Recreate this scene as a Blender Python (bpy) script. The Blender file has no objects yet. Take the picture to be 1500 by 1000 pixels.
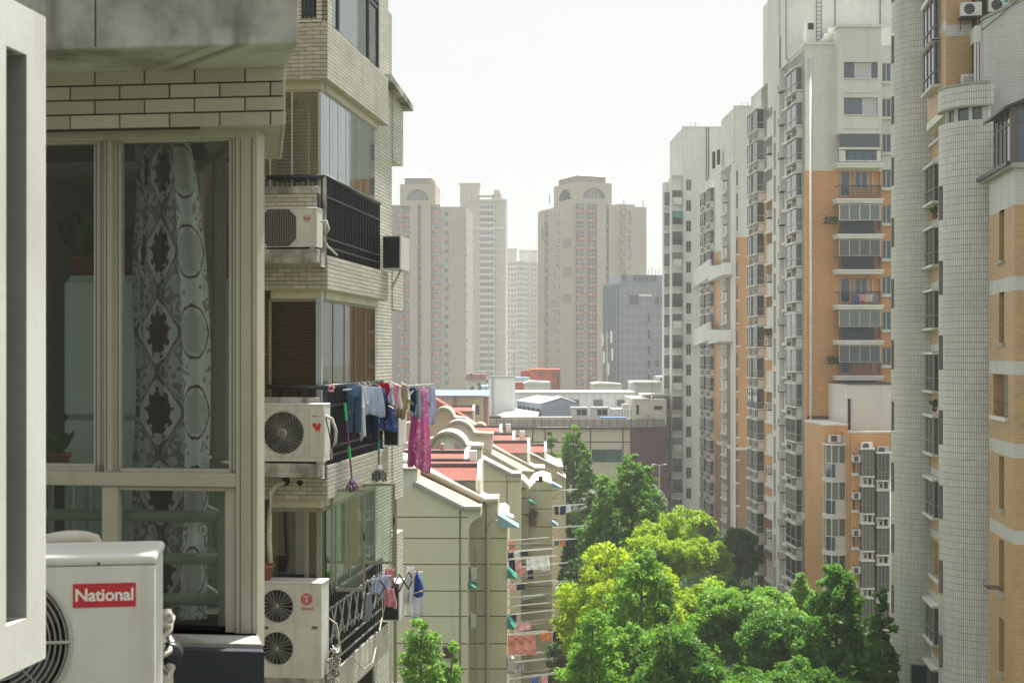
import bpy, bmesh, math, random
import numpy as np
from mathutils import Vector, Matrix
R = math.radians
rnd = random.Random(7)
S = bpy.context.scene
COL = S.collection
# ------------------------------------------------------------------ camera
FP, HZ, CX, H = 2083.33, 520.0, 750.0, 30.0      # focal length in photo pixels, horizon row, centre column, eye height
cd = bpy.data.cameras.new('camera'); cam = bpy.data.objects.new('camera', cd); COL.objects.link(cam)
cam.location = (0, 0, H); cam.rotation_euler = (R(90), 0, 0)
cd.sensor_width = 36; cd.lens = 50; cd.shift_y = 20 / 1500.0
cd.clip_start = 0.05; cd.clip_end = 6000
cd.dof.use_dof = True; cd.dof.focus_distance = 65; cd.dof.aperture_fstop = 11
S.camera = cam
# ------------------------------------------------------------------ light
SUN_EL, SUN_AZ = 69, 22            # the sun stands high ahead of the camera, a little to the right
w = bpy.data.worlds.new('World'); S.world = w; w.use_nodes = True
nt = w.node_tree; nt.nodes.clear()
sky = nt.nodes.new('ShaderNodeTexSky'); sky.sky_type = 'NISHITA'; sky.sun_disc = False
sky.sun_elevation = R(SUN_EL); sky.sun_rotation = R(SUN_AZ)
sky.altitude = 0; sky.air_density = 1.0; sky.dust_density = 6.0; sky.ozone_density = 1.0
hs = nt.nodes.new('ShaderNodeHueSaturation'); hs.inputs['Saturation'].default_value = 0.28
mxw = nt.nodes.new('ShaderNodeMix'); mxw.data_type = 'RGBA'; mxw.inputs[0].default_value = 0.75
mxw.inputs[7].default_value = (5.5, 5.65, 5.65, 1)
bg = nt.nodes.new('ShaderNodeBackground'); bg.inputs['Strength'].default_value = 0.069
wo = nt.nodes.new('ShaderNodeOutputWorld')
nt.links.new(sky.outputs[0], hs.inputs['Color']); nt.links.new(hs.outputs[0], mxw.inputs[6])
nt.links.new(mxw.outputs[2], bg.inputs[0]); nt.links.new(bg.outputs[0], wo.inputs[0])
sd = bpy.data.lights.new('sun', 'SUN'); sd.energy = 4.7; sd.angle = R(1.2); sd.color = (1, .955, .88)
sun = bpy.data.objects.new('sun', sd); COL.objects.link(sun)
sdir = Vector((math.sin(R(SUN_AZ)) * math.cos(R(SUN_EL)), math.cos(R(SUN_AZ)) * math.cos(R(SUN_EL)), math.sin(R(SUN_EL))))
sun.rotation_euler = sdir.to_track_quat('Z', 'Y').to_euler(); sun.location = (0, 0, 120)
S.view_settings.view_transform = 'Standard'; S.view_settings.look = 'None'
S.view_settings.exposure = 1.2; S.view_settings.gamma = 1; S.view_settings.use_curve_mapping = False
S.cycles.use_denoising = True
S.cycles.max_bounces = 8; S.cycles.diffuse_bounces = 3; S.cycles.glossy_bounces = 4
S.cycles.transparent_max_bounces = 16; S.cycles.volume_bounces = 1
S.cycles.volume_max_steps = 64
# ------------------------------------------------------------------ materials
MATS = {}
class NB:                      # tiny node builder
    def __init__(s, name):
        m = bpy.data.materials.new(name); m.use_nodes = True; s.m = m; s.t = m.node_tree; s.t.nodes.clear()
        s.out = s.n('ShaderNodeOutputMaterial')
    def n(s, ty, **k):
        nd = s.t.nodes.new(ty)
        for a, b in k.items():
            if a.startswith('i_'):
                key = a[2:].replace('_', ' '); nd.inputs[int(key) if key.isdigit() else key].default_value = b
            else: setattr(nd, a, b)
        return nd
    def l(s, a, b): s.t.links.new(a, b)
    def math(s, op, a, b=None, c=None):
        nd = s.n('ShaderNodeMath', operation=op)
        for i, x in enumerate((a, b, c)):
            if x is None: continue
            if hasattr(x, 'is_linked') or hasattr(x, 'links'): s.l(x, nd.inputs[i])
            else: nd.inputs[i].default_value = x
        return nd.outputs[0]
    def mix(s, f, a, b, bt='MIX'):
        nd = s.n('ShaderNodeMix', data_type='RGBA', blend_type=bt)
        for i, x in ((0, f), (6, a), (7, b)):
            if hasattr(x, 'links'): s.l(x, nd.inputs[i])
            elif i == 0: nd.inputs[0].default_value = x
            else: nd.inputs[i].default_value = c4(x)
        return nd.outputs[2]
    def ramp(s, f, stops):
        nd = s.n('ShaderNodeValToRGB'); s.l(f, nd.inputs[0]); e = nd.color_ramp.elements
        while len(e) < len(stops): e.new(.5)
        for x, (p, c) in zip(e, stops): x.position = p; x.color = c4(c)
        return nd.outputs[0]
    def noise(s, scale, detail=3, vec=None, rough=.6):
        nd = s.n('ShaderNodeTexNoise', i_Scale=scale, i_Detail=detail, i_Roughness=rough)
        if vec is not None: s.l(vec, nd.inputs['Vector'])
        return nd.outputs[0]
    def mapping(s, vec, sc):
        nd = s.n('ShaderNodeMapping'); nd.inputs['Scale'].default_value = sc; s.l(vec, nd.inputs[0]); return nd.outputs[0]
    def bsdf(s, col, rough=.7, bump=None, bs=.3, bd=.01, metal=0, spec=None):
        b = s.n('ShaderNodeBsdfPrincipled')
        if hasattr(col, 'links'): s.l(col, b.inputs['Base Color'])
        else: b.inputs['Base Color'].default_value = c4(col)
        if hasattr(rough, 'links'): s.l(rough, b.inputs['Roughness'])
        else: b.inputs['Roughness'].default_value = rough
        b.inputs['Metallic'].default_value = metal
        if spec is not None: b.inputs['Specular IOR Level'].default_value = spec
        if bump is not None:
            bn = s.n('ShaderNodeBump', i_Strength=bs, i_Distance=bd); s.l(bump, bn.inputs['Height']); s.l(bn.outputs[0], b.inputs['Normal'])
        return b.outputs[0]
    def done(s, sh, key):
        s.l(sh, s.out.inputs[0]); MATS[key] = s.m; return s.m
def c4(c): return (c, c, c, 1) if isinstance(c, (int, float)) else (tuple(c) + (1,))[:4]
def sc(c, k): return tuple(x * k for x in c)
def wallvec(b):                # (x+y, z, 0) in object space: one mapping for all upright faces
    tc = b.n('ShaderNodeTexCoord'); sp = b.n('ShaderNodeSeparateXYZ'); b.l(tc.outputs['Object'], sp.inputs[0])
    cb = b.n('ShaderNodeCombineXYZ'); b.l(b.math('ADD', sp.outputs[0], sp.outputs[1]), cb.inputs[0]); b.l(sp.outputs[2], cb.inputs[1])
    return cb.outputs[0], tc.outputs['Object'], sp
def dirty(b, col, obj, wv, amt=.35, scale=.35, streak=True, dirt=(.10, .095, .08)):
    ss = streak if isinstance(streak, tuple) else (1.7, .09)
    n1 = b.noise(scale, 5, obj)
    c = b.mix(b.math('MULTIPLY', b.math('SUBTRACT', n1, .42), amt * 2.2), col, dirt)
    if streak:
        n2 = b.noise(1, 4, b.mapping(wv, (ss[0], ss[1], 1)))
        f = b.math('MULTIPLY', b.math('MAXIMUM', b.math('SUBTRACT', n2, .52), 0), amt * 3.5)
        c = b.mix(f, c, dirt)
    return c
def paint(name, col, rough=.75, amt=.3, scale=.35, streak=True, fine=25, bump=.15, dirt=(.10, .095, .08), metal=0, spec=None):
    if name in MATS: return MATS[name]
    b = NB(name); wv, ob, _ = wallvec(b)
    c = dirty(b, col, ob, wv, amt, scale, streak, dirt)
    fn = b.noise(fine, 3, ob)
    c = b.mix(.12, c, b.mix(fn, sc(col, .6), sc(col, 1.3)), 'MIX')
    return b.done(b.bsdf(c, rough, fn, bump, .004, metal, spec), name)
def tiles(name, col, mortar, w_, h_, gap=.008, off=.5, amt=.3, var=.12, rough=.45, cyl=False, scale=.3, bump=.5, dirt=(.10, .095, .08), rad=1.4):
    if name in MATS: return MATS[name]
    b = NB(name); wv, ob, sp = wallvec(b)
    if cyl:
        cb = b.n('ShaderNodeCombineXYZ'); a = b.math('ARCTAN2', sp.outputs[0], sp.outputs[1])
        b.l(b.math('MULTIPLY', a, rad), cb.inputs[0]); b.l(sp.outputs[2], cb.inputs[1]); wv = cb.outputs[0]
    br = b.n('ShaderNodeTexBrick', offset=off, offset_frequency=2, squash=1)
    b.l(wv, br.inputs[0]); br.inputs['Scale'].default_value = 1
    br.inputs['Brick Width'].default_value = w_; br.inputs['Row Height'].default_value = h_
    br.inputs['Mortar Size'].default_value = gap; br.inputs['Mortar Smooth'].default_value = .15; br.inputs['Bias'].default_value = 0
    br.inputs['Color1'].default_value = c4(sc(col, 1 - var)); br.inputs['Color2'].default_value = c4(sc(col, 1 + var)); br.inputs['Mortar'].default_value = c4(mortar)
    c = dirty(b, br.outputs[0], ob, wv, amt, scale, True, dirt)
    fn = b.noise(3.0, 4, ob); c = b.mix(.18, c, b.mix(fn, sc(col, .45), sc(col, 1.35)))
    inv = b.math('SUBTRACT', 1, br.outputs['Fac'])
    return b.done(b.bsdf(c, rough, inv, bump, .012), name)
def plain(name, col, rough=.6, metal=0, spec=None, nz=.15, ns=8, ov=0):
    if name in MATS: return MATS[name]
    b = NB(name); tc = b.n('ShaderNodeTexCoord'); fn = b.noise(ns, 4, tc.outputs['Object'])
    c = b.mix(fn, sc(col, 1 - nz), sc(col, 1 + nz))
    if ov: c = b.mix(b.math('MULTIPLY', b.n('ShaderNodeObjectInfo').outputs['Random'], ov), c, sc(col, .45)); st_ = b.noise(1.1, 5, tc.outputs['Object']); c = b.mix(b.math('MULTIPLY', b.math('SUBTRACT', st_, .45), 1.2), c, (.16, .14, .10))
    return b.done(b.bsdf(c, rough, fn, .08, .003, metal, spec), name)
def glass_far(name, dark=(.02, .026, .03), light=(.2, .21, .2), tint=(.75, .85, .88), rough=.06):
    # far window pane: sky reflection over a room or a drawn curtain; varies from pane to pane
    if name in MATS: return MATS[name]
    b = NB(name); oi = b.n('ShaderNodeObjectInfo'); tc = b.n('ShaderNodeTexCoord')
    gi = b.n('ShaderNodeNewGeometry')
    r = b.math('FRACT', b.math('ADD', b.math('MULTIPLY', oi.outputs['Random'], 7.3), b.math('MULTIPLY', gi.outputs['Random Per Island'], 3.1)))
    c = b.ramp(r, [(0, dark), (.5, sc(dark, 2.2)), (.62, sc(light, .35)), (1, light)])
    sp = b.n('ShaderNodeSeparateXYZ'); b.l(tc.outputs['Object'], sp.inputs[0])
    fold = b.math('SINE', b.math('MULTIPLY', b.math('ADD', sp.outputs[0], sp.outputs[1]), 38))
    c = b.mix(b.math('MULTIPLY', b.math('ADD', fold, 1), .16), c, sc(dark, 2))
    n = b.noise(1.6, 2, tc.outputs['Object'])
    c = b.mix(b.math('MULTIPLY', n, .6), c, sc(dark, 1.4))
    return b.done(b.bsdf(c, rough, n, .05, .02, 0, .9), name)
def glass_clear(name, tint=(.90, .94, .93), refl=.08):
    if name in MATS: return MATS[name]
    b = NB(name); tr = b.n('ShaderNodeBsdfTransparent'); tr.inputs[0].default_value = c4(tint)
    gl = b.n('ShaderNodeBsdfGlossy'); gl.inputs['Roughness'].default_value = .02; gl.inputs[0].default_value = (.9, .95, .95, 1)
    fr = b.n('ShaderNodeFresnel', i_IOR=1.5); f = b.math('ADD', b.math('MULTIPLY', fr.outputs[0], .9), refl - .07)
    tc = b.n('ShaderNodeTexCoord'); n = b.noise(3, 5, tc.outputs['Object'])
    df = b.n('ShaderNodeBsdfDiffuse'); df.inputs[0].default_value = (.4, .42, .4, 1)
    mx = b.n('ShaderNodeMixShader'); b.l(f, mx.inputs[0]); b.l(tr.outputs[0], mx.inputs[1]); b.l(gl.outputs[0], mx.inputs[2])
    m2 = b.n('ShaderNodeMixShader'); b.l(b.math('MULTIPLY', n, .035), m2.inputs[0]); b.l(mx.outputs[0], m2.inputs[1]); b.l(df.outputs[0], m2.inputs[2])
    return b.done(m2.outputs[0], name)
# ------------------------------------------------------------------ geometry
class MB:
    def __init__(s): s.v = []; s.f = []; s.m = []; s.c = 0; s.sm = False
    def mat(s, i): s.c = i; return s
    def face(s, *pts):
        k = len(s.v); s.v += [tuple(p) for p in pts]; s.f.append(tuple(range(k, k + len(pts)))); s.m.append(s.c); return s
    def hexa(s, p):            # 8 corners: bottom 0-3 (ccw), top 4-7
        k = len(s.v); s.v += [tuple(q) for q in p]
        for f in ((3, 2, 1, 0), (4, 5, 6, 7), (0, 1, 5, 4), (1, 2, 6, 5), (2, 3, 7, 6), (3, 0, 4, 7)):
            s.f.append(tuple(k + i for i in f)); s.m.append(s.c)
        return s
    def box(s, x0, x1, y0, y1, z0, z1):
        x0, x1 = min(x0, x1), max(x0, x1); y0, y1 = min(y0, y1), max(y0, y1); z0, z1 = min(z0, z1), max(z0, z1)
        return s.hexa([(x0, y0, z0), (x1, y0, z0), (x1, y1, z0), (x0, y1, z0), (x0, y0, z1), (x1, y0, z1), (x1, y1, z1), (x0, y1, z1)])
    def prism(s, poly, y0, y1, ax='y'):   # poly in the plane across ax, extruded along ax
        k = len(s.v); n = len(poly)
        for yy in (y0, y1):
            for a, b in poly: s.v.append((a, yy, b) if ax == 'y' else ((yy, a, b) if ax == 'x' else (a, b, yy)))
        s.f.append(tuple(k + i for i in range(n))); s.m.append(s.c)
        s.f.append(tuple(k + n + i for i in range(n))[::-1]); s.m.append(s.c)
        for i in range(n):
            j = (i + 1) % n; s.f.append((k + j, k + i, k + n + i, k + n + j)); s.m.append(s.c)
        return s
    def path(s, pts, r, n=8, r1=None):
        pts = [Vector(p) for p in pts]; k = len(s.v); N = len(pts)
        for i, p in enumerate(pts):
            t = (pts[min(i + 1, N - 1)] - pts[max(i - 1, 0)]).normalized()
            a = t.cross(Vector((0, 0, 1)) if abs(t.z) < .95 else Vector((1, 0, 0))).normalized(); b = t.cross(a)
            rr = r if r1 is None else r + (r1 - r) * i / max(1, N - 1)
            for j in range(n):
                q = 2 * math.pi * j / n; s.v.append(tuple(p + a * rr * math.cos(q) + b * rr * math.sin(q)))
        for i in range(N - 1):
            for j in range(n):
                j2 = (j + 1) % n; s.f.append((k + i * n + j, k + i * n + j2, k + (i + 1) * n + j2, k + (i + 1) * n + j)); s.m.append(s.c)
        s.f.append(tuple(k + j for j in range(n))[::-1]); s.m.append(s.c)
        s.f.append(tuple(k + (N - 1) * n + j for j in range(n))); s.m.append(s.c)
        return s
    def tube(s, a, b, r, n=8, r1=None): return s.path([a, b], r, n, r1)
    def lathe(s, prof, c=(0, 0, 0), n=24, a0=0, a1=360, axis='z'):
        k = len(s.v); full = abs(a1 - a0) >= 360; m = n if full else n + 1
        for r, z in prof:
            for j in range(m):
                q = R(a0 + (a1 - a0) * j / n); x, y = r * math.cos(q), r * math.sin(q)
                p = (x, y, z) if axis == 'z' else ((x, z, y) if axis == 'y' else (z, x, y))
                s.v.append((c[0] + p[0], c[1] + p[1], c[2] + p[2]))
        for i in range(len(prof) - 1):
            for j in range(n):
                j2 = (j + 1) % m if full else j + 1
                s.f.append((k + i * m + j, k + i * m + j2, k + (i + 1) * m + j2, k + (i + 1) * m + j)); s.m.append(s.c)
        return s
    def facade(s, u0, u1, z0, z1, holes, tf, t=.15, back=False, m_rev=None):
        # a wall skin with real openings and their reveals; tf(u, z, depth) -> point
        us = sorted({u0, u1, *[max(u0, min(u1, h[0])) for h in holes], *[max(u0, min(u1, h[1])) for h in holes]})
        zs = sorted({z0, z1, *[max(z0, min(z1, h[2])) for h in holes], *[max(z0, min(z1, h[3])) for h in holes]})
        hs = np.array([h[:4] for h in holes]).reshape(-1, 4)
        for a, b in zip(us, us[1:]):
            if b - a < 1e-5: continue
            um = (a + b) / 2; hh = hs[(hs[:, 0] < um) & (hs[:, 1] > um)]
            if len(hh) == 0: s.face(tf(a, z0, 0), tf(b, z0, 0), tf(b, z1, 0), tf(a, z1, 0)); continue
            cur = z0; run = []
            for c, d in zip(zs, zs[1:]):
                zm = (c + d) / 2; inside = bool(((hh[:, 2] < zm) & (hh[:, 3] > zm)).any())
                if inside:
                    if run: s.face(tf(a, run[0], 0), tf(b, run[0], 0), tf(b, run[1], 0), tf(a, run[1], 0)); run = []
                else: run = [run[0] if run else c, d]
            if run: s.face(tf(a, run[0], 0), tf(b, run[0], 0), tf(b, run[1], 0), tf(a, run[1], 0))
        cc = s.c
        if m_rev is not None: s.c = m_rev
        for a, b, c, d in holes:
            s.face(tf(a, c, 0), tf(a, c, t), tf(a, d, t), tf(a, d, 0)); s.face(tf(b, c, 0), tf(b, d, 0), tf(b, d, t), tf(b, c, t))
            s.face(tf(a, c, 0), tf(b, c, 0), tf(b, c, t), tf(a, c, t)); s.face(tf(a, d, 0), tf(a, d, t), tf(b, d, t), tf(b, d, 0))
        s.c = cc
        return s
    def mesh(s, name, mats, smooth=False):
        me = bpy.data.meshes.new(name); me.from_pydata(s.v, [], s.f)
        for m in (mats if isinstance(mats, (list, tuple)) else [mats]): me.materials.append(m)
        if any(s.m): me.polygons.foreach_set('material_index', s.m)
        if smooth: me.polygons.foreach_set('use_smooth', [True] * len(s.f))
        me.update(); return me
    def build(s, name, mats, parent=None, smooth=False, loc=(0, 0, 0), rot=0):
        return inst(name, s.mesh(name, mats, smooth), parent, loc, rot)
def inst(name, me, parent=None, loc=(0, 0, 0), rot=0, scale=None):
    o = bpy.data.objects.new(name, me); COL.objects.link(o); o.parent = parent; o.location = loc
    if isinstance(rot, (int, float)): o.rotation_euler = (0, 0, rot)
    else: o.rotation_euler = rot
    if scale: o.scale = scale
    return o
def tag(o, label=None, cat=None, group=None, kind=None):
    if label: o['label'] = label
    if cat: o['category'] = cat
    if group: o['group'] = group
    if kind: o['kind'] = kind
    return o
def thing(name, label, cat, loc=(0, 0, 0), rot=0, group=None):
    o = bpy.data.objects.new(name, None); COL.objects.link(o); o.location = loc; o.rotation_euler = (0, 0, rot); o.empty_display_size = .2
    return tag(o, label, cat, group)
def bevel(o, wdt=.01, seg=2, smooth=True):
    bm = bmesh.new(); bm.from_mesh(o.data); bmesh.ops.remove_doubles(bm, verts=bm.verts, dist=1e-5)
    bmesh.ops.recalc_face_normals(bm, faces=bm.faces)
    bmesh.ops.bevel(bm, geom=[e for e in bm.edges if e.calc_face_angle(0) > .5], offset=wdt, segments=seg, affect='EDGES', profile=.5)
    bm.to_mesh(o.data); bm.free(); return o
def W(px, py, D): return Vector(((px - CX) / FP * D, D, H + (HZ - py) / FP * D))
class Frame:
    # a building's own axes: local +y leads away from the camera, turned by ang degrees to the right; origin on the ground
    def __init__(s, ang, px, D):
        s.a = R(ang); s.o = Vector(((px - CX) / FP * D, D, 0)); s.rz = -s.a
        s.fx = Vector((math.cos(s.a), -math.sin(s.a), 0)); s.fy = Vector((math.sin(s.a), math.cos(s.a), 0))
    def loc(s, p): d = Vector(p) - s.o; return Vector((d.dot(s.fx), d.dot(s.fy), p[2]))
    def ray(s, px, py):
        d = Vector(((px - CX) / FP, 1, (HZ - py) / FP)); return Vector((d.dot(s.fx), d.dot(s.fy), d.z))
    def cam(s): return s.loc(Vector((0, 0, H)))
    def ony(s, px, py, c):
        o, d = s.cam(), s.ray(px, py); t = (c - o.y) / d.y; return (o.x + d.x * t, o.z + d.z * t)
    def onx(s, px, py, c):
        o, d = s.cam(), s.ray(px, py); t = (c - o.x) / d.x; return (o.y + d.y * t, o.z + d.z * t)
    def x(s, px, c=0): return s.ony(px, HZ, c)[0]
    def z(s, py, c=0, px=None):
        if px is None: px = CX + s.o.x / s.o.y * FP
        return s.ony(px, py, c)[1]
    def y(s, px, c=0): return s.onx(px, HZ, c)[0]
    def thing(s, name, label, cat, group=None): return thing(name, label, cat, s.o, s.rz, group)
def text_mesh(txt, size, bold=True, shear=0, depth=.002, space=1.0):
    cu = bpy.data.curves.new('lettering', 'FONT'); cu.body = txt; cu.size = size; cu.extrude = depth; cu.shear = shear
    cu.align_x = 'CENTER'; cu.align_y = 'CENTER'; cu.space_character = space; cu.resolution_u = 3
    if bold: cu.offset = size * .022
    o = bpy.data.objects.new('tmp', cu); COL.objects.link(o); dg = bpy.context.evaluated_depsgraph_get()
    me = bpy.data.meshes.new_from_object(o.evaluated_get(dg)); bpy.data.objects.remove(o); return me
def txt(name, s_, size, m, parent, loc, rz=0, **k):   # upright lettering facing local -y
    me = text_mesh(s_, size, **k); me.materials.clear(); me.materials.append(m)
    return inst(name, me, parent, loc, (R(90), 0, rz))
# shared colours
M_khaki = lambda: paint('khaki_frame', (.43, .41, .32), .5, .3, 2, (9, .6), 60)
# ================================================================== ground
mg = paint('lawn_and_soil', (.07, .085, .04), .95, .4, .15, False, 3)
mroad = paint('asphalt', (.055, .055, .055), .9, .3, .2, False, 8)
mpave = paint('paving_stone', (.28, .27, .24), .9, .3, .3, False, 8)
tag(MB().box(-1500, 1500, -300, 3600, -.4, 0).build('ground', mg), kind='structure')
tag(MB().box(5, 11, 20, 196, -.2, .004).build('road', mroad), kind='structure')
for x in (4.4, 11): tag(MB().box(x, x + .6, 20, 196, -.2, .12).build('pavement', mpave), kind='structure')
def pbox(mb, F_, px0, px1, py0, py1, y0, y1):
    pm = (px0 + px1) / 2
    return mb.box(F_.x(px0, y0), F_.x(px1, y0), y0, y1, F_.z(py1, y0, pm), F_.z(py0, y0, pm))
def ppoly(F_, pts, y): return [F_.ony(a, b, y) for a, b in pts]
# ================================================================== materials of the left side
m_conc = paint('stained_concrete', (.50, .49, .45), .85, 2.3, 1.8, (3.5, .35), 40, .3, (.12, .11, .09))
m_white = paint('white_paint_weathered', (.80, .79, .75), .7, .6, 1.2, (7, .5), 60, .1, (.35, .31, .26))
m_tile = plain('beige_glazed_tile', (.54, .515, .42), .42, 0, None, .22, 5, .45)
m_tile2 = plain('grey_beige_glazed_tile', (.56, .54, .46), .42, 0, None, .32, 3, .4)
m_mortar = plain('dark_mortar', (.045, .045, .042), .9)
m_frame = M_khaki()
m_olive = paint('pale_green_rail', (.30, .34, .25), .35, .1, 3, False, 60)
m_glass = glass_clear('window_glass')
m_glassb = glass_clear('balcony_glass', (.86, .91, .89), .12); m_glasss = glass_clear('side_balcony_glass', (.78, .9, .88), .28)
m_dark = plain('dark_void', (.012, .013, .014), .8)
m_black = plain('black_metal', (.018, .02, .026), .4)
m_acw = paint('aged_white_metal', (.66, .655, .62), .45, .55, 2.2, (8, .6), 70, .05, (.30, .25, .18))
m_acg = plain('grey_metal', (.42, .42, .40), .45)
m_fan = plain('dark_grille', (.05, .052, .055), .5)
m_wire = plain('grille_wire', (.33, .33, .31), .4, .3)
m_red = plain('red_badge', (.50, .02, .035), .4)
m_redl = plain('faded_red_print', (.52, .11, .13), .5)
m_whitep = plain('white_print', (.8, .78, .76), .5)
m_navy = paint('navy_paint', (.014, .018, .032), .6, .3, 2, True, 40, .3, (.09, .09, .09))
m_otile = tiles('orange_facing_tile', (.68, .47, .20), (.16, .12, .08), .21, .058, .006, amt=.3)
m_wtile = tiles('white_facing_tile', (.68, .67, .58), (.05, .05, .045), .42, .058, .007, amt=.55, dirt=(.25, .21, .14))
m_wallin = plain('room_wall', (.50, .54, .53), .9)
m_hose = paint('cream_taped_hose', (.55, .52, .44), .6, .5, 9, False, 80)

def fan_guard(cx, z, r, y, rings=9, spokes=12, hub=.2, w_=.004, twist=0):
    mb = MB()
    for i in range(1, rings + 1):
        rr = r * i / rings
        mb.lathe([(rr - w_, 0), (rr, -w_), (rr + w_, 0), (rr, w_)], (cx, y, z), 40, 0, 360, 'y')
    for j in range(spokes):
        a = 2 * math.pi * j / spokes; pts = []
        for q in range(6):
            t = hub + (1 - hub) * q / 5; b = a + twist * t
            pts.append((cx + r * t * math.cos(b), y - .003, z + r * t * math.sin(b)))
        mb.path(pts, w_ * .9, 4)
    mb.lathe([(0, -.012), (r * hub, -.012), (r * hub * 1.1, 0), (r * hub * 1.1, .004)], (cx, y, z), 24, 0, 360, 'y')
    return mb
def ac_unit(name, label, F_, x0, x1, y0, z0, z1, depth, fans, lid=.02, group=None, bev=.012, mat=None, guard=None, grill=True):
    # outdoor unit; front at local y0; fans: list of (x, z, radius)
    base = F_.o + F_.fx * ((x0 + x1) / 2) + F_.fy * (y0 + depth / 2); base.z = z0
    t = thing(name, label, 'air conditioner', base, F_.rz, group)
    wd = (x1 - x0); hh = z1 - z0; mat = mat or m_acw
    def lx(x): return x - (x0 + x1) / 2
    yf = -depth / 2
    body = MB(); holes = [(lx(f[0]) - f[2] * 1.06, lx(f[0]) + f[2] * 1.06, f[1] - z0 - f[2] * 1.06, f[1] - z0 + f[2] * 1.06) for f in fans]
    # front panel with round openings
    for (a, b, c, d), f in zip(holes, fans):
        n = 40; cx, cz = lx(f[0]), f[1] - z0; rr = f[2] * 1.02
        for j in range(n):
            q0, q1 = 2 * math.pi * j / n, 2 * math.pi * (j + 1) / n
            def sq(q):
                c_, s_ = math.cos(q), math.sin(q); k = 1 / max(abs(c_), abs(s_)); return (cx + (b - a) / 2 * c_ * k, yf, cz + (d - c) / 2 * s_ * k)
            def ci(q, y=yf, k=1): return (cx + rr * k * math.cos(q), y, cz + rr * k * math.sin(q))
            body.face(ci(q0), sq(q0), sq(q1), ci(q1)); body.face(ci(q1), ci(q1, yf + .06), ci(q0, yf + .06), ci(q0))
    body.facade(-wd / 2, wd / 2, 0, hh - lid, holes, lambda u, z, w: (u, yf, z), 0)
    body.face((-wd / 2, yf, 0), (-wd / 2, -yf, 0), (-wd / 2, -yf, hh - lid), (-wd / 2, yf, hh - lid))
    body.face((wd / 2, yf, 0), (wd / 2, yf, hh - lid), (wd / 2, -yf, hh - lid), (wd / 2, -yf, 0))
    body.face((-wd / 2, -yf, 0), (wd / 2, -yf, 0), (wd / 2, -yf, hh - lid), (-wd / 2, -yf, hh - lid))
    body.face((-wd / 2, yf, 0), (wd / 2, yf, 0), (wd / 2, -yf, 0), (-wd / 2, -yf, 0))
    bo = body.build('casing', mat, t)
    l = MB().box(-wd / 2 - .006, wd / 2 + .006, yf - .006, -yf + .006, hh - lid, hh).build('lid', mat, t); bevel(l, bev, 3)
    for f in fans:
        cx, cz = lx(f[0]), f[1] - z0
        fb = MB(); fb.lathe([(0, .05), (f[2] * 1.02, .05)], (cx, yf, cz), 24, 0, 360, 'y')
        fb.build('fan_recess', m_dark, t)
        bl = MB()
        for j in range(4):
            a = j * math.pi / 2 + .3
            p = [(cx, yf + .04, cz)]
            for q in range(5): aa = a + q * .22; p.append((cx + f[2] * .93 * math.cos(aa), yf + .025 + .006 * q, cz + f[2] * .93 * math.sin(aa)))
            bl.face(*p)
        bl.build('fan_blade', m_fan, t)
        if grill:
            g = guard or dict(rings=8, spokes=12)
            fan_guard(cx, cz, f[2], yf - .008, **g).build('fan_guard', m_wire, t, True)
    MB().box(-wd / 2 + .05, -wd / 2 + .1, yf + .01, -yf - .01, -.03, 0).box(wd / 2 - .1, wd / 2 - .05, yf + .01, -yf - .01, -.03, 0).build('foot', m_acg, t)
    return t
def tile_run(u0, u1, z0, z1, tf, parent, mats, pu=.206, pz=.0575, gap=.0052, th=.010, each=True, name='tile', phase=0, cap=300, jog=.0012):
    # running-bond facing tiles, each proud of the dark joint; the joined remainder is one stuff part
    rows = max(1, round((z1 - z0) / pz)); pz = (z1 - z0) / rows; n = 0; rest = MB(); cache = {}
    for r_ in range(rows):
        u = u0 - (pu / 2 if (r_ + phase) % 2 else 0)
        while u < u1 - .004:
            a, b = max(u, u0), min(u + pu - gap, u1)
            if b - a > .012:
                za, zb_ = z0 + r_ * pz, z0 + (r_ + 1) * pz - gap
                d = rnd.uniform(0, jog)
                if each and n < cap:
                    key = round(b - a, 3)
                    if key not in cache:
                        mb = MB(); k = b - a
                        P = [tf(0, 0, 0), tf(k, 0, 0), tf(k, zb_ - za, 0), tf(0, zb_ - za, 0)]
                        Q = [tf(.0012, .0012, -th), tf(k - .0012, .0012, -th), tf(k - .0012, zb_ - za - .0012, -th), tf(.0012, zb_ - za - .0012, -th)]
                        o0 = Vector(tf(0, 0, 0)); P = [Vector(p) - o0 for p in P]; Q = [Vector(q) - o0 for q in Q]
                        mb.face(*Q)
                        for i in range(4): mb.face(P[i], P[(i + 1) % 4], Q[(i + 1) % 4], Q[i])
                        cache[key] = mb.mesh('tile', mats)
                    inst(name, cache[key], parent, tf(a, za, -d))
                else:
                    P = [tf(a, za, 0), tf(b, za, 0), tf(b, zb_, 0), tf(a, zb_, 0)]
                    Q = [tf(a + .002, za + .002, -th - d), tf(b - .002, za + .002, -th - d), tf(b - .002, zb_ - .002, -th - d), tf(a + .002, zb_ - .002, -th - d)]
                    rest.face(*Q)
                    for i in range(4): rest.face(P[i], P[(i + 1) % 4], Q[(i + 1) % 4], Q[i])
                n += 1
            u += pu
    if rest.f: tag(rest.build('tile_facing', mats, parent), kind='stuff')
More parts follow.
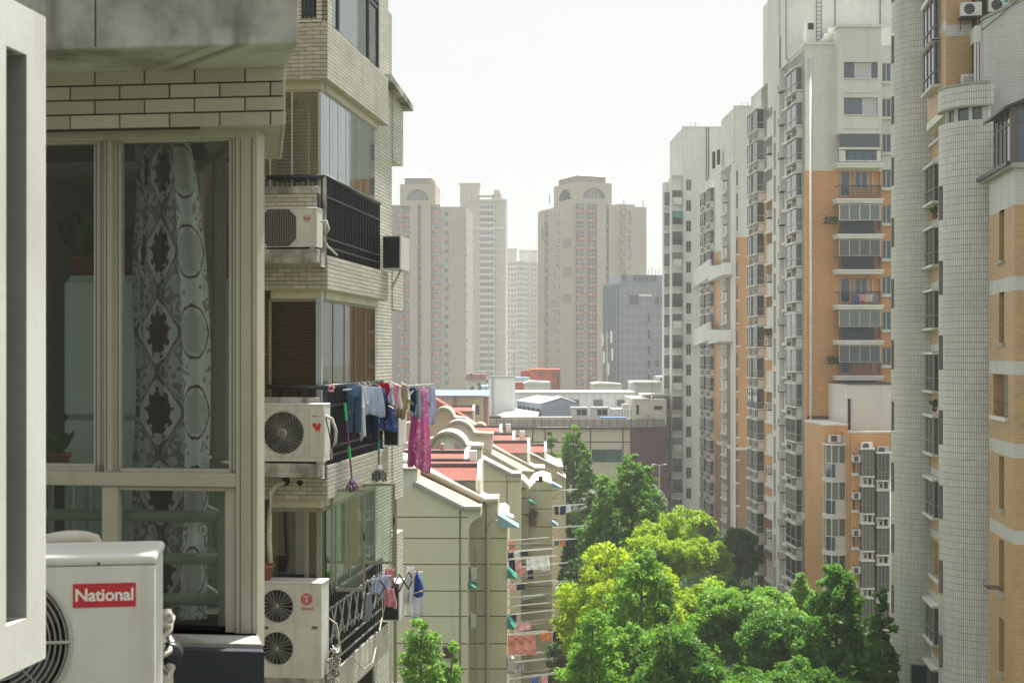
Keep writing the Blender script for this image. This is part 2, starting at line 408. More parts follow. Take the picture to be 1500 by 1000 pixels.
# ================================================================== white slotted fin at the left edge
F0 = Frame(7.03, 70, 3.4)
t = F0.thing('window_surround', 'white painted concrete surround with a tall slot at the far left edge, nearest the viewer', 'concrete surround')
zt, zb_ = F0.z(27, 0, 70), F0.z(962, 0, 70)
ya, yb = F0.y(9), F0.y(39)
zs0, zs1 = F0.onx(38, 905, 0)[1], F0.onx(38, 80, 0)[1]
mb = MB(); yn = -1.7
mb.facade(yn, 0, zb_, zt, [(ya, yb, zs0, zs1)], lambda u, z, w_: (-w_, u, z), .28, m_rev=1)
for (y0, y1, z0, z1) in ((yn, 0, zb_, zb_ + .001), ): pass
X = -.28
mb.face((0, 0, zb_), (X, 0, zb_), (X, 0, zt), (0, 0, zt)); mb.face((0, yn, zt), (0, 0, zt), (X, 0, zt), (X, yn, zt)); mb.face((0, yn, zb_), (X, yn, zb_), (X, 0, zb_), (0, 0, zb_))
mb.face((0, yn, zb_), (0, yn, zt), (X, yn, zt), (X, yn, zb_))
mb.facade(yn, 0, zb_, zt, [(ya, yb, zs0, zs1)], lambda u, z, w_: (X, u, z), 0)
o = mb.build('surround_wall', [m_white, paint('grey_slot_reveal', (.27, .27, .25), .85, .3, 2, True, 40, .2)], t); bevel(o, .014, 3)  # slot reveals take a darker grey than the white faces
MB().box(-.285, -.30, yn, 0, zb_, zt).build('backing_panel', m_conc, t)
# ================================================================== near bay with the curtained window
F1 = Frame(7.03, 210, 5.75)
t1 = F1.thing('apartment_facade', 'nearest apartment facade with khaki framed curtained window under a beige tile band and concrete slab', 'building')
def X1(px, y=0): return F1.x(px, y)
def Z1(py, y=0, px=210): return F1.ony(px, py, y)[1]
xL = X1(-160)
zf = F1.ony(437, 64, -.5)[1]
xs, xe = X1(437, -.5), X1(414, -.03)
fas = MB().prism([(xL, -.5), (xs, -.5), (xe, .0), (xe - .25, .8), (xL, .8)], zf, zf + .85, 'z').build('concrete_slab', m_conc, t1); bevel(fas, .008, 2)
MB().box(X1(140, -.5) - .002, X1(140, -.5) + .002, -.5025, -.49, zf + .01, zf + .85).build('slab_joint', m_mortar, t1)
# tile band
yb_ = -.10; xr = X1(417, yb_); zb0 = F1.ony(240, 186, yb_)[1]; nrow = 5; zb1 = zb0 + .0575 * nrow + .01
xr2 = xr - .30; yr2 = yb_ + .98
MB().prism([(xL, yb_ + .012), (xr - .012, yb_ + .012), (xr2, yr2), (xL, yr2)], zb0 + .004, zf + .004, 'z').build('band_core', m_mortar, t1)
tile_run(xL, xr, zb0, zb0 + .0575 * nrow, lambda u, z, d: (u, yb_ + .012 + d, z), t1, m_tile, phase=0)
tile_run(xL, xr, zb0 + .0575 * nrow, min(zf, zb0 + .0575 * nrow + .04), lambda u, z, d: (u, yb_ + .012 + d, z), t1, m_tile, phase=nrow, pz=.0575)
dv = Vector((xr2 - xr, yr2 - yb_, 0)).normalized(); nv = Vector((dv.y, -dv.x, 0))
tile_run(0, .98, zb0, zb0 + .0575 * (nrow + 1), lambda u, z, d: (xr - .008 + dv.x * u - nv.x * d * 1, yb_ + dv.y * u - nv.y * d, z), t1, m_tile, each=False)
# soffit boards under the splayed overhang
so = MB()
for i in range(14):
    a0 = .004 + i * .068; xe_ = xr - .01 + (xr2 - xr) * a0 / .98; so.box(xe_ - .34, xe_ - .01, yb_ + a0, yb_ + a0 + .060, zb0 - .001, zb0 + .003)
ob = so.build('soffit_slat', m_tile2, t1); tag(ob, kind='stuff')
# window frame
fr = [(345, 377, 188, 948, 0, .10), (62 - 220, 345, 188, 204, 0, .09), (152, 163, 204, 692, .0, .09), (137, 152, 204, 692, .03, .08), (163, 176, 204, 692, .03, .08),
      (335, 345, 204, 692, .02, .08), (-160, 345, 692, 712, 0, .09), (149, 172, 712, 936, .01, .08), (330, 345, 712, 936, .02, .08), (-160, 345, 933, 948, 0, .09),
      (-160, 152, 680, 692, .03, .08), (176, 345, 686, 692, .02, .08), (172, 330, 712, 718, .02, .08), (176, 335, 204, 208, .02, .08), (-160, 137, 204, 209, .03, .08)]
for a, b, c, d, y0, y1 in fr:
    o = MB().box(X1(a, y0), X1(b, y0), y0, y1, Z1(d, y0), Z1(c, y0)).build('window_frame', m_frame, t1); bevel(o, .004, 2)
for a, yg_ in ((141, .03), (148, .03), (156, 0), (167, .03), (173, .03), (340, .02), (352, 0), (369, 0)): MB().box(X1(a, yg_) - .0016, X1(a, yg_) + .0016, yg_ - .0012, yg_ + .002, Z1(690 if a < 350 else 946), Z1(206)).build('frame_groove', m_fan, t1)
for a, b, c, d in ((-160, 137, 209, 682), (176, 335, 207, 688), (-160, 149, 714, 934), (172, 330, 717, 934)):
    MB().box(X1(a) - .01, X1(b) + .01, .052, .058, Z1(d) - .01, Z1(c) + .01).build('window_pane', m_glass, t1)
# splayed side window behind the corner post
sx, sy = X1(375), .10; ex, ey = sx - .62, 1.15
def side(q, z, off=0): return (sx - .03 + (ex - sx) * q, sy + (ey - sy) * q, z)
for q0, q1 in ((0, .04), (.48, .53), (.96, 1)):
    a, b = side(q0, 0), side(q1, 0); MB().hexa([(a[0] - .05, a[1], Z1(946)), (a[0], a[1], Z1(946)), (b[0], b[1], Z1(946)), (b[0] - .05, b[1], Z1(946)), (a[0] - .05, a[1], Z1(190)), (a[0], a[1], Z1(190)), (b[0], b[1], Z1(190)), (b[0] - .05, b[1], Z1(190))]).build('window_frame', m_frame, t1)
for z0, z1 in ((Z1(946), Z1(930)), (Z1(712), Z1(690)), (Z1(204), Z1(188))):
    a, b = side(.04, 0), side(.96, 0); MB().hexa([(a[0] - .04, a[1], z0), (a[0], a[1], z0), (b[0], b[1], z0), (b[0] - .04, b[1], z0), (a[0] - .04, a[1], z1), (a[0], a[1], z1), (b[0], b[1], z1), (b[0] - .04, b[1], z1)]).build('window_frame', m_frame, t1)
a, b = side(.04, 0), side(.96, 0)
MB().face((a[0] - .02, a[1], Z1(930)), (b[0] - .02, b[1], Z1(930)), (b[0] - .02, b[1], Z1(204)), (a[0] - .02, a[1], Z1(204))).build('window_pane', m_glass, t1)
# room shell: back wall, side wall, floor, ceiling
zfl, zce = Z1(950), Z1(188)
MB().box(xL, ex - .45, 2.2, 2.3, zfl, zce).box(xL - .1, xL, .12, 2.3, zfl, zce).prism([(ex - .06, ey), (ex - .5, 2.3), (ex - .56, 2.3), (ex - .12, ey)], zfl, zce, 'z').build('room_wall', m_wallin, t1)
pl_ = [(xL, .1), (sx - .05, .1), (ex - .06, ey), (ex - .5, 2.3), (xL, 2.3)]
MB().prism(pl_, zfl - .2, zfl, 'z').build('room_floor', plain('brown_floor', (.16, .12, .09), .5), t1)
MB().prism(pl_, zb0 + .010, zb0 + .03, 'z').build('room_ceiling', m_wallin, t1)
# sill and navy ledge
zl = F1.ony(300, 952, -.26)[1]
o = MB().prism([(xL, -.26), (X1(387, -.26), -.26), (X1(387, -.26) - .32, .5), (xL, .5)], zl - .62, zl, 'z').build('navy_ledge', m_navy, t1)
o = MB().prism([(xL, -.20), (X1(384, -.2), -.2), (X1(384, -.2) - .25, .4), (xL, .4)], zl, zl + .016, 'z').build('sill_slab', m_conc, t1)
zq = Z1(950)
MB().prism([(xL, -.04), (X1(377, -.04), -.04), (X1(377, -.04) - .45, 1.0), (xL, 1.0)], zl + .016, zq + .02, 'z').build('sill_upstand', m_conc, t1)
# rails inside
for py in (755, 817, 876):
    z = Z1(py, .16); MB().tube((xL, .16, z), (X1(320, .16), .16, z), .024, 12).build('safety_rail', m_olive, t1, True)
    MB().tube((X1(318, .22), .22, z), (X1(312, .9) - .22, 1.0, z), .024, 12).build('safety_rail', m_olive, t1, True)
MB().box(X1(322, .15), X1(331, .15), .13, .17, Z1(934), Z1(714)).build('rail_post', m_olive, t1)
# patterned curtain -------------------------------------------------
def damask():
    b = NB('damask_curtain'); uv = b.n('ShaderNodeUVMap'); sp = b.n('ShaderNodeSeparateXYZ'); b.l(uv.outputs[0], sp.inputs[0])
    dn = b.n('ShaderNodeTexNoise', i_Scale=60, i_Detail=2); b.l(uv.outputs[0], dn.inputs[0])
    nzv = b.math('MULTIPLY', b.math('SUBTRACT', dn.outputs[0], .5), .10)
    def cell(ou, ov):
        u = b.math('SUBTRACT', b.math('FRACT', b.math('ADD', b.math('MULTIPLY', sp.outputs[0], 1 / .23), ou)), .5)
        v = b.math('SUBTRACT', b.math('FRACT', b.math('ADD', b.math('MULTIPLY', sp.outputs[1], 1 / .34), ov)), .5)
        return u, v
    def motif(ou, ov, s):
        u, v = cell(ou, ov); v2 = b.math('ADD', v, .0)
        a = b.math('ARCTAN2', u, v2)
        r = b.math('SQRT', b.math('ADD', b.math('MULTIPLY', b.math('MULTIPLY', u, u), 1.3), b.math('MULTIPLY', v2, v2)))
        lob = b.math('MULTIPLY', b.math('ABSOLUTE', b.math('SINE', b.math('MULTIPLY', a, 4.5))), .09)
        lob2 = b.math('MULTIPLY', b.math('SINE', b.math('ADD', b.math('MULTIPLY', r, 75), b.math('MULTIPLY', b.math('ABSOLUTE', a), 4))), .022)
        return b.math('LESS_THAN', b.math('ADD', b.math('ADD', r, lob), b.math('ADD', lob2, nzv)), s), r, a
    m0, r0, a0 = motif(0, 0, .33); m1, r1, a1 = motif(.5, .5, .0)
    u, v = cell(0, 0)
    og = b.math('ADD', b.math('COSINE', b.math('MULTIPLY', u, 6.283)), b.math('COSINE', b.math('MULTIPLY', v, 6.283)))
    ln = b.math('LESS_THAN', b.math('ABSOLUTE', b.math('ADD', b.math('SUBTRACT', og, .05), nzv)), .13)
    ln2 = b.math('LESS_THAN', b.math('ABSOLUTE', b.math('ADD', b.math('ADD', og, .35), nzv)), .06)
    wv = b.n('ShaderNodeTexVoronoi', i_Scale=24); b.l(uv.outputs[0], wv.inputs[0])
    sw = b.math('MULTIPLY', b.math('GREATER_THAN', b.math('SINE', b.math('MULTIPLY', wv.outputs['Distance'], 11)), .35), b.math('LESS_THAN', og, -.15))
    c = b.mix(0, (.62, .61, .60), (.3, .3, .3))
    c = b.mix(b.math('LESS_THAN', og, -.0), c, (.50, .49, .49)); c = b.mix(ln, c, (.20, .16, .16)); c = b.mix(ln2, c, (.25, .22, .22))
    c = b.mix(b.math('MULTIPLY', sw, .8), c, (.19, .165, .165)); c = b.mix(m0, c, (.07, .035, .038))
    # second half of the cloth: brown zigzag with white leaves
    band = b.math('GREATER_THAN', sp.outputs[0], .27)
    zz = b.math('LESS_THAN', b.math('ABSOLUTE', b.math('ADD', b.math('SUBTRACT', og, .55), b.math('MULTIPLY', nzv, 3))), .10)
    c2 = b.mix(zz, (.86, .85, .83), (.17, .075, .07)); c2 = b.mix(b.math('MULTIPLY', sw, .7), c2, (.2, .16, .16)); c2 = b.mix(b.math('MULTIPLY', m0, .35), c2, (.3, .24, .24))
    c = b.mix(band, c, c2)
    s1 = b.bsdf(c, .8); tr = b.n('ShaderNodeBsdfTranslucent'); b.l(c, tr.inputs[0]); ms = b.n('ShaderNodeMixShader', i_0=.4)
    b.l(s1, ms.inputs[1]); b.l(tr.outputs[0], ms.inputs[2]); return b.done(ms.outputs[0], 'damask_curtain')
def cloth_uv(name, pts, mat, parent=None, usc=1.0, smooth=True, thick=0.0):
    # pts[i][j]: rows from top to bottom; uv in metres of cloth
    n, m = len(pts), len(pts[0]); vs = [p for r_ in pts for p in r_]
    fs = [(i * m + j, i * m + j + 1, (i + 1) * m + j + 1, (i + 1) * m + j) for i in range(n - 1) for j in range(m - 1)]
    me = bpy.data.meshes.new(name); me.from_pydata([tuple(v) for v in vs], [], fs); me.materials.append(mat)
    uvl = me.uv_layers.new(name='uv'); L = [0]
    for j in range(1, m): L.append(L[-1] + (Vector(pts[-1][j]) - Vector(pts[-1][j - 1])).length)
    V = [0]
    for i in range(1, n): V.append(V[-1] + (Vector(pts[i][0]) - Vector(pts[i - 1][0])).length)
    uv = []
    for f in fs:
        for k in f: uv += [L[k % m] * usc, -V[k // m]]
    uvl.data.foreach_set('uv', uv)
    me.polygons.foreach_set('use_smooth', [smooth] * len(fs)); o = inst(name, me, parent)
    if thick: md = o.modifiers.new('thickness', 'SOLIDIFY'); md.thickness = thick
    return o
md_ = damask()
xc0, xc1 = X1(218, .4), X1(318, .4); zc0, zc1 = Z1(940, .4), Z1(200, .4)
rows = []
for i in range(25):
    q = i / 24; row = []
    z = zc1 + (zc0 - zc1) * q
    nar = 1 - .42 * math.exp(-q * 6)
    for j in range(81):
        s_ = j / 80; xm = .5 + (s_ - .5) * nar
        x = xc0 + (xc1 - xc0) * xm + .012 * math.sin(q * 7 + s_ * 5) - .03 * (1 - nar)
        fold = .030 * math.sin(s_ * 14 + 1) * (.35 + .65 * min(1, s_ * 1.6)) + .016 * math.sin(s_ * 31 + q * 2)
        if s_ < .5: fold *= .55
        row.append((x + .01 * math.cos(s_ * 20), .26 + fold, z))
    rows.append(row)
tc = F1.thing('curtain', 'patterned grey and brown damask curtain gathered behind the nearest window', 'curtain')
cloth_uv('curtain_cloth', rows, md_, tc, 1.0)
row2 = [[(xc0 - .05 + j * .012 + .01 * math.sin(i), .36 + .02 * math.sin(j * 1.1), zc1 + (zc0 - zc1) * i / 16) for j in range(10)] for i in range(17)]
cloth_uv('curtain_cloth', row2, md_, tc)
# fridge and plants inside
fx0, fx1 = X1(98, 1.0), X1(214, 1.0); fz1 = Z1(402, 1.0)
tf_ = F1.thing('refrigerator', 'pale grey refrigerator standing behind the nearest window', 'refrigerator')
mfr = plain('pale_enamel', (.66, .74, .71), .25)
o = MB().box(fx0, fx1, 1.0, 1.6, zfl + .04, fz1).build('cabinet', mfr, tf_); bevel(o, .02, 3)
o = MB().box(fx0 + .005, fx1 - .005, .95, .995, zfl + .9, fz1 - .03).build('door', mfr, tf_); bevel(o, .015, 3)
o = MB().box(fx0 + .005, fx1 - .005, .95, .995, zfl + .06, zfl + .88).build('door', mfr, tf_); bevel(o, .015, 3)
m_leafh = plain('house_plant_leaf', (.05, .13, .03), .4, 0, None, .4, 20)
def pot_plant(name, label, loc, rz, potr, poth, n, ln, parent=None, potm=None, spread=.8, leafm=None, grp=None):
    tp = thing(name, label, 'potted plant', loc, rz, grp)
    MB().lathe([(0, 0), (potr * .7, 0), (potr * .95, poth * .85), (potr * 1.08, poth * .86), (potr * 1.08, poth), (potr * .9, poth), (potr * .85, poth * .9), (0, poth * .9)], n=20).build('pot', potm or plain('terracotta', (.30, .11, .06), .7), tp, True)
    lf = MB(); r2 = random.Random(int(ln * 1000) + n)
    for i in range(n):
        a = r2.uniform(0, 6.28); L_ = ln * r2.uniform(.5, 1); q = r2.uniform(.2, 1) * spread; wd = L_ * .22
        pts = [Vector((math.cos(a) * L_ * k * q, math.sin(a) * L_ * k * q, poth * .9 + L_ * (k - .35 * k * k * q))) for k in (0, .35, .7, 1)]
        s_ = Vector((-math.sin(a), math.cos(a), 0)) * wd
        lf.face(pts[0], pts[1] + s_, pts[2] + s_ * .8, pts[3]); lf.face(pts[0], pts[3], pts[2] - s_ * .8, pts[1] - s_)
    lf.build('foliage', leafm or m_leafh, tp)
    return tp
def wl(F_, x, y, z): return F_.o + F_.fx * x + F_.fy * y + Vector((0, 0, z))
pot_plant('house_plant', 'green house plant on top of the refrigerator behind the nearest window', wl(F1, X1(128, 1.3), 1.25, fz1), 0, .07, .10, 26, .3)
pot_plant('house_plant', 'second green house plant on the refrigerator, beside the window mullion', wl(F1, X1(196, 1.3), 1.25, fz1), 0, .07, .08, 26, .25)
pot_plant('house_plant', 'small dark plant on the floor left of the refrigerator, behind glass', wl(F1, X1(88, .6), .6, Z1(690, .6)), 0, .05, .08, 20, .16)
o = F1.thing('plant_stool', 'narrow stool holding a small plant left of the refrigerator, behind glass', 'stool'); xx = X1(88, .6)
zz_ = Z1(690, .6); MB().box(xx - .12, xx + .1, .5, .72, zz_ - .03, zz_).build('seat', m_wallin, o)
for a in (-.1, .08):
    for b in (.52, .7): MB().box(xx + a, xx + a + .02, b - .01, b + .01, zfl, zz_ - .03).build('leg', m_acg, o)
# ------------------------------------------------------------------ nearest air conditioner
F2 = Frame(-9.1, 98, 4.28)
ax0, ax1 = F2.x(-172), F2.x(226); az1 = F2.z(813); azf = F2.z(942, 0, -7); ar = 107 / FP * 4.28
ac = ac_unit('air_conditioner', 'white window side air conditioner with red badge, nearest the viewer at lower left', F2, ax0, ax1, 0, azf - .34, az1, .31, [(F2.x(-7), azf, ar * .94)], .034, bev=.014, guard=dict(rings=13, spokes=8, w_=.0028, hub=.22))
cxm = (ax0 + ax1) / 2; zb_ac = azf - .34
fan_guard(F2.x(-7) - cxm, azf - zb_ac, ar, -.165, rings=1, spokes=1, w_=.006, hub=.01).build('guard_rim', m_acg, ac, True)
bx0, bx1, bz0, bz1 = F2.x(107) - cxm, F2.x(199) - cxm, F2.z(890) - zb_ac, F2.z(855) - zb_ac
badge = MB().box(bx0, bx1, -.1575, -.1545, bz0, bz1).build('badge', m_red, ac)
txt('lettering', 'National', .052, m_whitep, badge, ((bx0 + bx1) / 2, -.1585, (bz0 + bz1) / 2), depth=.0006, space=.97)
MB().lathe([(0, -.002), (.004, -.002), (.005, 0)], (F2.x(145) - cxm, -.164, az1 - zb_ac - .026), 10, 0, 360, 'y').build('screw', m_fan, ac)
br = F2.thing('wall_bracket', 'grey steel bracket carrying the nearest air conditioner', 'bracket')
MB().box(ax0 + .1, ax0 + .14, .0, 1.5, zb_ac - .075, zb_ac - .03).box(ax1 - .14, ax1 - .1, 0, 1.5, zb_ac - .075, zb_ac - .03).build('bracket_arm', m_acg, br)
hp = F2.thing('refrigerant_hose', 'cream taped hose curving over the nearest air conditioner', 'hose')
pts = []
for i in range(17):
    q = i / 16; pts.append((F2.x(20 + 130 * q, .55), .45 + .15 * q, F2.z(812 - 22 * math.sin(min(1, q * 1.0) * 2.6) if q < .9 else 812, .5)))
MB().path(pts, .026, 10).build('hose_run', m_hose, hp, True)
hp = F2.thing('pipe_bundle', 'tangled taped pipes and cables right of the nearest air conditioner', 'pipes')
r3 = random.Random(5)
for i in range(7):
    pts = [(F2.x(232 + r3.uniform(-6, 22), .5) , .42 + r3.uniform(-.05, .1), F2.z(900 + k * 14 + r3.uniform(-5, 5), .45)) for k in range(9)]
    MB().path(pts, r3.choice((.007, .011, .017)), 8).build('pipe', m_hose if i % 3 else m_acg, hp, True)
MB().lathe([(0, -.02), (.035, -.02), (.04, 0), (.04, .03)], (F2.x(250, .45), .45, F2.z(962, .45)), 20, 0, 360, 'y').build('pipe_cap', m_black, hp, True)
MB().tube((F2.x(228, .5), .5, F2.z(1035, .5)), (F2.x(228, .5), .5, F2.z(890, .5)), .012).build('pipe', m_hose, hp)
# ================================================================== block with balconies on the left
F3 = Frame(7.03, 480, 19.8)
t3 = F3.thing('apartment_building', 'tiled apartment block with railed balconies and air conditioners, left of the open view', 'building')
SC3 = FP / 19.8
zref = F3.z(423, 0, 480); ST = 308 / SC3
m_cream = paint('cream_beam', (.56, .52, .38), .7, .35, 1.5, True, 50)
m_blind = None
def blindmat():
    b = NB('brown_blind'); tc = b.n('ShaderNodeTexCoord'); sp = b.n('ShaderNodeSeparateXYZ'); b.l(tc.outputs['Object'], sp.inputs[0])
    s_ = b.math('SINE', b.math('MULTIPLY', sp.outputs[2], 170)); n = b.noise(6, 3, tc.outputs['Object'])
    c = b.mix(n, (.09, .05, .032), (.17, .095, .055)); c = b.mix(b.math('MULTIPLY', b.math('ADD', s_, 1), .2), c, (.04, .02, .014))
    return b.done(b.bsdf(c, .7, s_, .3, .01), 'brown_blind')
m_blind = blindmat()
m_blind2 = plain('tan_blind', (.36, .25, .14), .7, 0, None, .12, 5)
m_beigeg = paint('grey_brown_frame', (.26, .24, .18), .55, .15, 2, False, 50)
Lb = 4.05                                   # balcony length
xf0 = F3.x(385)                             # left end of the bay front
def band(k, h, top=False):
    zb = zref - ST * k
    MB().box(xf0 - .05, -.012, .012, Lb, zb, zb + h - .002).build('band_core', m_mortar, t3)
    tile_run(xf0 if not top else F3.x(405), 0, zb, zb + h, lambda u, z, d: (u, .012 + d, z), t3, m_tile2 if top else m_tile, phase=k % 2, pu=.21)
    tile_run(0, Lb, zb, zb + h, lambda u, z, d: (-.012 - d, u, z), t3, m_tile2, pu=.84, each=(k in (0, 1)), phase=k % 2)
    MB().box(-.12, xf0 + .09, .1, .3, zb - .13, zb + .01).build('soffit_beam', m_cream, t3)
    MB().box(-.30, -.10, .3, Lb - .35, zb - .13, zb + .01).build('soffit_beam', m_cream, t3)
    MB().box(xf0 - .05, -.014, .014, Lb + .0, zb - .012, zb - .002).build('soffit', m_cream, t3)
band(-1, .78, True)
# concrete slab with parapet block for the unit in front of the bay
def shelf(k, full=True):
    zb = zref - ST * k
    o = MB().box(F3.x(375, -.42), F3.x(465, -.42), -.42, -.001, zb + .335, zb + .525).build('shelf_slab', m_conc, t3); bevel(o, .01, 2)
    o = MB().box(F3.x(465, -.42) + .002, F3.x(471, -.2), -.26, -.001, zb + .30, zb + .56).build('shelf_bracket', m_conc, t3); bevel(o, .01, 1)
    if full:
        zc = zb + 1.42; x1 = F3.x(464, -.1)
        MB().box(xf0 + .012, x1 - .012, -.088, -.002, zb + .526, zc - .1).build('parapet_core', m_mortar, t3)
        tile_run(xf0, x1, zb + .53, zc - .1, lambda u, z, d: (u, -.088 + d, z), t3, m_tile, phase=1, pu=.21)
        o = MB().box(xf0 - .04, x1 + .02, -.12, .02, zc - .1, zc).build('parapet_cap', m_conc, t3); bevel(o, .008, 1)
for k in (0, 1, 2): band(k, .47); shelf(k, k < 2)
# main walls: orange side wall toward the viewer and white tiled wall beyond the balconies
zlo, zhi = 8, zref + ST * 2.4
xo = F3.x(386, .2)
MB().box(xo - 4, xo, -3.2, .5, zlo, zhi).build('orange_tile_wall', m_otile, t3)
xw = -.17; yw0 = F3.y(548, xw); yw1 = F3.y(574, xw); yw2 = F3.y(589, xw)
MB().box(-6, xw, Lb - .3, yw1, zlo, zref + ST * 1.72).build('white_tile_wall', m_wtile, t3)
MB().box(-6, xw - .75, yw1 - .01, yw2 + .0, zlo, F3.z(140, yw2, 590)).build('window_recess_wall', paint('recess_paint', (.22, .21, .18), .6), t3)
for (pa, pb) in ((150, 243), (368, 455), (612, 728), (776, 884), (1000, 1120)):
    za, zb2 = F3.onx(588, pb, xw)[1], F3.onx(588, pa, xw)[1]
    MB().box(-.75, xw + .02, yw1, yw2, za, zb2).build('spandrel', m_wtile, t3)
for (pa, pb) in ((243, 368), (455, 612), (728, 776), (884, 1000)):
    za, zb2 = F3.onx(582, pb, xw)[1], F3.onx(582, pa, xw)[1]
    w_ = MB(); x9 = xw - .14; yy1 = yw2 - .35
    for y in (yw1 + .002, yy1 - .05): w_.box(x9 - .06, x9, y, y + .05, za, zb2)
    w_.box(x9 - .055, x9 - .005, yw1 + .05, yy1 - .05, (za + zb2) / 2 - .02, (za + zb2) / 2 + .02)
    wo_ = w_.build('window', m_beigeg, t3); MB().box(x9 - .04, x9 - .03, yw1 + .05, yy1 - .05, za, zb2).build('pane', glass_far('dark_pane', (.03, .035, .036), (.1, .11, .11)), wo_)
o = MB().prism([(Lb + .3, F3.z(122, Lb + .5, 572)), (yw2 + .25, F3.z(160, yw2, 592)), (yw2 + .25, F3.z(152, yw2, 592)), (Lb + .3, F3.z(112, Lb + .5, 572))], xw - 2, xw + .16, 'x').build('roof_coping', m_conc, t3)
# drain pipe
MB().tube((xw + .05, yw1 + .06, zlo), (xw + .05, yw1 + .06, F3.onx(575, 730, xw)[1]), .03, 8).build('drain_pipe', m_beigeg, t3)
# top storey: small window in the front, large blue window in the side
zt0 = zref + ST + .78
MB().box(xf0 - .2, -.012, .03, Lb, zt0, zt0 + .02).build('top_sill', m_conc, t3)
zw = F3.z(27, 0, 450)
mbf = MB(); mbf.facade(F3.x(405), 0, zt0 + .02, zhi, [(F3.x(440), F3.x(463), zw, zhi)], lambda u, z, d: (u, .02 + d, z), .12)
mbf.build('upper_wall', m_wtile, t3)
wd_ = MB().box(F3.x(440), F3.x(463), .10, .14, zw, zw + .05).build('window', m_beigeg, t3)
MB().box(F3.x(440), F3.x(463), .12, .13, zw, zhi).build('pane', glass_far('blue_pane', (.02, .04, .07), (.06, .1, .14)), wd_)
for x_ in (443, 449, 455, 461): MB().tube((F3.x(x_), .05, zw), (F3.x(x_), .05, zhi), .008, 6).build('security_bar', m_black, wd_)
pz_ = [F3.y(p, -.03) for p in (483, 497, 541, 555)]
MB().box(-.09, -.012, .02, pz_[0] + .05, zt0, zhi).build('corner_tile', m_wtile, t3)
big = MB(); gz = F3.onx(541, 30, -.03)[1]
for i, y in enumerate(pz_): big.box(-.09, -.03, y - .03, y + .03, zt0, zhi)
for z in (zt0, zt0 + 1.0, zt0 + 1.10): big.box(-.085, -.035, pz_[0], pz_[-1], z, z + .05)
bo = big.build('window', plain('slate_frame', (.07, .08, .10), .4), t3)
m_pale = glass_clear('pale_sky_glass', (.55, .62, .62), .22)
for a, b in zip(pz_, pz_[1:]): MB().box(-.065, -.055, a + .03, b - .03, zt0 + .05, zhi).build('pane', m_pale, bo)
MB().box(-.6, -.55, .1, Lb, zt0, zhi).build('drawn_blind', plain('white_blind', (.62, .63, .60), .8), t3)
MB().box(-.5, xw + .02, pz_[-1] + .03, Lb + .7, zt0, zhi).build('corner_tile', m_wtile, t3)
# floors, back walls of the glazed balconies
for k in (-1, 0, 1, 2):
    zb = zref - ST * k
    MB().box(-3.5, -.02, .13, Lb, zb + .30, zb + .44).build('balcony_floor', m_conc, t3)
    MB().box(-1.9, -1.8, .5, Lb, zb - ST + .44, zb - .02).build('inner_wall', m_otile if k else m_tile2, t3)
    MB().box(-3.5, -.2, Lb - .33, Lb - .29, zb - ST + .44, zb - .02).build('inner_wall', m_wtile if k < 1 else plain('dim_room_wall', (.05, .052, .05), .9), t3)  # lower rooms: indoor gloom is painted into the back wall colour
# glazing of the three visible balconies
yg, xg = .14, -.14
def glazing(k, posts_front, n_side, frame_m, glass_m, fw=.02, blind=None):
    zb = zref - ST * k; z0, z1 = zb - ST + .47, zb - .13
    xa, xb = F3.x(395, yg), xg
    f = MB()
    for x in posts_front: f.box(x - fw, x + fw, yg - fw, yg + fw, z0, z1)
    f.box(xa, xb, yg - fw, yg + fw, z1 - 2 * fw, z1 - .001)
    for i in range(n_side + 1):
        y = yg + (Lb - .45 - yg) * i / n_side; f.box(xg - fw, xg + fw * .6, y - fw * .7, y + fw * .7, z0, z1)
    f.box(xg - fw, xg + fw, yg, Lb - .45, z1 - 2 * fw, z1)
    fo = f.build('window', frame_m, t3)
    xs_ = sorted(posts_front)
    for a, b in zip(xs_, xs_[1:]): MB().box(a + fw, b - fw, yg - .004, yg + .004, z0, z1 - 2 * fw).build('pane', glass_m, fo)
    for i in range(n_side):
        ya_, yb2 = yg + (Lb - .45 - yg) * i / n_side, yg + (Lb - .45 - yg) * (i + 1) / n_side
        MB().box(xg - .004, xg + .004, ya_ + .015, yb2 - .015, z0, z1 - 2 * fw).build('pane', m_glasss if k != 0 else glass_m, fo)
    return z0, z1, xa
m_alu = plain('pale_aluminium', (.5, .52, .52), .35, .5)
xA, xM = F3.x(396, yg), F3.x(428, yg)
z0, z1, xa = glazing(-1, [xA, xM, -.16], 7, m_alu, m_glassb, .012)
for q in (.2, .45, .7): MB().tube((-.55, .4 + q * 3, z0), (-.55, .4 + q * 3, z1), .018, 8).build('clothes_pole', m_alu, t3)
MB().lathe([(.02, .0), (.14, -.03), (.17, -.10), (.16, -.12), (0, -.14)], (-.72, .5, z1 - .05), 24).build('ceiling_lamp', m_black, t3, True)
z0, z1, xa = glazing(0, [xA, -.17], 5, m_beigeg, glass_clear('bronze_glass', (.62, .50, .42), .07), .02)
MB().box(xa, -.22, yg + .06, yg + .075, z0, z1).build('blind', m_blind, t3)
MB().box(xg - .06, xg - .05, 1.9, Lb - .5, z0, z1).build('blind', m_blind2, t3)
MB().box(-.18, -.10, .04, .12, z0, z1).build('corner_post', plain('pale_blue_post', (.36, .42, .46), .5), t3)
for i in range(34): 
    zz_ = z1 - .04 - i * .055; MB().box(xg - .10, xg - .055, 1.0, 1.55, zz_, zz_ + .012).build('louvre_slat', m_black, t3)
MB().box(xg - .14, xg - .12, .95, 1.9, z0, z1).build('blind', plain('black_blind', (.02, .018, .018), .7), t3)
z0, z1, xa = glazing(1, [xA, F3.x(450, yg), -.16], 4, m_beigeg, m_glassb, .03)
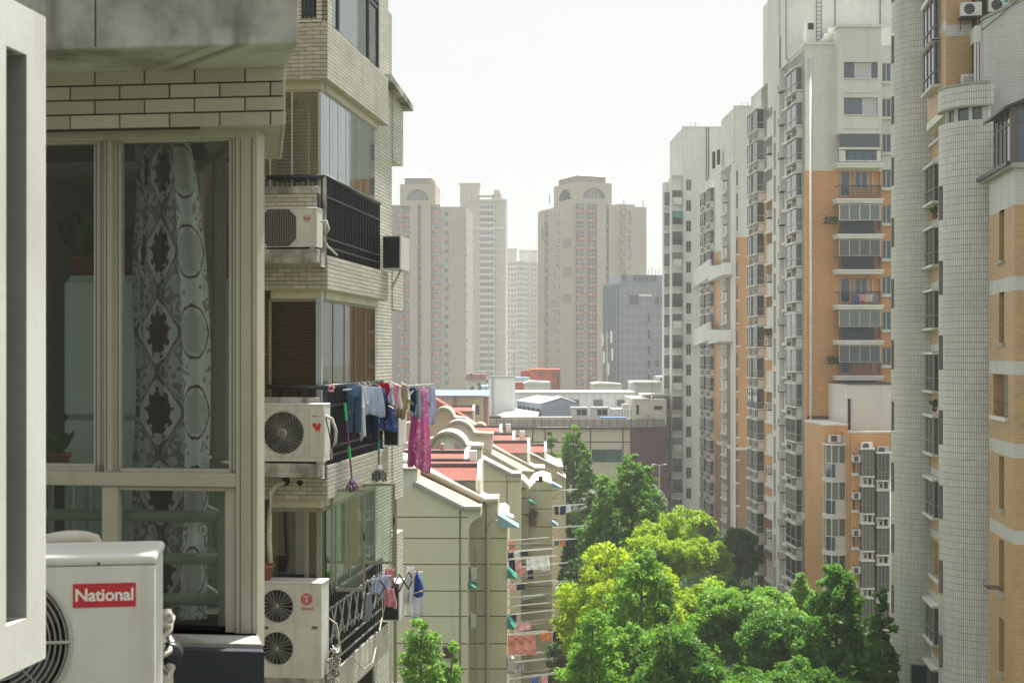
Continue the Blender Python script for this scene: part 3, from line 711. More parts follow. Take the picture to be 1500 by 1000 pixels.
MB().box(F3.x(433, .5), F3.x(449, .5), .5, .52, z1 - 1.0, z1).build('white_cloth_curtain', plain('net_curtain', (.5, .5, .49), .9), t3)
# open sashes of the lower balcony
def sash(px0, px1, py0, py1, y, ang, wd):
    x0 = F3.x(px0, y); z1_, z0_ = F3.z(py0, y, px0), F3.z(py1, y, px0)
    e = MB(); r_ = .04
    e.box(0, r_, -.02, .02, z0_, z1_).box(wd - r_, wd, -.02, .02, z0_, z1_).box(r_, wd - r_, -.02, .02, z0_, z0_ + r_).box(r_, wd - r_, -.02, .02, z1_ - r_, z1_)
    so_ = e.build('open_sash', m_beigeg, t3, loc=(x0, y, 0), rot=R(ang)); MB().box(r_, wd - r_, -.004, .004, z0_ + r_, z1_ - r_).build('pane', m_glassb, so_)
    MB().box(wd - .03, wd - .01, -.05, -.02, (z0_ + z1_) / 2, (z0_ + z1_) / 2 + .1).build('handle', m_black, so_)
sash(484, 530, 716, 866, .55, 14, .50)
sash(531, 575, 708, 826, 2.1, 14, .50)
# balcony railings: dark top rail, paired rails, upright bars
def railing(k, bars_m, yend, front=True, dense=.105, style=0):
    zb = zref - ST * k; zt_ = zb + 1.56; z0 = zb + .47
    rl = MB(); xr_ = -.045
    MB().tube((xr_, .0, zt_), (xr_, yend, zt_), .034, 10).build('top_rail', bars_m, t3, True)
    if front: MB().tube((F3.x(391, 0), .0, zt_), (xr_, .0, zt_), .034, 10).build('top_rail', bars_m, t3, True)
    for dz in ((-.27, -.85, -.97) if style == 0 else (-.2, -.62, -.8, -.98)): MB().box(xr_ - .012, xr_ + .02, 0, yend, zt_ + dz - .014, zt_ + dz + .014).build('mid_rail', bars_m if style == 0 else m_wire, t3)
    bar = MB().box(-.011, .011, -.011, .011, z0, zt_).mesh('bar', bars_m); n = int(yend / dense)
    for i in range(n + 1): inst('railing_bar', bar, t3, (xr_, yend * i / n, 0))
    if front:
        for px in (402, 417, 431, 448, 462): inst('railing_bar', MB().box(-.011, .011, -.011, .011, zb + 1.4, zt_).mesh('bar', bars_m), t3, (F3.x(px, 0), 0, 0))
    MB().box(xr_ - .02, xr_ + .02, -.02, .02, z0 - .2, zt_).build('corner_post', m_conc if k == 0 else bars_m, t3)
railing(0, m_black, 3.55)
MB().box(-.085, -.075, .05, 3.5, zref + .52, zref + 1.25).build('mesh_panel', plain('dark_mesh', (.02, .021, .03), .7), t3)
railing(1, m_black, 3.75)
MB().box(-.085, -.075, .05, 3.7, zref - ST + .52, zref - ST + 1.25).build('mesh_panel', MATS['dark_mesh'], t3)
railing(2, m_black, 3.7, False, .13, 1)
# diamond lattice on the lower railing
zb = zref - ST * 2
for i in range(7):
    y0 = .35 + i * .46
    for s_ in (-1, 1):
        MB().tube((.0, y0 - .16, zb + 1.15 - s_ * .26), (.0, y0 + .16, zb + 1.15 + s_ * .26), .014, 6).build('lattice_strip', m_wire, t3)
# ------------------------------------------------------------------ air conditioners on the shelves
def unitz(k): return zref - ST * k + .555
u = unitz(0)
a1 = ac_unit('air_conditioner', 'boxy white air conditioner with a dark octagonal grille on the upper balcony shelf', F3, F3.x(379, -.40), F3.x(464, -.40), -.40, u, u + .54, .33, [(F3.x(408, -.4), u + .265, .20)], .02, group=None, grill=False)
g = MB(); cx = F3.x(408, -.4) - (F3.x(379, -.4) + F3.x(464, -.4)) / 2
oct_ = [(cx + .245 * x, .265 + .25 * z) for x, z in ((-1, -.6), (-.6, -1), (.6, -1), (1, -.6), (1, .6), (.6, 1), (-.6, 1), (-1, .6))]
g.prism(oct_, -.178, -.166).build('octagonal_grille', m_fan, a1)
gw = MB()
for i in range(15): xx = cx - .22 + i * .0315; gw.box(xx - .002, xx + .002, -.184, -.178, .265 - .24 + max(0, abs(xx - cx) - .147), .265 + .24 - max(0, abs(xx - cx) - .147))
gw.build('grille_wire', m_wire, a1)
MB().box(.12, .125, -.168, -.164, .02, .5).build('panel_joint', m_acg, a1)
MB().box(.22, .32, -.168, -.165, .40, .43).box(.23, .31, -.168, -.165, .34, .36).build('faded_badge', plain('faded_badge_green', (.35, .40, .36), .5), a1)
MB().box(.22, .32, -.1685, -.165, .37, .395).build('faded_badge', m_redl, a1)
u = unitz(1)
cA = (F3.x(377, -.42) + F3.x(474, -.42)) / 2
a2 = ac_unit('air_conditioner', 'white air conditioner with a large swirled fan guard below the hanging laundry', F3, F3.x(377, -.42), F3.x(474, -.42), -.42, u, u + .79, .36, [(F3.x(415, -.42), u + .39, .285)], .03, grill=True, guard=dict(rings=1, spokes=34, twist=1.1, hub=.17, w_=.0045))
cx = F3.x(415, -.42) - cA
MB().prism([(cx - .31, .08), (cx + .31, .08), (cx + .31, .70), (cx - .31, .70)], -.181, -.1795).facade(cx - .32, cx + .32, .07, .71, [(cx - .30, cx + .30, .09, .69)], lambda a, b, c: (a, -.188, b), .008)
fr_ = MB().facade(cx - .325, cx + .325, .065, .715, [(cx - .305, cx + .305, .085, .695)], lambda a, b, c: (a, -.19 + c, b), .01).build('fan_surround', m_acw, a2)
MB().lathe([(0, -.2), (.05, -.2), (.056, -.188)], (cx, 0, .39), 20, 0, 360, 'y').build('hub_cap', m_acw, a2, True)
o = MB().box(cx + .37, cx + .58, -.192, -.18, .06, .72).build('side_panel', m_acw, a2); bevel(o, .006, 2)
txt('lettering', 'Haier', .035, m_redl, o, (cx + .44, -.1935, .62), depth=.0005); txt('lettering', 'since', .022, m_redl, o, (cx + .52, -.1935, .62), depth=.0005, bold=False)
# red two-figure sticker
st = MB(); sx0, sz0 = cx + .475, .47
for dx, rr in ((-.035, .03), (.032, .027)): st.lathe([(0, 0), (rr, 0)], (sx0 + dx, -.1935, sz0 + .03), 14, 0, 360, 'y')
st.prism([(sx0 - .055, sz0 + .01), (sx0 + .055, sz0 + .02), (sx0 + .03, sz0 - .07), (sx0 + .01, sz0 - .03), (sx0 - .01, sz0 - .075), (sx0 - .03, sz0 - .02)], -.1945, -.1925)
st.build('red_sticker', plain('sticker_red', (.55, .03, .03), .5), a2)
u = unitz(2) - .03
x0_, x1_ = F3.x(373, -.42), F3.x(471, -.42); cA = (x0_ + x1_) / 2
a3 = ac_unit('air_conditioner', 'tall white air conditioner with two stacked round fans on the lowest shelf', F3, x0_, x1_, -.42, u, u + 1.31, .40, [(F3.x(406, -.42), F3.z(887, -.42, 406), .222), (F3.x(406, -.42), F3.z(949, -.42, 406), .222)], .03, guard=dict(rings=1, spokes=20, hub=.12, w_=.0042))
xx, zz_ = F3.x(449, -.42) - cA, F3.z(877, -.42, 449) - u
MB().lathe([(0, -.002), (.082, -.002), (.082, 0)], (xx, -.2015, zz_), 28, 0, 360, 'y').build('round_logo', m_redl, a3)
MB().prism([(xx - .055, zz_ + .045), (xx + .045, zz_ + .05), (xx + .03, zz_ + .03), (xx + .012, zz_ + .03), (xx + .02, zz_ - .04), (xx - .018, zz_ - .05), (xx - .012, zz_ + .03), (xx - .05, zz_ + .03)], -.2055, -.204).build('logo_mark', plain('faded_pink', (.68, .42, .42), .5), a3)
txt('lettering', 'TRANE', .058, m_redl, a3, (xx, -.2025, zz_ - .135), depth=.0005, shear=.25)
for px in (389, 461):
    hx, hz = F3.x(px, -.42) - cA, F3.z(919, -.42, px) - u
    hb = MB().box(hx - .045, hx + .045, -.203, -.2, hz - .022, hz + .022).build('hand_hold', plain('ochre_label', (.30, .25, .12), .6), a3)
    MB().box(hx - .035, hx + .035, -.206, -.203, hz + .004, hz + .014).build('slot', m_dark, hb)
# small black grilled unit at the far end of the upper balcony
yb3 = Lb - .35
t_ = F3.thing('air_conditioner', 'narrow black grilled air conditioner hung at the far end of the upper balcony', 'air conditioner')
z_ = zref + .50
MB().box(-.03, .27, 3.75, 4.5, z_, z_ + .55).build('casing', m_acw, t_); MB().box(-.02, .25, 3.735, 3.748, z_ + .02, z_ + .53).build('front_grille', m_black, t_)
for i in range(12): MB().box(-.015, .245, 3.728, 3.734, z_ + .04 + i * .04, z_ + .055 + i * .04).build('grille_slat', m_fan, t_)
MB().tube((.2, 4.1, z_), (.05, 4.1, z_ - .3), .02, 6).build('bracket', m_conc, t_)
t_ = F3.thing('air_conditioner', 'black air conditioner half hidden behind the hanging trousers on the middle balcony', 'air conditioner')
z_ = zref - ST + .50
MB().box(-.03, .22, 3.85, 4.5, z_, z_ + .6).build('casing', m_acw, t_); MB().box(-.02, .2, 3.835, 3.848, z_ + .02, z_ + .58).build('front_grille', m_black, t_)
t_ = F3.thing('air_conditioner', 'black grilled unit behind the pink cloth on the lowest balcony', 'air conditioner')
z_ = zref - 2 * ST + .55
MB().box(-.03, .25, 3.75, 4.3, z_, z_ + .62).build('casing', m_acw, t_); MB().box(-.02, .23, 3.735, 3.748, z_ + .02, z_ + .6).build('front_grille', m_black, t_)
# hoses from the units
def hose(label, pts, r, m=None):
    h = F3.thing('hose', label, 'hose'); MB().path(pts, r, 8).build('hose_run', m or m_hose, h, True); return h
u0 = unitz(0); xr9 = F3.x(466, -.4)
hose('white looped hose at the right of the octagonal grille air conditioner', [(xr9 + .01, -.3, u0 + .35), (xr9 + .09, -.3, u0 + .36), (xr9 + .12, -.28, u0 + .25), (xr9 + .05, -.26, u0 + .12), (xr9 + .08, -.2, u0 + .02), (xr9 + .2, -.12, u0 - .1)], .016)
u1 = unitz(1); xr9 = F3.x(478, -.4)
hose('pale curved hose at the right of the swirled fan air conditioner', [(xr9 - .02, -.35, u1 + .62), (xr9 + .06, -.33, u1 + .58), (xr9 + .11, -.3, u1 + .42), (xr9 + .10, -.3, u1 + .25), (xr9 + .03, -.28, u1 + .15), (xr9 + .02, -.2, u1 + .03)], .022)
hose('black cable below the pale hose on the middle balcony', [(xr9 - .02, -.35, u1 + .6), (xr9 + .02, -.33, u1 + .4), (xr9 + .05, -.3, u1 + .2), (xr9 + .0, -.22, u1 - .05)], .009, m_black)
u2 = unitz(2)
xr9 = F3.x(478, -.4)
hose('white cable loop sagging across the lowest balcony parapet', [(xr9, -.35, u2 + .8), (xr9 + .12, -.3, u2 + .7), (xr9 + .15, -.2, u2 + .3), (.06, .3, u2 - .05), (.07, 1.1, u2 - .04), (.07, 1.9, u2 - .4), (.06, 2.6, u2 - .45), (.05, 3.3, u2 + .1), (.04, 3.6, u2 + .3)], .012)
r3 = random.Random(11)
pb = F3.thing('pipe_bundle', 'knot of taped white pipes beside the tall two fan air conditioner', 'pipes')
for i in range(8):
    MB().path([(xr9 + r3.uniform(-.03, .14), -.3 + r3.uniform(-.05, .2), u2 + .35 - q * .09 + r3.uniform(-.04, .04)) for q in range(8)], r3.choice((.008, .012, .018)), 6).build('pipe', m_hose if i % 3 else m_wire, pb, True)
xp = F3.x(391, -.45)
hp = F3.thing('drain_hose', 'white hose rising from the terracotta pot on the tall air conditioner to a wall hole', 'hose')
zA, zB = F3.z(822, -.3, 390), F3.z(706, -.05, 392)
MB().path([(xp, -.28, zA - .02), (xp - .02, -.28, zA + .3), (xp - .02, -.27, zA + .6), (xp - .01, -.22, zB - .12), (xp + .04, -.12, zB - .02), (xp + .12, .0, zB)], .034, 10).build('hose_run', m_hose, hp, True)
MB().lathe([(0, -.02), (.055, -.02), (.06, 0)], (xp + .14, -.01, zB + .01), 18, 0, 360, 'y').build('wall_hole', m_dark, hp)
MB().lathe([(0, -.02), (.035, -.02), (.04, 0)], (xp + .34, -.01, zB - .01), 18, 0, 360, 'y').build('wall_hole', m_dark, hp)
pt = thing('flower_pot', 'terracotta pot standing on the tall two fan air conditioner', 'flower pot', wl(F3, F3.x(388, -.28), -.26, u2 - .03 + 1.31))
MB().lathe([(0, 0), (.07, 0), (.10, .17), (.115, .17), (.115, .205), (.095, .205), (.088, .18), (0, .18)], n=24).build('pot', plain('terracotta', (.36, .13, .07), .7), pt, True)
for (yy, k, lab) in ((3.2, 2, 'grey knotted cloth bag hanging in the lowest balcony'),): pass
# ================================================================== laundry
def cmat(name, c, c2=None, scale=30, amt=.5):
    if name in MATS: return MATS[name]
    b = NB(name); tc_ = b.n('ShaderNodeTexCoord'); n = b.noise(5, 4, tc_.outputs['Object'])
    col = b.mix(n, sc(c, .75), sc(c, 1.2))
    if c2:
        v = b.n('ShaderNodeTexVoronoi', i_Scale=scale); b.l(tc_.outputs['Object'], v.inputs[0]); col = b.mix(b.math('LESS_THAN', v.outputs['Distance'], amt), col, c2)
    s1 = b.bsdf(col, .85); tr = b.n('ShaderNodeBsdfTranslucent'); b.l(col, tr.inputs[0]); ms = b.n('ShaderNodeMixShader', i_0=.35)
    b.l(s1, ms.inputs[1]); b.l(tr.outputs[0], ms.inputs[2]); return b.done(ms.outputs[0], name)
def garment(name, label, cat, P, wtop, wbot, ln, m, rz=0, folds=3, amp=.03, shape=None, grp='clothes hung on the middle balcony', seed=0, hanger=True, thick=.006):
    # P: world point of the top middle; cloth hangs down from it with folds
    t = thing(name, label, cat, (P[0], P[1], P[2]), rz, grp); r_ = random.Random(seed + int(ln * 100))
    ph = r_.uniform(0, 6); rows = []; n = 14; mcol = 17
    for i in range(n + 1):
        q = i / n; w_ = wtop + (wbot - wtop) * q; row = []
        if shape: w_ *= shape(q)
        for j in range(mcol + 1):
            s_ = j / mcol - .5
            x = s_ * w_ + .02 * math.sin(q * 3 + ph); y = amp * (.3 + q) * math.sin(s_ * folds * 6.283 + ph + q * .8) + .01 * math.sin(q * 9 + s_ * 4)
            row.append((x, y, -q * ln * (1 + .05 * math.sin(s_ * 5 + ph))))
        rows.append(row)
    cloth_uv('cloth', rows, m, t, 1, True, thick)
    if hanger: MB().path([(-wtop * .45, 0, -.0), (0, 0, .05), (0, 0, .10)], .006, 5).path([(wtop * .45, 0, 0), (0, 0, .05)], .006, 5).build('hanger', m_wire, t)
    return t
def legs(name, label, P, wd, ln, m, rz=0, seed=0, grp='clothes hung on the middle balcony'):
    t = thing(name, label, 'trousers', P, rz, grp)
    for s_ in (-1, 1):
        rows = []
        for i in range(13):
            q = i / 12; row = []
            for j in range(9):
                a = j / 8 * 2 * math.pi; rr = wd * .27 * (1 - .25 * q); fl = .25
                row.append((s_ * wd * (.22 + .05 * q) + rr * math.cos(a), rr * fl * math.sin(a) + .02 * math.sin(q * 6 + s_ + seed), -.18 * (ln) - q * ln * .82))
            rows.append(row)
        cloth_uv('trouser_leg', rows, m, t)
    rows = [[(wd * .5 * math.cos(j / 12 * 6.283) * (.92 + .08 * q), wd * .13 * math.sin(j / 12 * 6.283), -q * ln * .25) for j in range(13)] for q in (0, .25, .5, .75, 1)]
    cloth_uv('waist', rows, m, t)
    return t
z_rack = F3.z(563, 3.0, 560)
rk = F3.thing('drying_rack', 'grey folding drying rack reaching out from the middle balcony full of clothes', 'drying rack')
RA, RB = (.05, .9, z_rack - .03), (F3.ony(632, 566, 4.2)[0], 4.2, z_rack - .02)
for dy in (-.25, .0, .25): MB().tube((RA[0], RA[1] + dy, RA[2]), (RB[0], RB[1] + dy, RB[2]), .011, 6).build('rack_rod', m_alu, rk)
m_brown = plain('taupe_arm', (.22, .20, .17), .5)
def along(q, dx=0, dz=0, dy=0): return (RA[0] + (RB[0] - RA[0]) * q + dx, RA[1] + (RB[1] - RA[1]) * q + dy, RA[2] + dz)
for q in (0.02, .3, .58, .78):
    a, b = along(q, 0, -.04), along(q + .2, 0, -.34); MB().tube(a, b, .02, 6).build('scissor_arm', m_brown, rk)
    a, b = along(q, 0, -.34), along(q + .2, 0, -.04); MB().tube(a, b, .02, 6).build('scissor_arm', m_brown, rk)
C_ = dict(denim=cmat('denim', (.07, .14, .25)), white=cmat('white_cotton', (.72, .73, .76)), lilac=cmat('pale_lilac', (.60, .64, .80)), red=cmat('red_cotton', (.55, .02, .05)),
          navy=cmat('navy_cotton', (.012, .02, .06)), blue=cmat('blue_cotton', (.10, .15, .42), (.75, .75, .8), 14, .16), pinkf=cmat('pink_floral', (.72, .36, .42), (.75, .72, .6), 25, .3),
          tan=cmat('tan_cotton', (.52, .40, .25)), pink=cmat('pink_satin', (.88, .32, .62), (.95, .8, .9), 13, .30), pinkp=cmat('purple_pink', (.5, .12, .36)), black=cmat('black_cotton', (.02, .02, .025)),
          check=cmat('pale_blue_cloth', (.55, .62, .74), (.35, .42, .58), 40, .25), grey=cmat('grey_cotton', (.30, .32, .36)), dblue=cmat('dark_blue', (.02, .07, .17)), lime=cmat('lime_cotton', (.45, .62, .12)), teal=cmat('teal_cotton', (.03, .16, .17)))
def GP(px, py, y): x, z = F3.ony(px, py, y); return wl(F3, x, y, z)
seq = [('shirt', 524, 566, 1.05, 'white', 'white shirt beside the blue jeans, near the railing', .2, .34, 'G'),
       ('shorts', 556, 568, 1.75, 'denim', 'blue denim shorts between the ruffled blouse and the red cloth', .2, .42, 'L'),
       ('shirt', 580, 566, 2.6, 'white', 'white shirt between the flowered shirt and the tan shirt', .2, .36, 'G'),
       ('shirt', 570, 566, 2.25, 'lilac', 'pale lilac shirt in front of the pink flowered shirt', .16, .3, 'G'),
       ('towel', 608, 566, 3.6, 'check', 'pale blue towel behind the long pink dress', .2, .5, 'G'),
       ('jeans', 518, 565, 1.0, 'denim', 'blue jeans hung nearest the viewer on the middle balcony', .24, .68, 'L'),
       ('sock_stocking', 532, 568, 1.2, 'white', 'long white stocking beside the blue jeans', .09, .75, 'S'),
       ('shirt', 531, 564, 1.35, 'lilac', 'short white cotton top behind the long white stocking', .16, .3, 'G'),
       ('blouse', 547, 566, 1.5, 'check', 'pale blue ruffled blouse in the middle of the drying rack', .24, .44, 'G'),
       ('trousers', 543, 594, 1.7, 'navy', 'dark navy trousers hanging below the ruffled blouse', .24, .55, 'L'),
       ('cap', 561, 561, 1.9, 'red', 'bright red cloth bunched on the drying rack', .16, .18, 'G'),
       ('skirt', 567, 598, 2.1, 'blue', 'blue skirt with white dots below the rack', .25, .35, 'G'),
       ('trousers', 562, 590, 2.25, 'black', 'black trousers behind the blue dotted skirt', .22, .55, 'L'),
       ('shirt', 573, 564, 2.4, 'pinkf', 'pink flowered shirt in the middle of the drying rack', .24, .38, 'G'),
       ('vest', 561, 572, 2.0, 'black', 'black vest hanging under the red cloth', .14, .42, 'G'),
       ('shirt', 587, 564, 2.8, 'tan', 'tan shirt between the flowered shirt and the green stripe', .20, .52, 'G'),
       ('towel', 594, 566, 3.0, 'white', 'small white towel right of the tan shirt', .13, .22, 'G'),
       ('towel', 597, 574, 3.1, 'lime', 'lime green cloth strip right of the tan shirt', .07, .24, 'G'),
       ('towel', 592, 572, 2.95, 'grey', 'grey cloth hanging behind the lime strip', .12, .3, 'G'),
       ('trousers', 604, 568, 3.4, 'dblue', 'dark blue trousers beside the long pink dress', .09, .38, 'G'),
       ('dress', 627, 566, 4.1, 'lilac', 'pale lilac blouse at the outer end of the rack', .20, .62, 'G'),
       ('towel', 525, 570, 1.1, 'teal', 'teal cloth behind the blue jeans', .10, .55, 'G'),
       ('shirt', 539, 564, 1.6, 'pinkf', 'small pink flowered cloth behind the ruffled blouse', .14, .2, 'G')]
for i, (nm, px, py, y, c, lab, wd, ln, kd) in enumerate(seq):
    P = GP(px, py, y); nm2 = {'sock_stocking': 'stocking'}.get(nm, nm)
    if kd == 'L': legs(nm2, lab, P, wd, ln, C_[c], F3.rz + rnd.uniform(-.2, .2), i)
    else: garment(nm2, lab, {'cap': 'cloth', 'sock_stocking': 'stocking'}.get(nm, nm), P, wd, wd * (1.35 if nm in ('skirt', 'dress', 'blouse', 'cap') else 1.0), ln, C_[c], F3.rz + rnd.uniform(-.35, .35), 3 if kd == 'G' else 1, .02, seed=i, thick=.008)
Pd = GP(614, 567, 3.8)
td = garment('dress', 'long pink flowered dress, the longest thing on the drying rack', 'dress', Pd, .22, .42, 1.36, C_['pink'], F3.rz, 3, .04, lambda q: 1 if q < .9 else 1 - (q - .9) * .8, seed=3)
rows = [[(-.09 - .10 * min(1, q * 1.5) + j * .018 + .012 * math.sin(j), .03 * math.sin(j * 1.3 + q * 2) - .04, -.2 - q * 1.12) for j in range(7)] for q in [k / 12 for k in range(13)]]
cloth_uv('purple_panel', rows, C_['pinkp'], td)
mp = cmat('pink_flower_print', (.85, .25, .55), (.9, .75, .85), 60, .35); fl = MB()
r_ = random.Random(3)
for j in range(34):
    a = r_.uniform(0, 6.28); rr = r_.uniform(.02, .13); x, z = rr * math.cos(a) + .02, -.95 + rr * math.sin(a) * 1.2
    fl.face((x - .02, -.085, z), (x + .012 * math.cos(a), -.09, z + .03), (x + .02, -.085, z), (x, -.088, z - .03))
fl.build('flower_print', mp, td)
# mops and brush hanging on the railing
def mop(label, px0, py0, px1, py1, y, headm, poleA, poleB, big):
    x0, z0 = F3.ony(px0, py0, y); x1, z1 = F3.ony(px1, py1, y); t = F3.thing('mop', label, 'mop')
    a, b = Vector((x0, y, z0)), Vector((x1, y, z1)); L_ = b - a
    MB().tube(a, b, .013, 8).build('handle', poleA, t)
    for q0, q1 in ((0, .22), (.55, .70), (.93, 1)): MB().tube(a + L_ * q0, a + L_ * q1, .021, 8).build('grip', poleB, t)
    MB().lathe([(.02, .06), (.05, .02), (.06, -.02), (0, -.02)], tuple(b), 14).build('mop_socket', headm if not big else m_whitep, t, True)
    hd = MB(); r_ = random.Random(px0)
    for j in range(60 if big else 34):
        a_ = r_.uniform(0, 6.28); rr = r_.uniform(.3, 1) * (.12 if big else .10); l_ = r_.uniform(.7, 1) * (.2 if big else .14)
        hd.path([b + Vector((math.cos(a_) * .03, math.sin(a_) * .03, -.01)), b + Vector((math.cos(a_) * rr, math.sin(a_) * rr, -l_ * .45)), b + Vector((math.cos(a_) * rr, math.sin(a_) * rr * .9, -l_))], .011 if big else .007, 5)
    hd.build('mop_strands', headm, t)
m_gr = plain('green_plastic', (.02, .42, .12), .4); m_tl = plain('teal_plastic', (.02, .30, .24), .4)
mop('purple handled mop with green grips hanging on the middle railing', 505, 590, 516, 706, -.0 + .25, cmat('purple_strands', (.25, .14, .28), (.5, .4, .5), 50, .4), plain('purple_pole', (.13, .03, .09), .4), m_gr, False)
mop('teal handled mop with thick grey strands hanging on the middle railing', 554, 600, 555, 686, 1.9, cmat('grey_strands', (.32, .31, .30)), plain('brown_pole', (.12, .09, .08), .4), m_tl, True)
pk = F3.thing('cloth_flower', 'small pink and white cloth tied to the middle railing', 'cloth')
x_, z_ = F3.ony(485, 568, .1); r_ = random.Random(2); pf = MB()
for j in range(40):
    d = Vector((r_.gauss(0, 1), r_.gauss(0, 1), r_.gauss(0, 1))).normalized() * .05; c = Vector((x_, .1, z_)); e = Vector((r_.gauss(0, 1), r_.gauss(0, 1), r_.gauss(0, 1))).normalized() * .025
    pf.face(c + d, c + d + e, c + d * 1.2 - e, c + d * .6)
pf.build('petal', cmat('pink_white_cloth', (.75, .25, .35), (.8, .75, .75), 70, .3), pk)
# lower drying rack
rk2 = F3.thing('drying_rack', 'dark zigzag drying rack reaching out from the lowest balcony', 'drying rack')
zr = F3.z(862, 3.6, 600); P0 = Vector((.0, 2.6, zr + .12)); P1 = Vector((F3.ony(612, 846, 4.4)[0], 4.4, F3.ony(612, 846, 4.4)[1]))
m_dk = plain('dark_brown_metal', (.06, .045, .04), .5)
for i in range(5):
    q0, q1 = i / 5, (i + 1) / 5; s_ = .14 if i % 2 else -.14
    a, b = P0.lerp(P1, q0), P0.lerp(P1, q1)
    MB().tube(a + Vector((0, 0, s_)), b - Vector((0, 0, s_)), .015, 6).build('scissor_arm', m_dk, rk2); MB().tube(a - Vector((0, 0, s_)), b + Vector((0, 0, s_)), .015, 6).build('scissor_arm', m_dk, rk2)
g2 = 'clothes hung on the lowest balcony'
low = [('cloth', 600, 830, 4.2, 'white', 'white towel left of the blue satchel on the lowest rack', .17, .60, .9), ('cloth', 612, 836, 4.5, 'white', 'long white cloth behind the blue cloth on the lowest rack', .17, .78, 1.2),
       ('cloth', 562, 842, 3.3, 'lilac', 'white shirt beside the pink cloth on the lowest rack', .25, .38, 1.2), ('cloth', 571, 832, 3.6, 'pinkf', 'pale pink cloth at the middle of the lowest rack', .2, .40, 1.1),
       ('cloth', 570, 862, 3.2, 'pinkf', 'salmon pink cloth hanging low on the lowest rack', .22, .3, 1), ('cloth', 550, 846, 2.7, 'check', 'patterned grey cloth near the open sash of the lowest rack', .12, .25, 1)]
for i, (nm, px, py, y, c, lab, wd, ln, fl_) in enumerate(low): garment(nm, lab, 'cloth', GP(px, py, y), wd * .8, wd * fl_, ln, C_[c], F3.rz + .3 * (i % 3 - 1), 2, .03, None, g2, i + 20, False)
bs = garment('satchel', 'blue cloth bag with yellow trim at the outer end of the lowest rack', 'bag', GP(606, 838, 4.35), .10, .30, .40, cmat('bright_blue', (.03, .12, .42)), F3.rz + .2, 2, .04, lambda q: 1 + .3 * math.sin(q * 3), g2, 9, False)
MB().path([(-.16, -.07, -.30), (0, -.08, -.34), (.16, -.06, -.30)], .012, 6).build('yellow_trim', plain('yellow_trim', (.5, .4, .08), .6), bs)
garment('cloth', 'grey rag hanging over the lowest railing', 'cloth', GP(538, 868, 2.2), .12, .2, .42, C_['grey'], F3.rz + 1.2, 3, .03, None, g2, 31, False)
# ================================================================== cream gabled apartment houses
m_cr = paint('cream_render', (.66, .61, .43), .85, .4, .12, (1.2, .05), 12, .1, (.20, .18, .13))
m_crg = paint('pale_green_render', (.67, .65, .48), .85, .32, .12, (1.2, .05), 12, .1, (.22, .2, .16))
m_pink = paint('pale_pink_render', (.60, .53, .49), .85, .25, .15, True, 12, .1, (.2, .18, .15))
m_pale = paint('pale_frieze', (.66, .69, .66), .8, .2, .3, True, 12, .1)
m_cope = paint('weathered_coping', (.44, .42, .36), .85, .85, .5, True, 20, .3, (.09, .085, .08))
m_peach = paint('peach_roof_render', (.52, .38, .25), .9, .3, .4, True, 12, .2, (.25, .2, .15))
m_joint = plain('wall_joint', (.16, .15, .11), .9)
def redroof():
    b = NB('red_roof_tile'); tc_ = b.n('ShaderNodeTexCoord'); sp = b.n('ShaderNodeSeparateXYZ'); b.l(tc_.outputs['Object'], sp.inputs[0])
    wv, ob, _ = wallvec(b); cb = b.n('ShaderNodeCombineXYZ'); b.l(sp.outputs[0], cb.inputs[0]); b.l(b.math('ADD', sp.outputs[2], b.math('MULTIPLY', sp.outputs[1], .6)), cb.inputs[1])
    br = b.n('ShaderNodeTexBrick', offset=.5); b.l(cb.outputs[0], br.inputs[0])
    for k, v in (('Scale', 1), ('Brick Width', .32), ('Row Height', .22), ('Mortar Size', .02), ('Bias', 0)): br.inputs[k].default_value = v
    br.inputs['Color1'].default_value = (.27, .062, .04, 1); br.inputs['Color2'].default_value = (.36, .09, .058, 1); br.inputs['Mortar'].default_value = (.14, .03, .02, 1)
    c = dirty(b, br.outputs[0], ob, wv, .4, .5); return b.done(b.bsdf(c, .75, b.math('SUBTRACT', 1, br.outputs['Fac']), .5, .03), 'red_roof_tile')
m_rr = redroof()
m_pipe = plain('cream_pipe', (.55, .52, .38), .5)
m_gpan = glass_far('far_pane')
m_wal = plain('white_sheet', (.72, .72, .70), .6)
m_gray = plain('grey_sheet', (.38, .39, .38), .6)
def coping_path(F_, pts, y, parent, th=.38, dep=.5, m=None, name='coping'):
    P = ppoly(F_, pts, y)
    for (a, b) in zip(P, P[1:]):
        d = Vector((b[0] - a[0], b[1] - a[1])); n = Vector((-d.y, d.x)).normalized()
        for k, (off, tt, pr) in enumerate(((0, th * .45, dep), (th * .45, th * .35, dep * .7))):
            q = [(a[0] - n.x * off, a[1] - n.y * off), (b[0] - n.x * off, b[1] - n.y * off), (b[0] - n.x * (off + tt), b[1] - n.y * (off + tt)), (a[0] - n.x * (off + tt), a[1] - n.y * (off + tt))]
            MB().prism(q, y - pr + .003 * k, y + .25, 'y').build(name, m or m_cope, parent)
def arch_pts(cx, cy, rx, ry, a0, a1, n=14): return [(cx + rx * math.cos(R(a0 + (a1 - a0) * i / n)), cy - ry * math.sin(R(a0 + (a1 - a0) * i / n))) for i in range(n + 1)]
def prism_part(F_, name, pts, y0, y1, m, parent): return MB().prism(ppoly(F_, pts, y0)[::-1], y0, y1, 'y').build(name, m, parent)
def seams(F_, x0, x1, ys, y, parent, w_=.035):
    for py in ys: z = F_.z(py, y, (x0 + x1) / 2); MB().box(F_.x(x0, y), F_.x(x1, y), y - .006, y + .02, z - w_, z + w_).build('wall_joint', m_joint, parent)
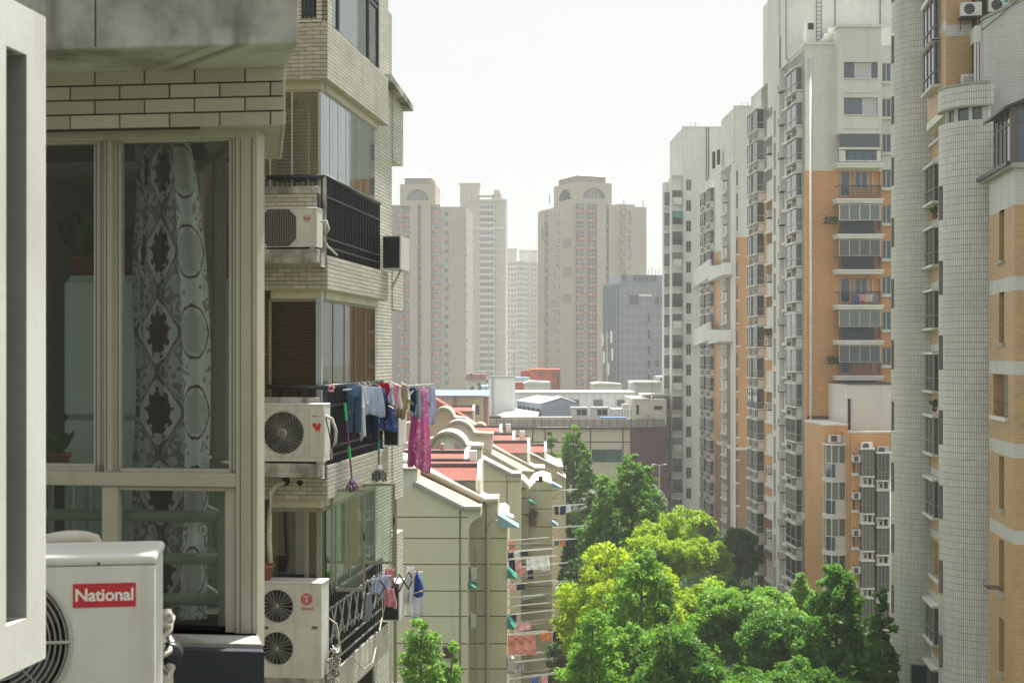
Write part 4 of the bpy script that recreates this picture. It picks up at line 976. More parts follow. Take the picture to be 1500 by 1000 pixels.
def dormer(F_, x0, x1, y0, y1, D0, parent, wallh=12, slope=1.2, verge=True):
    # red mansard slope facing the viewer with a white verge and a pale cheek wall under it
    X0, X1_ = F_.x(x0, D0), F_.x(x1, D0); za, zb = F_.z(y1, D0, x1), F_.z(y0, D0, x1)
    MB().prism([(D0, za), (D0 + slope, zb), (D0 + slope + 3, zb), (D0 + slope + 3, za)], X0, X1_, 'x').build('dormer_roof', m_rr, parent)
    MB().box(X0, X1_, D0 + .5, D0 + 4, za - 3.2, za).build('dormer_wall', m_pink, parent)
    MB().box(X0 - .0, X1_ + .05, D0 + slope - .1, D0 + slope + .3, zb, zb + .14).build('ridge_cap', m_fan, parent)
    MB().box(X0, X1_ + .02, D0 - .06, D0 + .1, za - .13, za - .01).build('gutter', m_fan, parent)
    if verge: MB().prism([(D0 - .1, za - 1.5), (D0 - .1, za + .1), (D0 + slope, zb + .2), (D0 + slope + 3, zb + .2), (D0 + slope + 3, za - 1.5)], X1_ + .02, X1_ + .26, 'x').build('verge_wall', m_wal, parent)
# --- house nearest
G1 = Frame(1.0, 640, 80)
h1 = G1.thing('apartment_house', 'nearest cream gabled apartment house with a stepped coping and red dormers', 'apartment house')
seam1 = [757, 788, 826, 865, 902, 942, 979, 1018, 1056]
def gz(F_, py, y, px): return F_.z(py, y, px)
bot = 1290
prism_part(G1, 'gable_wall', [(480, bot), (480, 684), (611, 684), (611, 706), (680, 744), (704, 744), (704, 757), (697, 760), (690, 766), (686, 776), (685, 786), (685, bot)], 0, 3.0, m_crg, h1)
MB().prism(ppoly(G1, [(500, 707), (610, 707), (612, 706), (680, 743), (704, 743), (704, 751), (679, 751), (609, 714), (500, 714)], -.03)[::-1], -.03, -.002, 'y').build('frieze', m_pale, h1)
MB().prism(ppoly(G1, [(500, 684), (611, 684), (611, 707), (500, 707)], -.025)[::-1], -.025, -.001, 'y').build('frieze', m_pale, h1)
coping_path(G1, [(608, 703), (680, 740), (704.5, 740)], 0, h1)
coping_path(G1, [(500, 684), (612, 684)], 0, h1, .2)
seams(G1, 577, 685, seam1, 0, h1); MB().box(G1.x(674) - .05, G1.x(674) + .03, -.05, -.002, 0, G1.z(735, 0, 674)).build('drain_pipe', m_joint, h1)
prism_part(G1, 'gable_wall', [(480, bot), (480, 650), (585, 670), (612, 684), (711, 733), (729, 733), (729, bot)], 3.0, 7, m_cr, h1)
coping_path(G1, [(560, 655), (612, 681), (711, 729), (729.5, 729)], 3.0, h1)
MB().prism([(0.1, 0), (3, 0), (3, .1)], 0, 1, 'x')
a, b, c, d = [(G1.ony(p, q, 0)[0], .25, G1.ony(p, q, 0)[1]) for p, q in ((611, 706), (680, 743))] + [(G1.ony(p, q, 3)[0], 2.99, G1.ony(p, q, 3)[1]) for p, q in ((711, 738), (617, 693))]
MB().face(a, b, c, d).build('roof_slope', m_peach, h1)
seams(G1, 686, 713, [788, 826, 865, 902, 942, 979, 1018], 3.0, h1); MB().box(G1.x(711, 2.9), G1.x(712.6, 2.9), 2.9, 2.99, 0, G1.z(738, 2.9, 711)).build('drain_pipe', m_joint, h1)
MB().prism(ppoly(G1, [(713, bot), (713, 778), (716, 768), (724, 760), (736, 758), (742.5, 765), (742.5, bot)], 3.4)[::-1], 3.2 - .6, 12, 'y').build('corner_pier', m_cr, h1)
seams(G1, 713.5, 742.5, seam1[1:], 2.6, h1)
MB().tube((G1.x(715.5, 2.5), 2.5, 0), (G1.x(715.5, 2.5), 2.5, G1.z(772, 2.5, 715)), .07, 8).build('drain_pipe', m_pipe, h1)
MB().tube((G1.x(697, 2.9), 2.93, 0), (G1.x(697, 2.9), 2.93, G1.z(800, 2.9, 697)), .04, 6).build('drain_pipe', m_pipe, h1)
dormer(G1, 560, 698, 684, 703, 5, h1, 15)
dormer(G1, 600, 690, 677, 682, 8, h1, 5, verge=False)
dormer(G1, 560, 679, 664.5, 675, 9.2, h1)
MB().box(G1.x(645, 12), G1.x(650, 12), 12, 12.6, G1.z(665, 12, 640), G1.z(650, 12, 640)).build('chimney', m_cope, h1)
tank = lambda F_, x0, x1, y0, y1, D0, lab: tag(pbox(MB(), F_, x0, x1, y0, y1, D0, D0 + .6).build('water_tank', m_wal, None, loc=F_.o, rot=F_.rz), lab, 'water tank')
tank(G1, 688, 698, 660, 675, 7.5, 'white box on the roof of the nearest cream house beside the red dormer')
tank(G1, 697, 703.5, 703, 722, 4.9, 'white low box at the eaves of the nearest cream house')
def small_ac(F_, px, py, D0, s_, label, group=None, rot=0):
    x, z = F_.ony(px, py, D0); t = thing('air_conditioner', label, 'air conditioner', wl(F_, x, D0, z), F_.rz + rot, group)
    MB().box(-.15 * s_, .15 * s_, -.42 * s_, .42 * s_, 0, .6 * s_).build('casing', m_acw, t)
    MB().box(.151 * s_, .158 * s_, -.36 * s_, .2 * s_, .08 * s_, .52 * s_).build('fan_grille', m_fan, t)
    MB().box(-.2 * s_, .2 * s_, -.44 * s_, -.38 * s_, -.08 * s_, -.01).build('bracket', m_acg, t)
    return t
for i, (px, py, lab) in enumerate(((690, 847, 'upper'), (689, 915, 'middle'))): small_ac(G1, px, py, 1.9, 1.15, lab + ' white air conditioner in the recess of the nearest cream house', None, R(25))
small_ac(G1, 747, 980, 2.4, 1.25, 'white air conditioner at the corner pier of the nearest cream house', None, R(10))
t = G1.thing('window_grille_box', 'rusty dark vent box on the cream gable wall above the small tree', 'vent')
pbox(MB(), G1, 650, 663, 952, 962, -.45, -.01).build('box', plain('rust_brown', (.10, .05, .035), .8), t); pbox(MB(), G1, 648, 665, 949, 951, -.6, -.01).build('hood', m_fan, t); pbox(MB(), G1, 648, 665, 962, 964, -.6, -.01).build('shelf', m_fan, t)
for i in range(3): pbox(MB(), G1, 647, 666, 953.5 + i * 3, 954 + i * 3, -.62, -.60).build('grille_bar', m_fan, t)
def awning(F_, px, py, D0, wd, ht, m, lab, rot=0):
    x, z = F_.ony(px, py, D0); t = thing('awning', lab, 'awning', wl(F_, x, D0, z), F_.rz + rot)
    MB().prism([(0, 0), (wd, -ht), (wd, -ht + .04), (0, .04)], -.9, .9, 'y').build('canopy', m, t)
    for y in (-.88, .88): MB().prism([(0, 0), (wd, -ht), (0, -ht * .9)], y, y + .02, 'y').build('side_panel', m, t)
m_gaw = plain('green_awning', (.02, .22, .15), .6); m_baw = plain('blue_awning', (.25, .42, .52), .5); m_paleaw = plain('pale_awning', (.5, .56, .5), .5)
awning(G1, 685.5, 851, 1.2, .5, .28, m_gaw, 'small green awning in the recess of the nearest cream house')
awning(G1, 730, 752, 3.0, 1.2, .75, m_baw, 'pale blue awning tilted over the corner pier of the nearest cream house')
awning(G1, 726, 745, 6.0, 1.1, .5, m_gray, 'grey awning behind the pale blue one on the nearest cream house')
awning(G1, 743.5, 832, 3.2, .55, .5, m_gaw, 'uppermost green awning at the corner of the nearest cream house')
awning(G1, 743.5, 903, 3.2, .48, .6, m_gaw, 'second green awning, below the uppermost, at the corner of the nearest cream house')
# --- second house, arched gable
G2 = Frame(1.0, 700, 108)
h2 = G2.thing('apartment_house', 'second cream gabled apartment house with a white arched pediment', 'apartment house')
ar = arch_pts(656, 659, 29, 28, 172, 18)
prism_part(G2, 'gable_wall', [(540, bot), (540, 672), (600, 660)] + ar + [(686, 651), (706, 653), (704, 671), (750, 695), (763, 695), (763, bot)][0:], 0, 4, m_cr, h2)
MB().prism(ppoly(G2, [(690, 655), (704, 655), (704, 671), (750, 694), (763, 694), (763, 702), (749, 702), (690, 672)], -.03)[::-1], -.03, -.002, 'y').build('frieze', m_pale, h2)
coping_path(G2, ar + [(690, 651.5), (707, 651.5)], 0, h2, .45, .6); coping_path(G2, [(703, 668), (750, 692), (764, 692)], 0, h2, .4)
inn = arch_pts(656, 662, 23, 22, 180, 0)
MB().prism(ppoly(G2, inn, -.03)[::-1], -.03, -.002, 'y').build('tympanum', m_pale, h2)
for a_, b_ in ((180, 122), (58, 0)):
    MB().prism(ppoly(G2, arch_pts(656, 661.5, 19, 18, a_, b_) + ([(646, 661.5)] if a_ > 90 else [(666, 661.5)]), -.07)[::-1], -.07, -.031, 'y').build('arched_panel', m_peach, h2)
MB().prism(ppoly(G2, [(651, 645), (661, 645), (664, 662), (648, 662)], -.10)[::-1], -.10, -.031, 'y').build('vase_relief', m_pale, h2)
seams(G2, 703, 763, [705], 0, h2); seams(G2, 743, 775, [729, 753, 788, 826, 858, 890, 922, 955, 985], 3.9, h2); MB().box(G2.x(742, 0), G2.x(743, 0), -.06, -.002, 0, G2.z(688, 0, 742)).build('drain_pipe', m_joint, h2)
prism_part(G2, 'side_bay_wall', [(740, bot), (740, 716), (746, 708), (756, 702), (766, 702), (775, 712), (775, bot)], 4, 9, m_cr, h2)
prism_part(G2, 'corner_pier', [(775, bot), (775, 716), (782, 707), (795, 703), (808.5, 708), (808.5, bot)], 4.4, 14, m_cr, h2)
seams(G2, 775, 808.5, [718, 745, 771, 798, 827, 858, 890, 922, 955, 985], 4.4, h2)
pbox(MB(), G2, 776, 777.5, 712, bot, 4.1, 4.4).build('drain_pipe', m_pipe, h2)
for a_, b_, c_, d_ in ((751, 757, 714, 718), (757, 770, 714, 716), (789, 795, 698, 706), (784, 789, 704, 706)): pbox(MB(), G2, a_, b_, c_, d_, 3.3, 3.9).build('roof_edge_box', m_dark, h2)
pot_plant('window_box_plant', 'reddish shrub in a box on the wall of the second cream house', wl(G2, G2.x(780, 3.9), 3.8, G2.z(769, 3.9, 780)), 0, .35, .4, 40, 1.1, leafm=plain('reddish_leaf', (.13, .11, .05), .7))
# --- third row: pink arched gable with two parallel slopes
G3 = Frame(1.0, 720, 126)
h3 = G3.thing('apartment_house', 'third apartment house with a pale pink arched gable and two parallel sloping parapets', 'apartment house')
ar = arch_pts(671, 641, 25, 26, 165, 20)
prism_part(G3, 'gable_wall', [(540, bot), (540, 660), (640, 640)] + ar + [(700, 634), (722, 635), (720, 664), (764, 690), (782, 691), (782, bot)], 0, 3, m_pink, h3)
coping_path(G3, ar + [(703, 633), (722, 633.5)], 0, h3, .45, .6); coping_path(G3, [(708, 657), (764, 688.5), (783, 689)], 0, h3, .42)
prism_part(G3, 'gable_wall', [(700, bot), (700, 642), (717, 651), (784, 686), (798, 686), (798, bot)], 3, 8, m_cr, h3)
coping_path(G3, [(716, 649), (784, 684.5), (798.5, 684.5)], 3, h3, .42)
a, b, c, d = [(G3.ony(p, q, 0)[0], .25, G3.ony(p, q, 0)[1]) for p, q in ((712, 661), (764, 690))] + [(G3.ony(p, q, 3)[0], 2.99, G3.ony(p, q, 3)[1]) for p, q in ((784, 688), (719, 654))]
MB().face(a, b, c, d).build('roof_slope', m_peach, h3)
dormer(G3, 690, 750, 637, 645, 8, h3); dormer(G3, 715, 772, 648, 663, 5, h3)
# --- fourth
G4 = Frame(1.0, 800, 142)
h4 = G4.thing('apartment_house', 'farthest cream apartment house with a single sloping parapet beside the tall trees', 'apartment house')
prism_part(G4, 'gable_wall', [(700, bot), (700, 640), (760, 655), (774, 662), (817, 684), (825, 684), (825, bot)], 0, 12, m_cr, h4)
coping_path(G4, [(773, 661), (817, 682.5), (825.5, 682.5)], 0, h4, .42); seams(G4, 790, 825, [702, 730, 760], 0, h4)
prism_part(G4, 'corner_pier', [(816, bot), (816, 702), (821, 697), (829, 698), (829.5, bot)], -.8, 3, m_cr, h4)
dormer(G4, 740, 772, 640, 644, 4, h4, verge=False); dormer(G4, 777, 797, 653, 662, 2, h4); dormer(G4, 680, 731, 626, 632, 6, h4)
awning(G4, 816, 692, -1.5, .9, .5, m_gray, 'grey awning on the corner of the farthest cream house')
tank(G3, 741, 748, 621, 632, 12, 'white box on the roofs behind the pink arched gable, left of two')
tank(G3, 761, 769, 631, 643, 9, 'white box on the roofs behind the pink arched gable, right of two')
# --- fifth: tan arches and a red pitched roof behind
G5 = Frame(1.0, 650, 160)
h5 = G5.thing('apartment_house', 'distant house with a small tan arch and a long red pitched roof', 'apartment house')
ar = arch_pts(649, 611, 16, 15, 178, 5)
prism_part(G5, 'gable_wall', [(540, bot), (540, 625), (632, 615)] + ar + [(682, 613), (700, 625), (735, 640), (735, bot)], 0, 4, m_peach, h5); coping_path(G5, ar + [(666, 611), (682, 611)], 0, h5, .4)
prism_part(G5, 'red_roof', [(560, 640), (600, 600), (632, 583), (636, 583), (697, 621), (690, 640)], 5, 9, m_rr, h5)
ar = arch_pts(703, 630, 10, 11, 175, 5); prism_part(G5, 'small_arch_gable', [(693, 660)] + ar + [(713, 660)], -4, -1, m_peach, h5); coping_path(G5, ar, -4, h5, .35)
G6 = Frame(0, 670, 175)
h6 = G6.thing('house', 'cream house with a bright blue sheet roof left of the white block', 'house')
pbox(MB(), G6, 560, 708, 580, 700, 0, 12).build('wall', m_cr, h6); pbox(MB(), G6, 708, 714.5, 582, 700, .5, 12).build('side_wall', paint('pink_wall', (.45, .22, .2), .8), h6)
MB().prism([(-.9, G6.z(580, -.9, 670)), (-.9, G6.z(579, -.9, 670)), (5, G6.z(571, 5, 670)), (5, G6.z(572.5, 5, 670))], G6.x(560), G6.x(717), 'x').build('blue_roof', plain('blue_sheet', (.18, .32, .66), .4), h6)
w_ = pbox(MB(), G6, 692, 702, 593, 607, -.06, .1).build('window', m_fan, h6); pbox(MB(), G6, 693, 701, 594, 606, -.09, -.061).build('pane', m_gpan, w_)
dormer(G6, 655, 692, 596, 602, -4, h6)
for i in range(6): pbox(MB(), G6, 663.5, 669, 581 + i * 2.6, 581.7 + i * 2.6, -.12, -.05).build('ladder_rung', m_fan, h6)
# drying racks and laundry on the sides of the houses
m_pole = plain('white_pole', (.50, .50, .48), .4); m_pole2 = plain('brown_pole2', (.22, .18, .16), .5)
GR = 'drying poles along the cream houses'
r_ = random.Random(21)
cols = [C_['white'], C_['check'], C_['navy'], C_['pinkf'], C_['red'], C_['blue'], C_['grey'], C_['lilac'], C_['black'], C_['teal'], cmat('salmon_cloth', (.62, .25, .2)), cmat('orange_cloth', (.6, .22, .08))]
cn = ['white', 'pale blue', 'navy', 'pink patterned', 'red', 'blue dotted', 'grey', 'lilac', 'black', 'teal', 'salmon', 'orange']
def rack_at(F_, px, py, y, length, n, lab, dirn=(1, .45), cloth=(), m=None, sp=.22):
    x, z = F_.ony(px, py, y); t = thing('drying_rack', lab, 'drying rack', wl(F_, x, y, z), F_.rz, GR)
    d = Vector((dirn[0], dirn[1], .02)).normalized(); s_ = Vector((-d.y, d.x, 0))
    for i in range(n): p = s_ * ((i - (n - 1) / 2) * sp); MB().tube(p, p + d * length, .015, 5).build('pole', m or m_pole, t)
    MB().tube(s_ * (-sp * n / 2) + d * .15, s_ * (sp * n / 2) + d * .15, .02, 5).tube((0, 0, -.6), d * 1.0 + Vector((0, 0, -.03)), .018, 5).build('bracket', m_pole2, t)
    for q, w_, l_, ci, nm in cloth:
        p = wl(F_, x, y, z) + F_.fx * (d.x * q) + F_.fy * (d.y * q)
        garment(nm,  '%s %s on the %s %s cream house poles, %s' % (cn[ci], nm, lab.split(' drying')[0].replace(' set of rear', ' rear'), lab.split(' the ')[-1].split(' ')[0], w_[1]), 'laundry', (p.x, p.y, p.z), w_[0], w_[0] * 1.05, l_, cols[ci], F_.rz - math.atan2(d.y, d.x) * -1, 3, .05, None, 'laundry on the cream houses', r_.randint(0, 999), False, 0)
spots = [('near', G1, 743, 798, 3.4, 3), ('near', G1, 743, 808, 5, 3), ('near', G1, 743, 819, 4.4, 3), ('near', G1, 743, 845, 4, 3), ('near', G1, 743, 876, 4, 4), ('near', G1, 743, 888, 6, 2), ('near', G1, 743, 913, 5, 3), ('near', G1, 743, 930, 4, 4), ('near', G1, 743, 960, 5, 3), ('near', G1, 743, 972, 3.8, 3), ('near', G1, 743, 994, 4, 3)]
storey = ['top', 'high', 'upper', 'second', 'third', 'fourth', 'middle', 'low', 'lower', 'near bottom', 'bottom']
for i, (nm, F_, px, py, y, n) in enumerate(spots):
    cl = []
    if i == 1: cl = [(.25, (.35, 'nearest the wall'), .55, 2, 'trousers'), (.6, (.3, 'beside the navy trousers'), .5, 0, 'shirt'), (1.1, (.5, 'in the middle of the pole'), .3, 8, 'cloth')]
    if i == 2: cl = [(.3, (.4, 'at the wall end'), .8, 2, 'shirt'), (.75, (.4, 'past the navy shirt'), .7, 3, 'shirt'), (2.0, (1.5, 'spread wide'), .75, 0, 'sheet')]
    if i == 6: cl = [(1.0, (1.1, 'spread along the pole'), .5, 3, 'towel')]
    if i == 7: cl = [(.95, (1.75, 'the widest cloth there'), 1.25, 10, 'blanket'), (2.5, (.7, 'next to the salmon blanket'), .55, 11, 'towel'), (3.3, (.6, 'towards the pole tip'), .6, 8, 'shirt')]
    if i == 10: cl = [(1.8, (.5, 'near the middle'), .8, 5, 'shirt'), (2.4, (.4, 'right of the dotted shirt'), .7, 3, 'shirt')]
    rack_at(F_, px, py, y, r_.uniform(2.2, 3.4), n, storey[i] + ' drying poles jutting from the side of the nearest cream house', (1, .45), cl, m_pole if i % 3 else m_pole2)
for i in range(12):
    py = 790 + i * 18; cl = []
    for k in range(1 + i % 3): cl.append((.35 + k * .6, (r_.uniform(.3, .6), ('innermost', 'next', 'outermost')[k]), r_.uniform(.3, .8), r_.choice((0, 1, 3, 6, 7, 2, 10)), r_.choice(('shirt', 'towel', 'vest'))))
    rack_at(G1, 743.2, py + r_.uniform(-6, 6), 6.5 + r_.uniform(0, 3), r_.uniform(2.2, 4.2), 2, ('first', 'second', 'third', 'fourth', 'fifth', 'sixth', 'seventh', 'eighth', 'ninth', 'tenth', 'eleventh', 'twelfth')[i] + ' set of rear drying poles from the top on the nearest cream house', (1, .5), cl if i % 2 == 0 else [], m_pole2 if i % 2 else m_pole)
for i in range(11):
    py = 715 + i * 27 + r_.uniform(-5, 5); cl = []
    if i % 2 == 1:
        for k in range(4): cl.append((.4 + k * .55, (r_.uniform(.3, .5), ('first', 'second', 'third', 'fourth')[k] + ' along the pole'), r_.uniform(.4, .9), r_.randrange(12), r_.choice(('shirt', 'towel', 'cloth', 'trousers'))))
    rack_at(G2, 808.5, py, 5 + r_.uniform(0, 3), r_.uniform(2.0, 3.6), 3, storey[i] + ' drying poles jutting from the side of the second cream house', (1, .4), cl)
for i in range(3): rack_at(G4, 829, 718 + i * 30, 2, 3.0, 3, storey[i * 4] + ' drying poles jutting from the side of the farthest cream house', (1, .4), [])
t = thing('balcony_roof', 'corrugated pale translucent sheet jutting from the second cream house', 'awning', wl(G2, G2.x(745, 3), 3, G2.z(882, 3, 745)), G2.rz)
for i in range(12): MB().tube((0, -.5 + i * .09, 0), (2.9, .3 + i * .09, .55), .04, 5).build('ridge', m_paleaw, t)
awning(G2, 775, 731, 3.5, .55, .35, m_gaw, 'small green awning high on the second cream house'); awning(G2, 774, 939, 3.5, .5, .6, m_gaw, 'low green awning on the second cream house beside the salmon blanket')
awning(G2, 808, 706, 5, .8, .4, m_baw, 'teal blue awning at the corner of the second cream house'); awning(G2, 808, 763, 5, .5, .3, m_baw, 'small pale blue awning lower on the corner of the second cream house')
# ================================================================== commercial building
CB = Frame(0, 860, 200)
cb = CB.thing('commercial_building', 'low cream and maroon commercial building with purple trim behind the trees', 'building')
m_crp = paint('cream_panel', (.60, .585, .46), .7, .2, .1, True, 5); m_mar = paint('maroon_cladding', (.10, .02, .055), .5, .15, .1, True, 5, .1); m_pur = plain('purple_trim', (.05, .025, .04), .5)
mb = MB(); hx = [(CB.x(867), CB.x(911), CB.z(677), CB.z(658))]
mb.facade(CB.x(600), CB.x(923), 0, CB.z(626), hx, lambda u, z, w_: (u, w_, z), .3); mb.build('front_wall', m_crp, cb)
pbox(MB(), CB, 600, 976, 625.5, 628.5, -.5, -.1).build('cornice', m_pur, cb)
pbox(MB(), CB, 923, 976, 628.5, 900, -.02, 0.3).build('maroon_wall', m_mar, cb)
for i in range(26): pbox(MB(), CB, 923.2, 976, 630 + i * 4.2, 630.4 + i * 4.2, -.035, -.021).build('cladding_joint', m_pur, cb)
MB().box(CB.x(600), CB.x(976), .31, 40, 0, CB.z(626) - .2).build('roof_deck', m_gray, cb)
for px in (740, 780.5, 798.5, 865, 912.5): pbox(MB(), CB, px - .8, px + .8, 628.5, 900, -.06, -.001).build('trim_post', m_pur, cb)
pbox(MB(), CB, 745, 923, 646.5, 647.8, -.065, -.002).build('trim_rail', m_pur, cb)
w_ = MB(); pbox(w_, CB, 867, 911, 658, 659, .05, .15)
pbox(w_, CB, 867, 911, 665.5, 666.3, .05, .15); pbox(w_, CB, 888, 889, 659, 677, .05, .15); wo_ = w_.build('window', m_fan, cb)
for a_, b_ in ((867, 888), (889, 911)):
    for c_, d_ in ((659, 665.5), (666.3, 677)): pbox(MB(), CB, a_, b_, c_, d_, .1, .12).build('pane', glass_far('teal_pane', (.01, .07, .07), (.03, .13, .12)), wo_)
pbox(MB(), CB, 866, 912, 677, 678.2, -.15, .0).build('window_sill', m_wal, cb)
bw = tiles('pale_block_parapet', (.5, .49, .40), (.12, .12, .1), .5, .3, .05, .5, .4)
pbox(MB(), CB, 714, 974, 613.5, 625, .3, .7).build('block_parapet', bw, cb)
for i in range(24): pbox(MB(), CB, 716 + i * 11, 716.5 + i * 11, 612, 625, .2, .29).build('parapet_post', m_fan, cb)
def simple(name, label, cat, parts, F_=CB):
    t = F_.thing(name, label, cat)
    for nm, b_, m in parts: pbox(MB(), F_, *b_).build(nm, m, t)
    return t
m_wblk = paint('white_render', (.60, .62, .60), .8, .25, .1, True, 5)
wb = simple('building', 'plain white windowless block rising left of the low rooftops', 'building', [('wall', (716, 754.5, 553, 640, 14, 30), m_wblk), ('roof_edge', (715.5, 755, 552, 553, 13.8, 30), m_fan), ('drain_pipe', (721.5, 722.2, 556, 620, 13.8, 14), m_fan)])
wb = simple('building', 'long low white building with a few dark windows behind the grey warehouse', 'building', [('wall', (740, 930, 577, 640, 32, 45), m_wblk), ('parapet', (740, 931, 574, 577, 31.7, 45), m_gray)])
for a_, b_ in ((833, 848), (870, 883), (904, 917)):
    w_ = pbox(MB(), CB, a_, b_, 586, 594.5, 31.7, 31.95).build('window', m_fan, wb); pbox(MB(), CB, a_ + .8, b_ - .8, 587, 593.5, 31.6, 31.69).build('pane', m_gpan, w_)
for x_ in range(18): pbox(MB(), CB, 742 + x_ * 10.6, 742.5 + x_ * 10.6, 577, 600, 31.94, 31.99).build('panel_joint', m_gray, wb)
wh = CB.thing('warehouse', 'grey sheet metal rooftop hall with a pale ridged roof', 'warehouse')
m_wh = paint('blue_grey_sheet', (.20, .24, .30), .5, .1, .1, True, 5); m_whr = tiles('pale_sheet_roof', (.60, .63, .64), (.42, .45, .46), 1.0, 50, .06, 0, .15, .03)
def P3(px, py, y): x, z = CB.ony(px, py, y); return Vector((x, y, z))
A0, A1, A2 = P3(793, 592, 10), P3(822, 583, 10), P3(850, 593, 10)
zb = CB.z(612, 10, 820)
MB().prism([(A0.x, zb), (A0.x, A0.z), (A1.x, A1.z), (A2.x, A2.z), (A2.x, zb)][::-1], 10, 26, 'y').build('gable_wall', m_wh, wh)
B0, B1 = P3(758, 587, 20), P3(786, 579.5, 20)
# clerestory side running back to the left
MB().face(A0, B0, (B0.x, B0.y, zb), (A0.x, A0.y, zb)).build('side_wall', m_wh, wh)
MB().face(A0 + Vector((-.1, -.2, .12)), A1 + Vector((0, -.2, .12)), B1 + Vector((0, 0, .1)), B0 + Vector((-.2, 0, .1))).build('roof_sheet', m_whr, wh)
MB().face(A1 + Vector((0, -.2, .12)), A2 + Vector((.2, -.2, .12)), P3(815, 590, 20), B1 + Vector((0, 0, .1))).build('roof_sheet', m_whr, wh)
for i in range(5):
    q = .06 + i * .19; p = A0.lerp(B0, q); p2 = A0.lerp(B0, q + .13); up = Vector((-.05, -.1, -.7)); dn = Vector((-.05, -.1, -1.75))
    MB().face(p + up, p2 + up, p2 + dn, p + dn).build('window', m_dark, wh)
C0, C1, C2, C3 = P3(723, 610, 3), P3(754, 597.5, 20), P3(790, 603, 10), P3(788, 609, 3)
MB().face(C0, C3, C2, C1).build('roof_sheet', m_whr, wh)
ee = P3(710, 611, 1.5), P3(838, 611, 1.5)
MB().box(ee[0].x, ee[1].x, 1.3, 3.4, ee[0].z - .5, ee[0].z + .05).build('gutter_roof', m_gray, wh); MB().box(ee[0].x, ee[0].x + 2.3, 1.2, 3.5, ee[0].z - .7, ee[0].z + .2).build('gutter_end', m_fan, wh)
for i, a_ in enumerate((837, 867)):
    t = simple('cooling_unit', ('left' if i == 0 else 'right') + ' hand grey rooftop cooling cabinet with open dark sides', 'cooling unit', [('cabinet', (a_, a_ + 24, 597.5, 612, 5, 8), m_gray), ('opening', (a_ + 8, a_ + 14, 599.5, 608, 4.95, 4.99), m_dark), ('opening', (a_ + 15, a_ + 22.5, 599.5, 608, 4.95, 4.99), m_dark), ('louvre_panel', (a_ + 1, a_ + 7, 599, 609, 4.93, 4.99), m_acg), ('lid', (a_ - .5, a_ + 24.5, 596.5, 597.5, 4.8, 8.2), m_gray)])
t = simple('cooling_unit', 'pale slatted rooftop cooling cabinet beside the beige roof house', 'cooling unit', [('cabinet', (895, 922, 598.5, 611, 5, 8), m_acw)] + [('slat', (897 + i * 4.5, 898 + i * 4.5, 599, 610.5, 4.9, 4.99), m_gray) for i in range(6)] + [('fan_housing', (912, 921, 592, 598.5, 5.5, 8), m_gray)])
t = simple('roof_shelter', 'bright blue sheet awning on the low cream building', 'awning', [('sheet', (880.5, 918, 611, 616, 1.0, 2.8), plain('blue_sheet2', (.16, .27, .62), .5))] + [('post', (a_, a_ + .7, 616, 626, 1.1, 1.2), m_gray) for a_ in (886, 899, 912)])
t = simple('roof_house', 'beige rooftop house with small window and door next to the right hand towers', 'roof house', [('wall', (926.5, 976, 585, 622, 4, 18), m_crp), ('parapet', (926, 953, 583.5, 585, 3.8, 18), m_acw), ('window', (958, 970, 594.5, 599.5, 3.9, 3.98), m_dark), ('door', (960, 968, 603, 617, 3.9, 3.98), m_acw), ('air_conditioner_box', (944, 950, 607, 614, 3.2, 3.9), m_acg), ('window', (932, 936, 593, 607, 3.9, 3.98), m_dark), ('railing', (922, 973, 615, 615.5, .15, .2), m_fan)] + [('railing_post', (924 + i * 8, 924.6 + i * 8, 615, 626, .15, .19), m_fan) for i in range(7)])
t = simple('roof_plant', 'white rooftop equipment under a pale sheet, above the beige roof house', 'roof equipment', [('sheet', (940, 976, 577, 579.5, 10, 16), m_acw), ('box', (946, 953, 579.5, 585, 11, 14), m_gray), ('box', (958, 973, 579.5, 585, 11, 14), m_acw), ('mast', (955, 955.6, 556, 577, 12, 12.1), m_fan)])
t = simple('building', 'rough grey concrete roof house in front of the glass office block', 'building', [('wall', (933, 967, 562, 600, 60, 75), m_gray), ('slab', (928, 969, 559, 562, 59.5, 75), m_cope), ('door', (923, 933, 560, 575, 61, 66), m_wal), ('white_tower', (965, 976, 551, 580, 70, 80), m_wblk), ('window', (968, 970, 554, 557, 69.8, 69.9), m_dark), ('window', (972, 974, 554, 557, 69.8, 69.9), m_dark)])
t = CB.thing('roof_house', 'white rooftop cabin with a shallow pitched roof before the grey glass office', 'roof house'); pbox(MB(), CB, 869, 911, 562, 578, 60, 70).build('wall', m_wblk, t)
MB().prism(ppoly(CB, [(868, 562), (879, 560), (911, 562), (911, 563), (868, 563)], 59.5)[::-1], 59.5, 70, 'y').build('roof', m_acw, t)
t = CB.thing('roof_house', 'white rooftop cabin with a shallow pitched roof beside the red building', 'roof house'); pbox(MB(), CB, 768, 806, 561, 578, 60, 70).build('wall', m_wblk, t)
MB().prism(ppoly(CB, [(767, 561), (776, 558), (806, 559.5), (807, 562), (767, 562)], 59.5)[::-1], 59.5, 70, 'y').build('roof', m_acw, t)
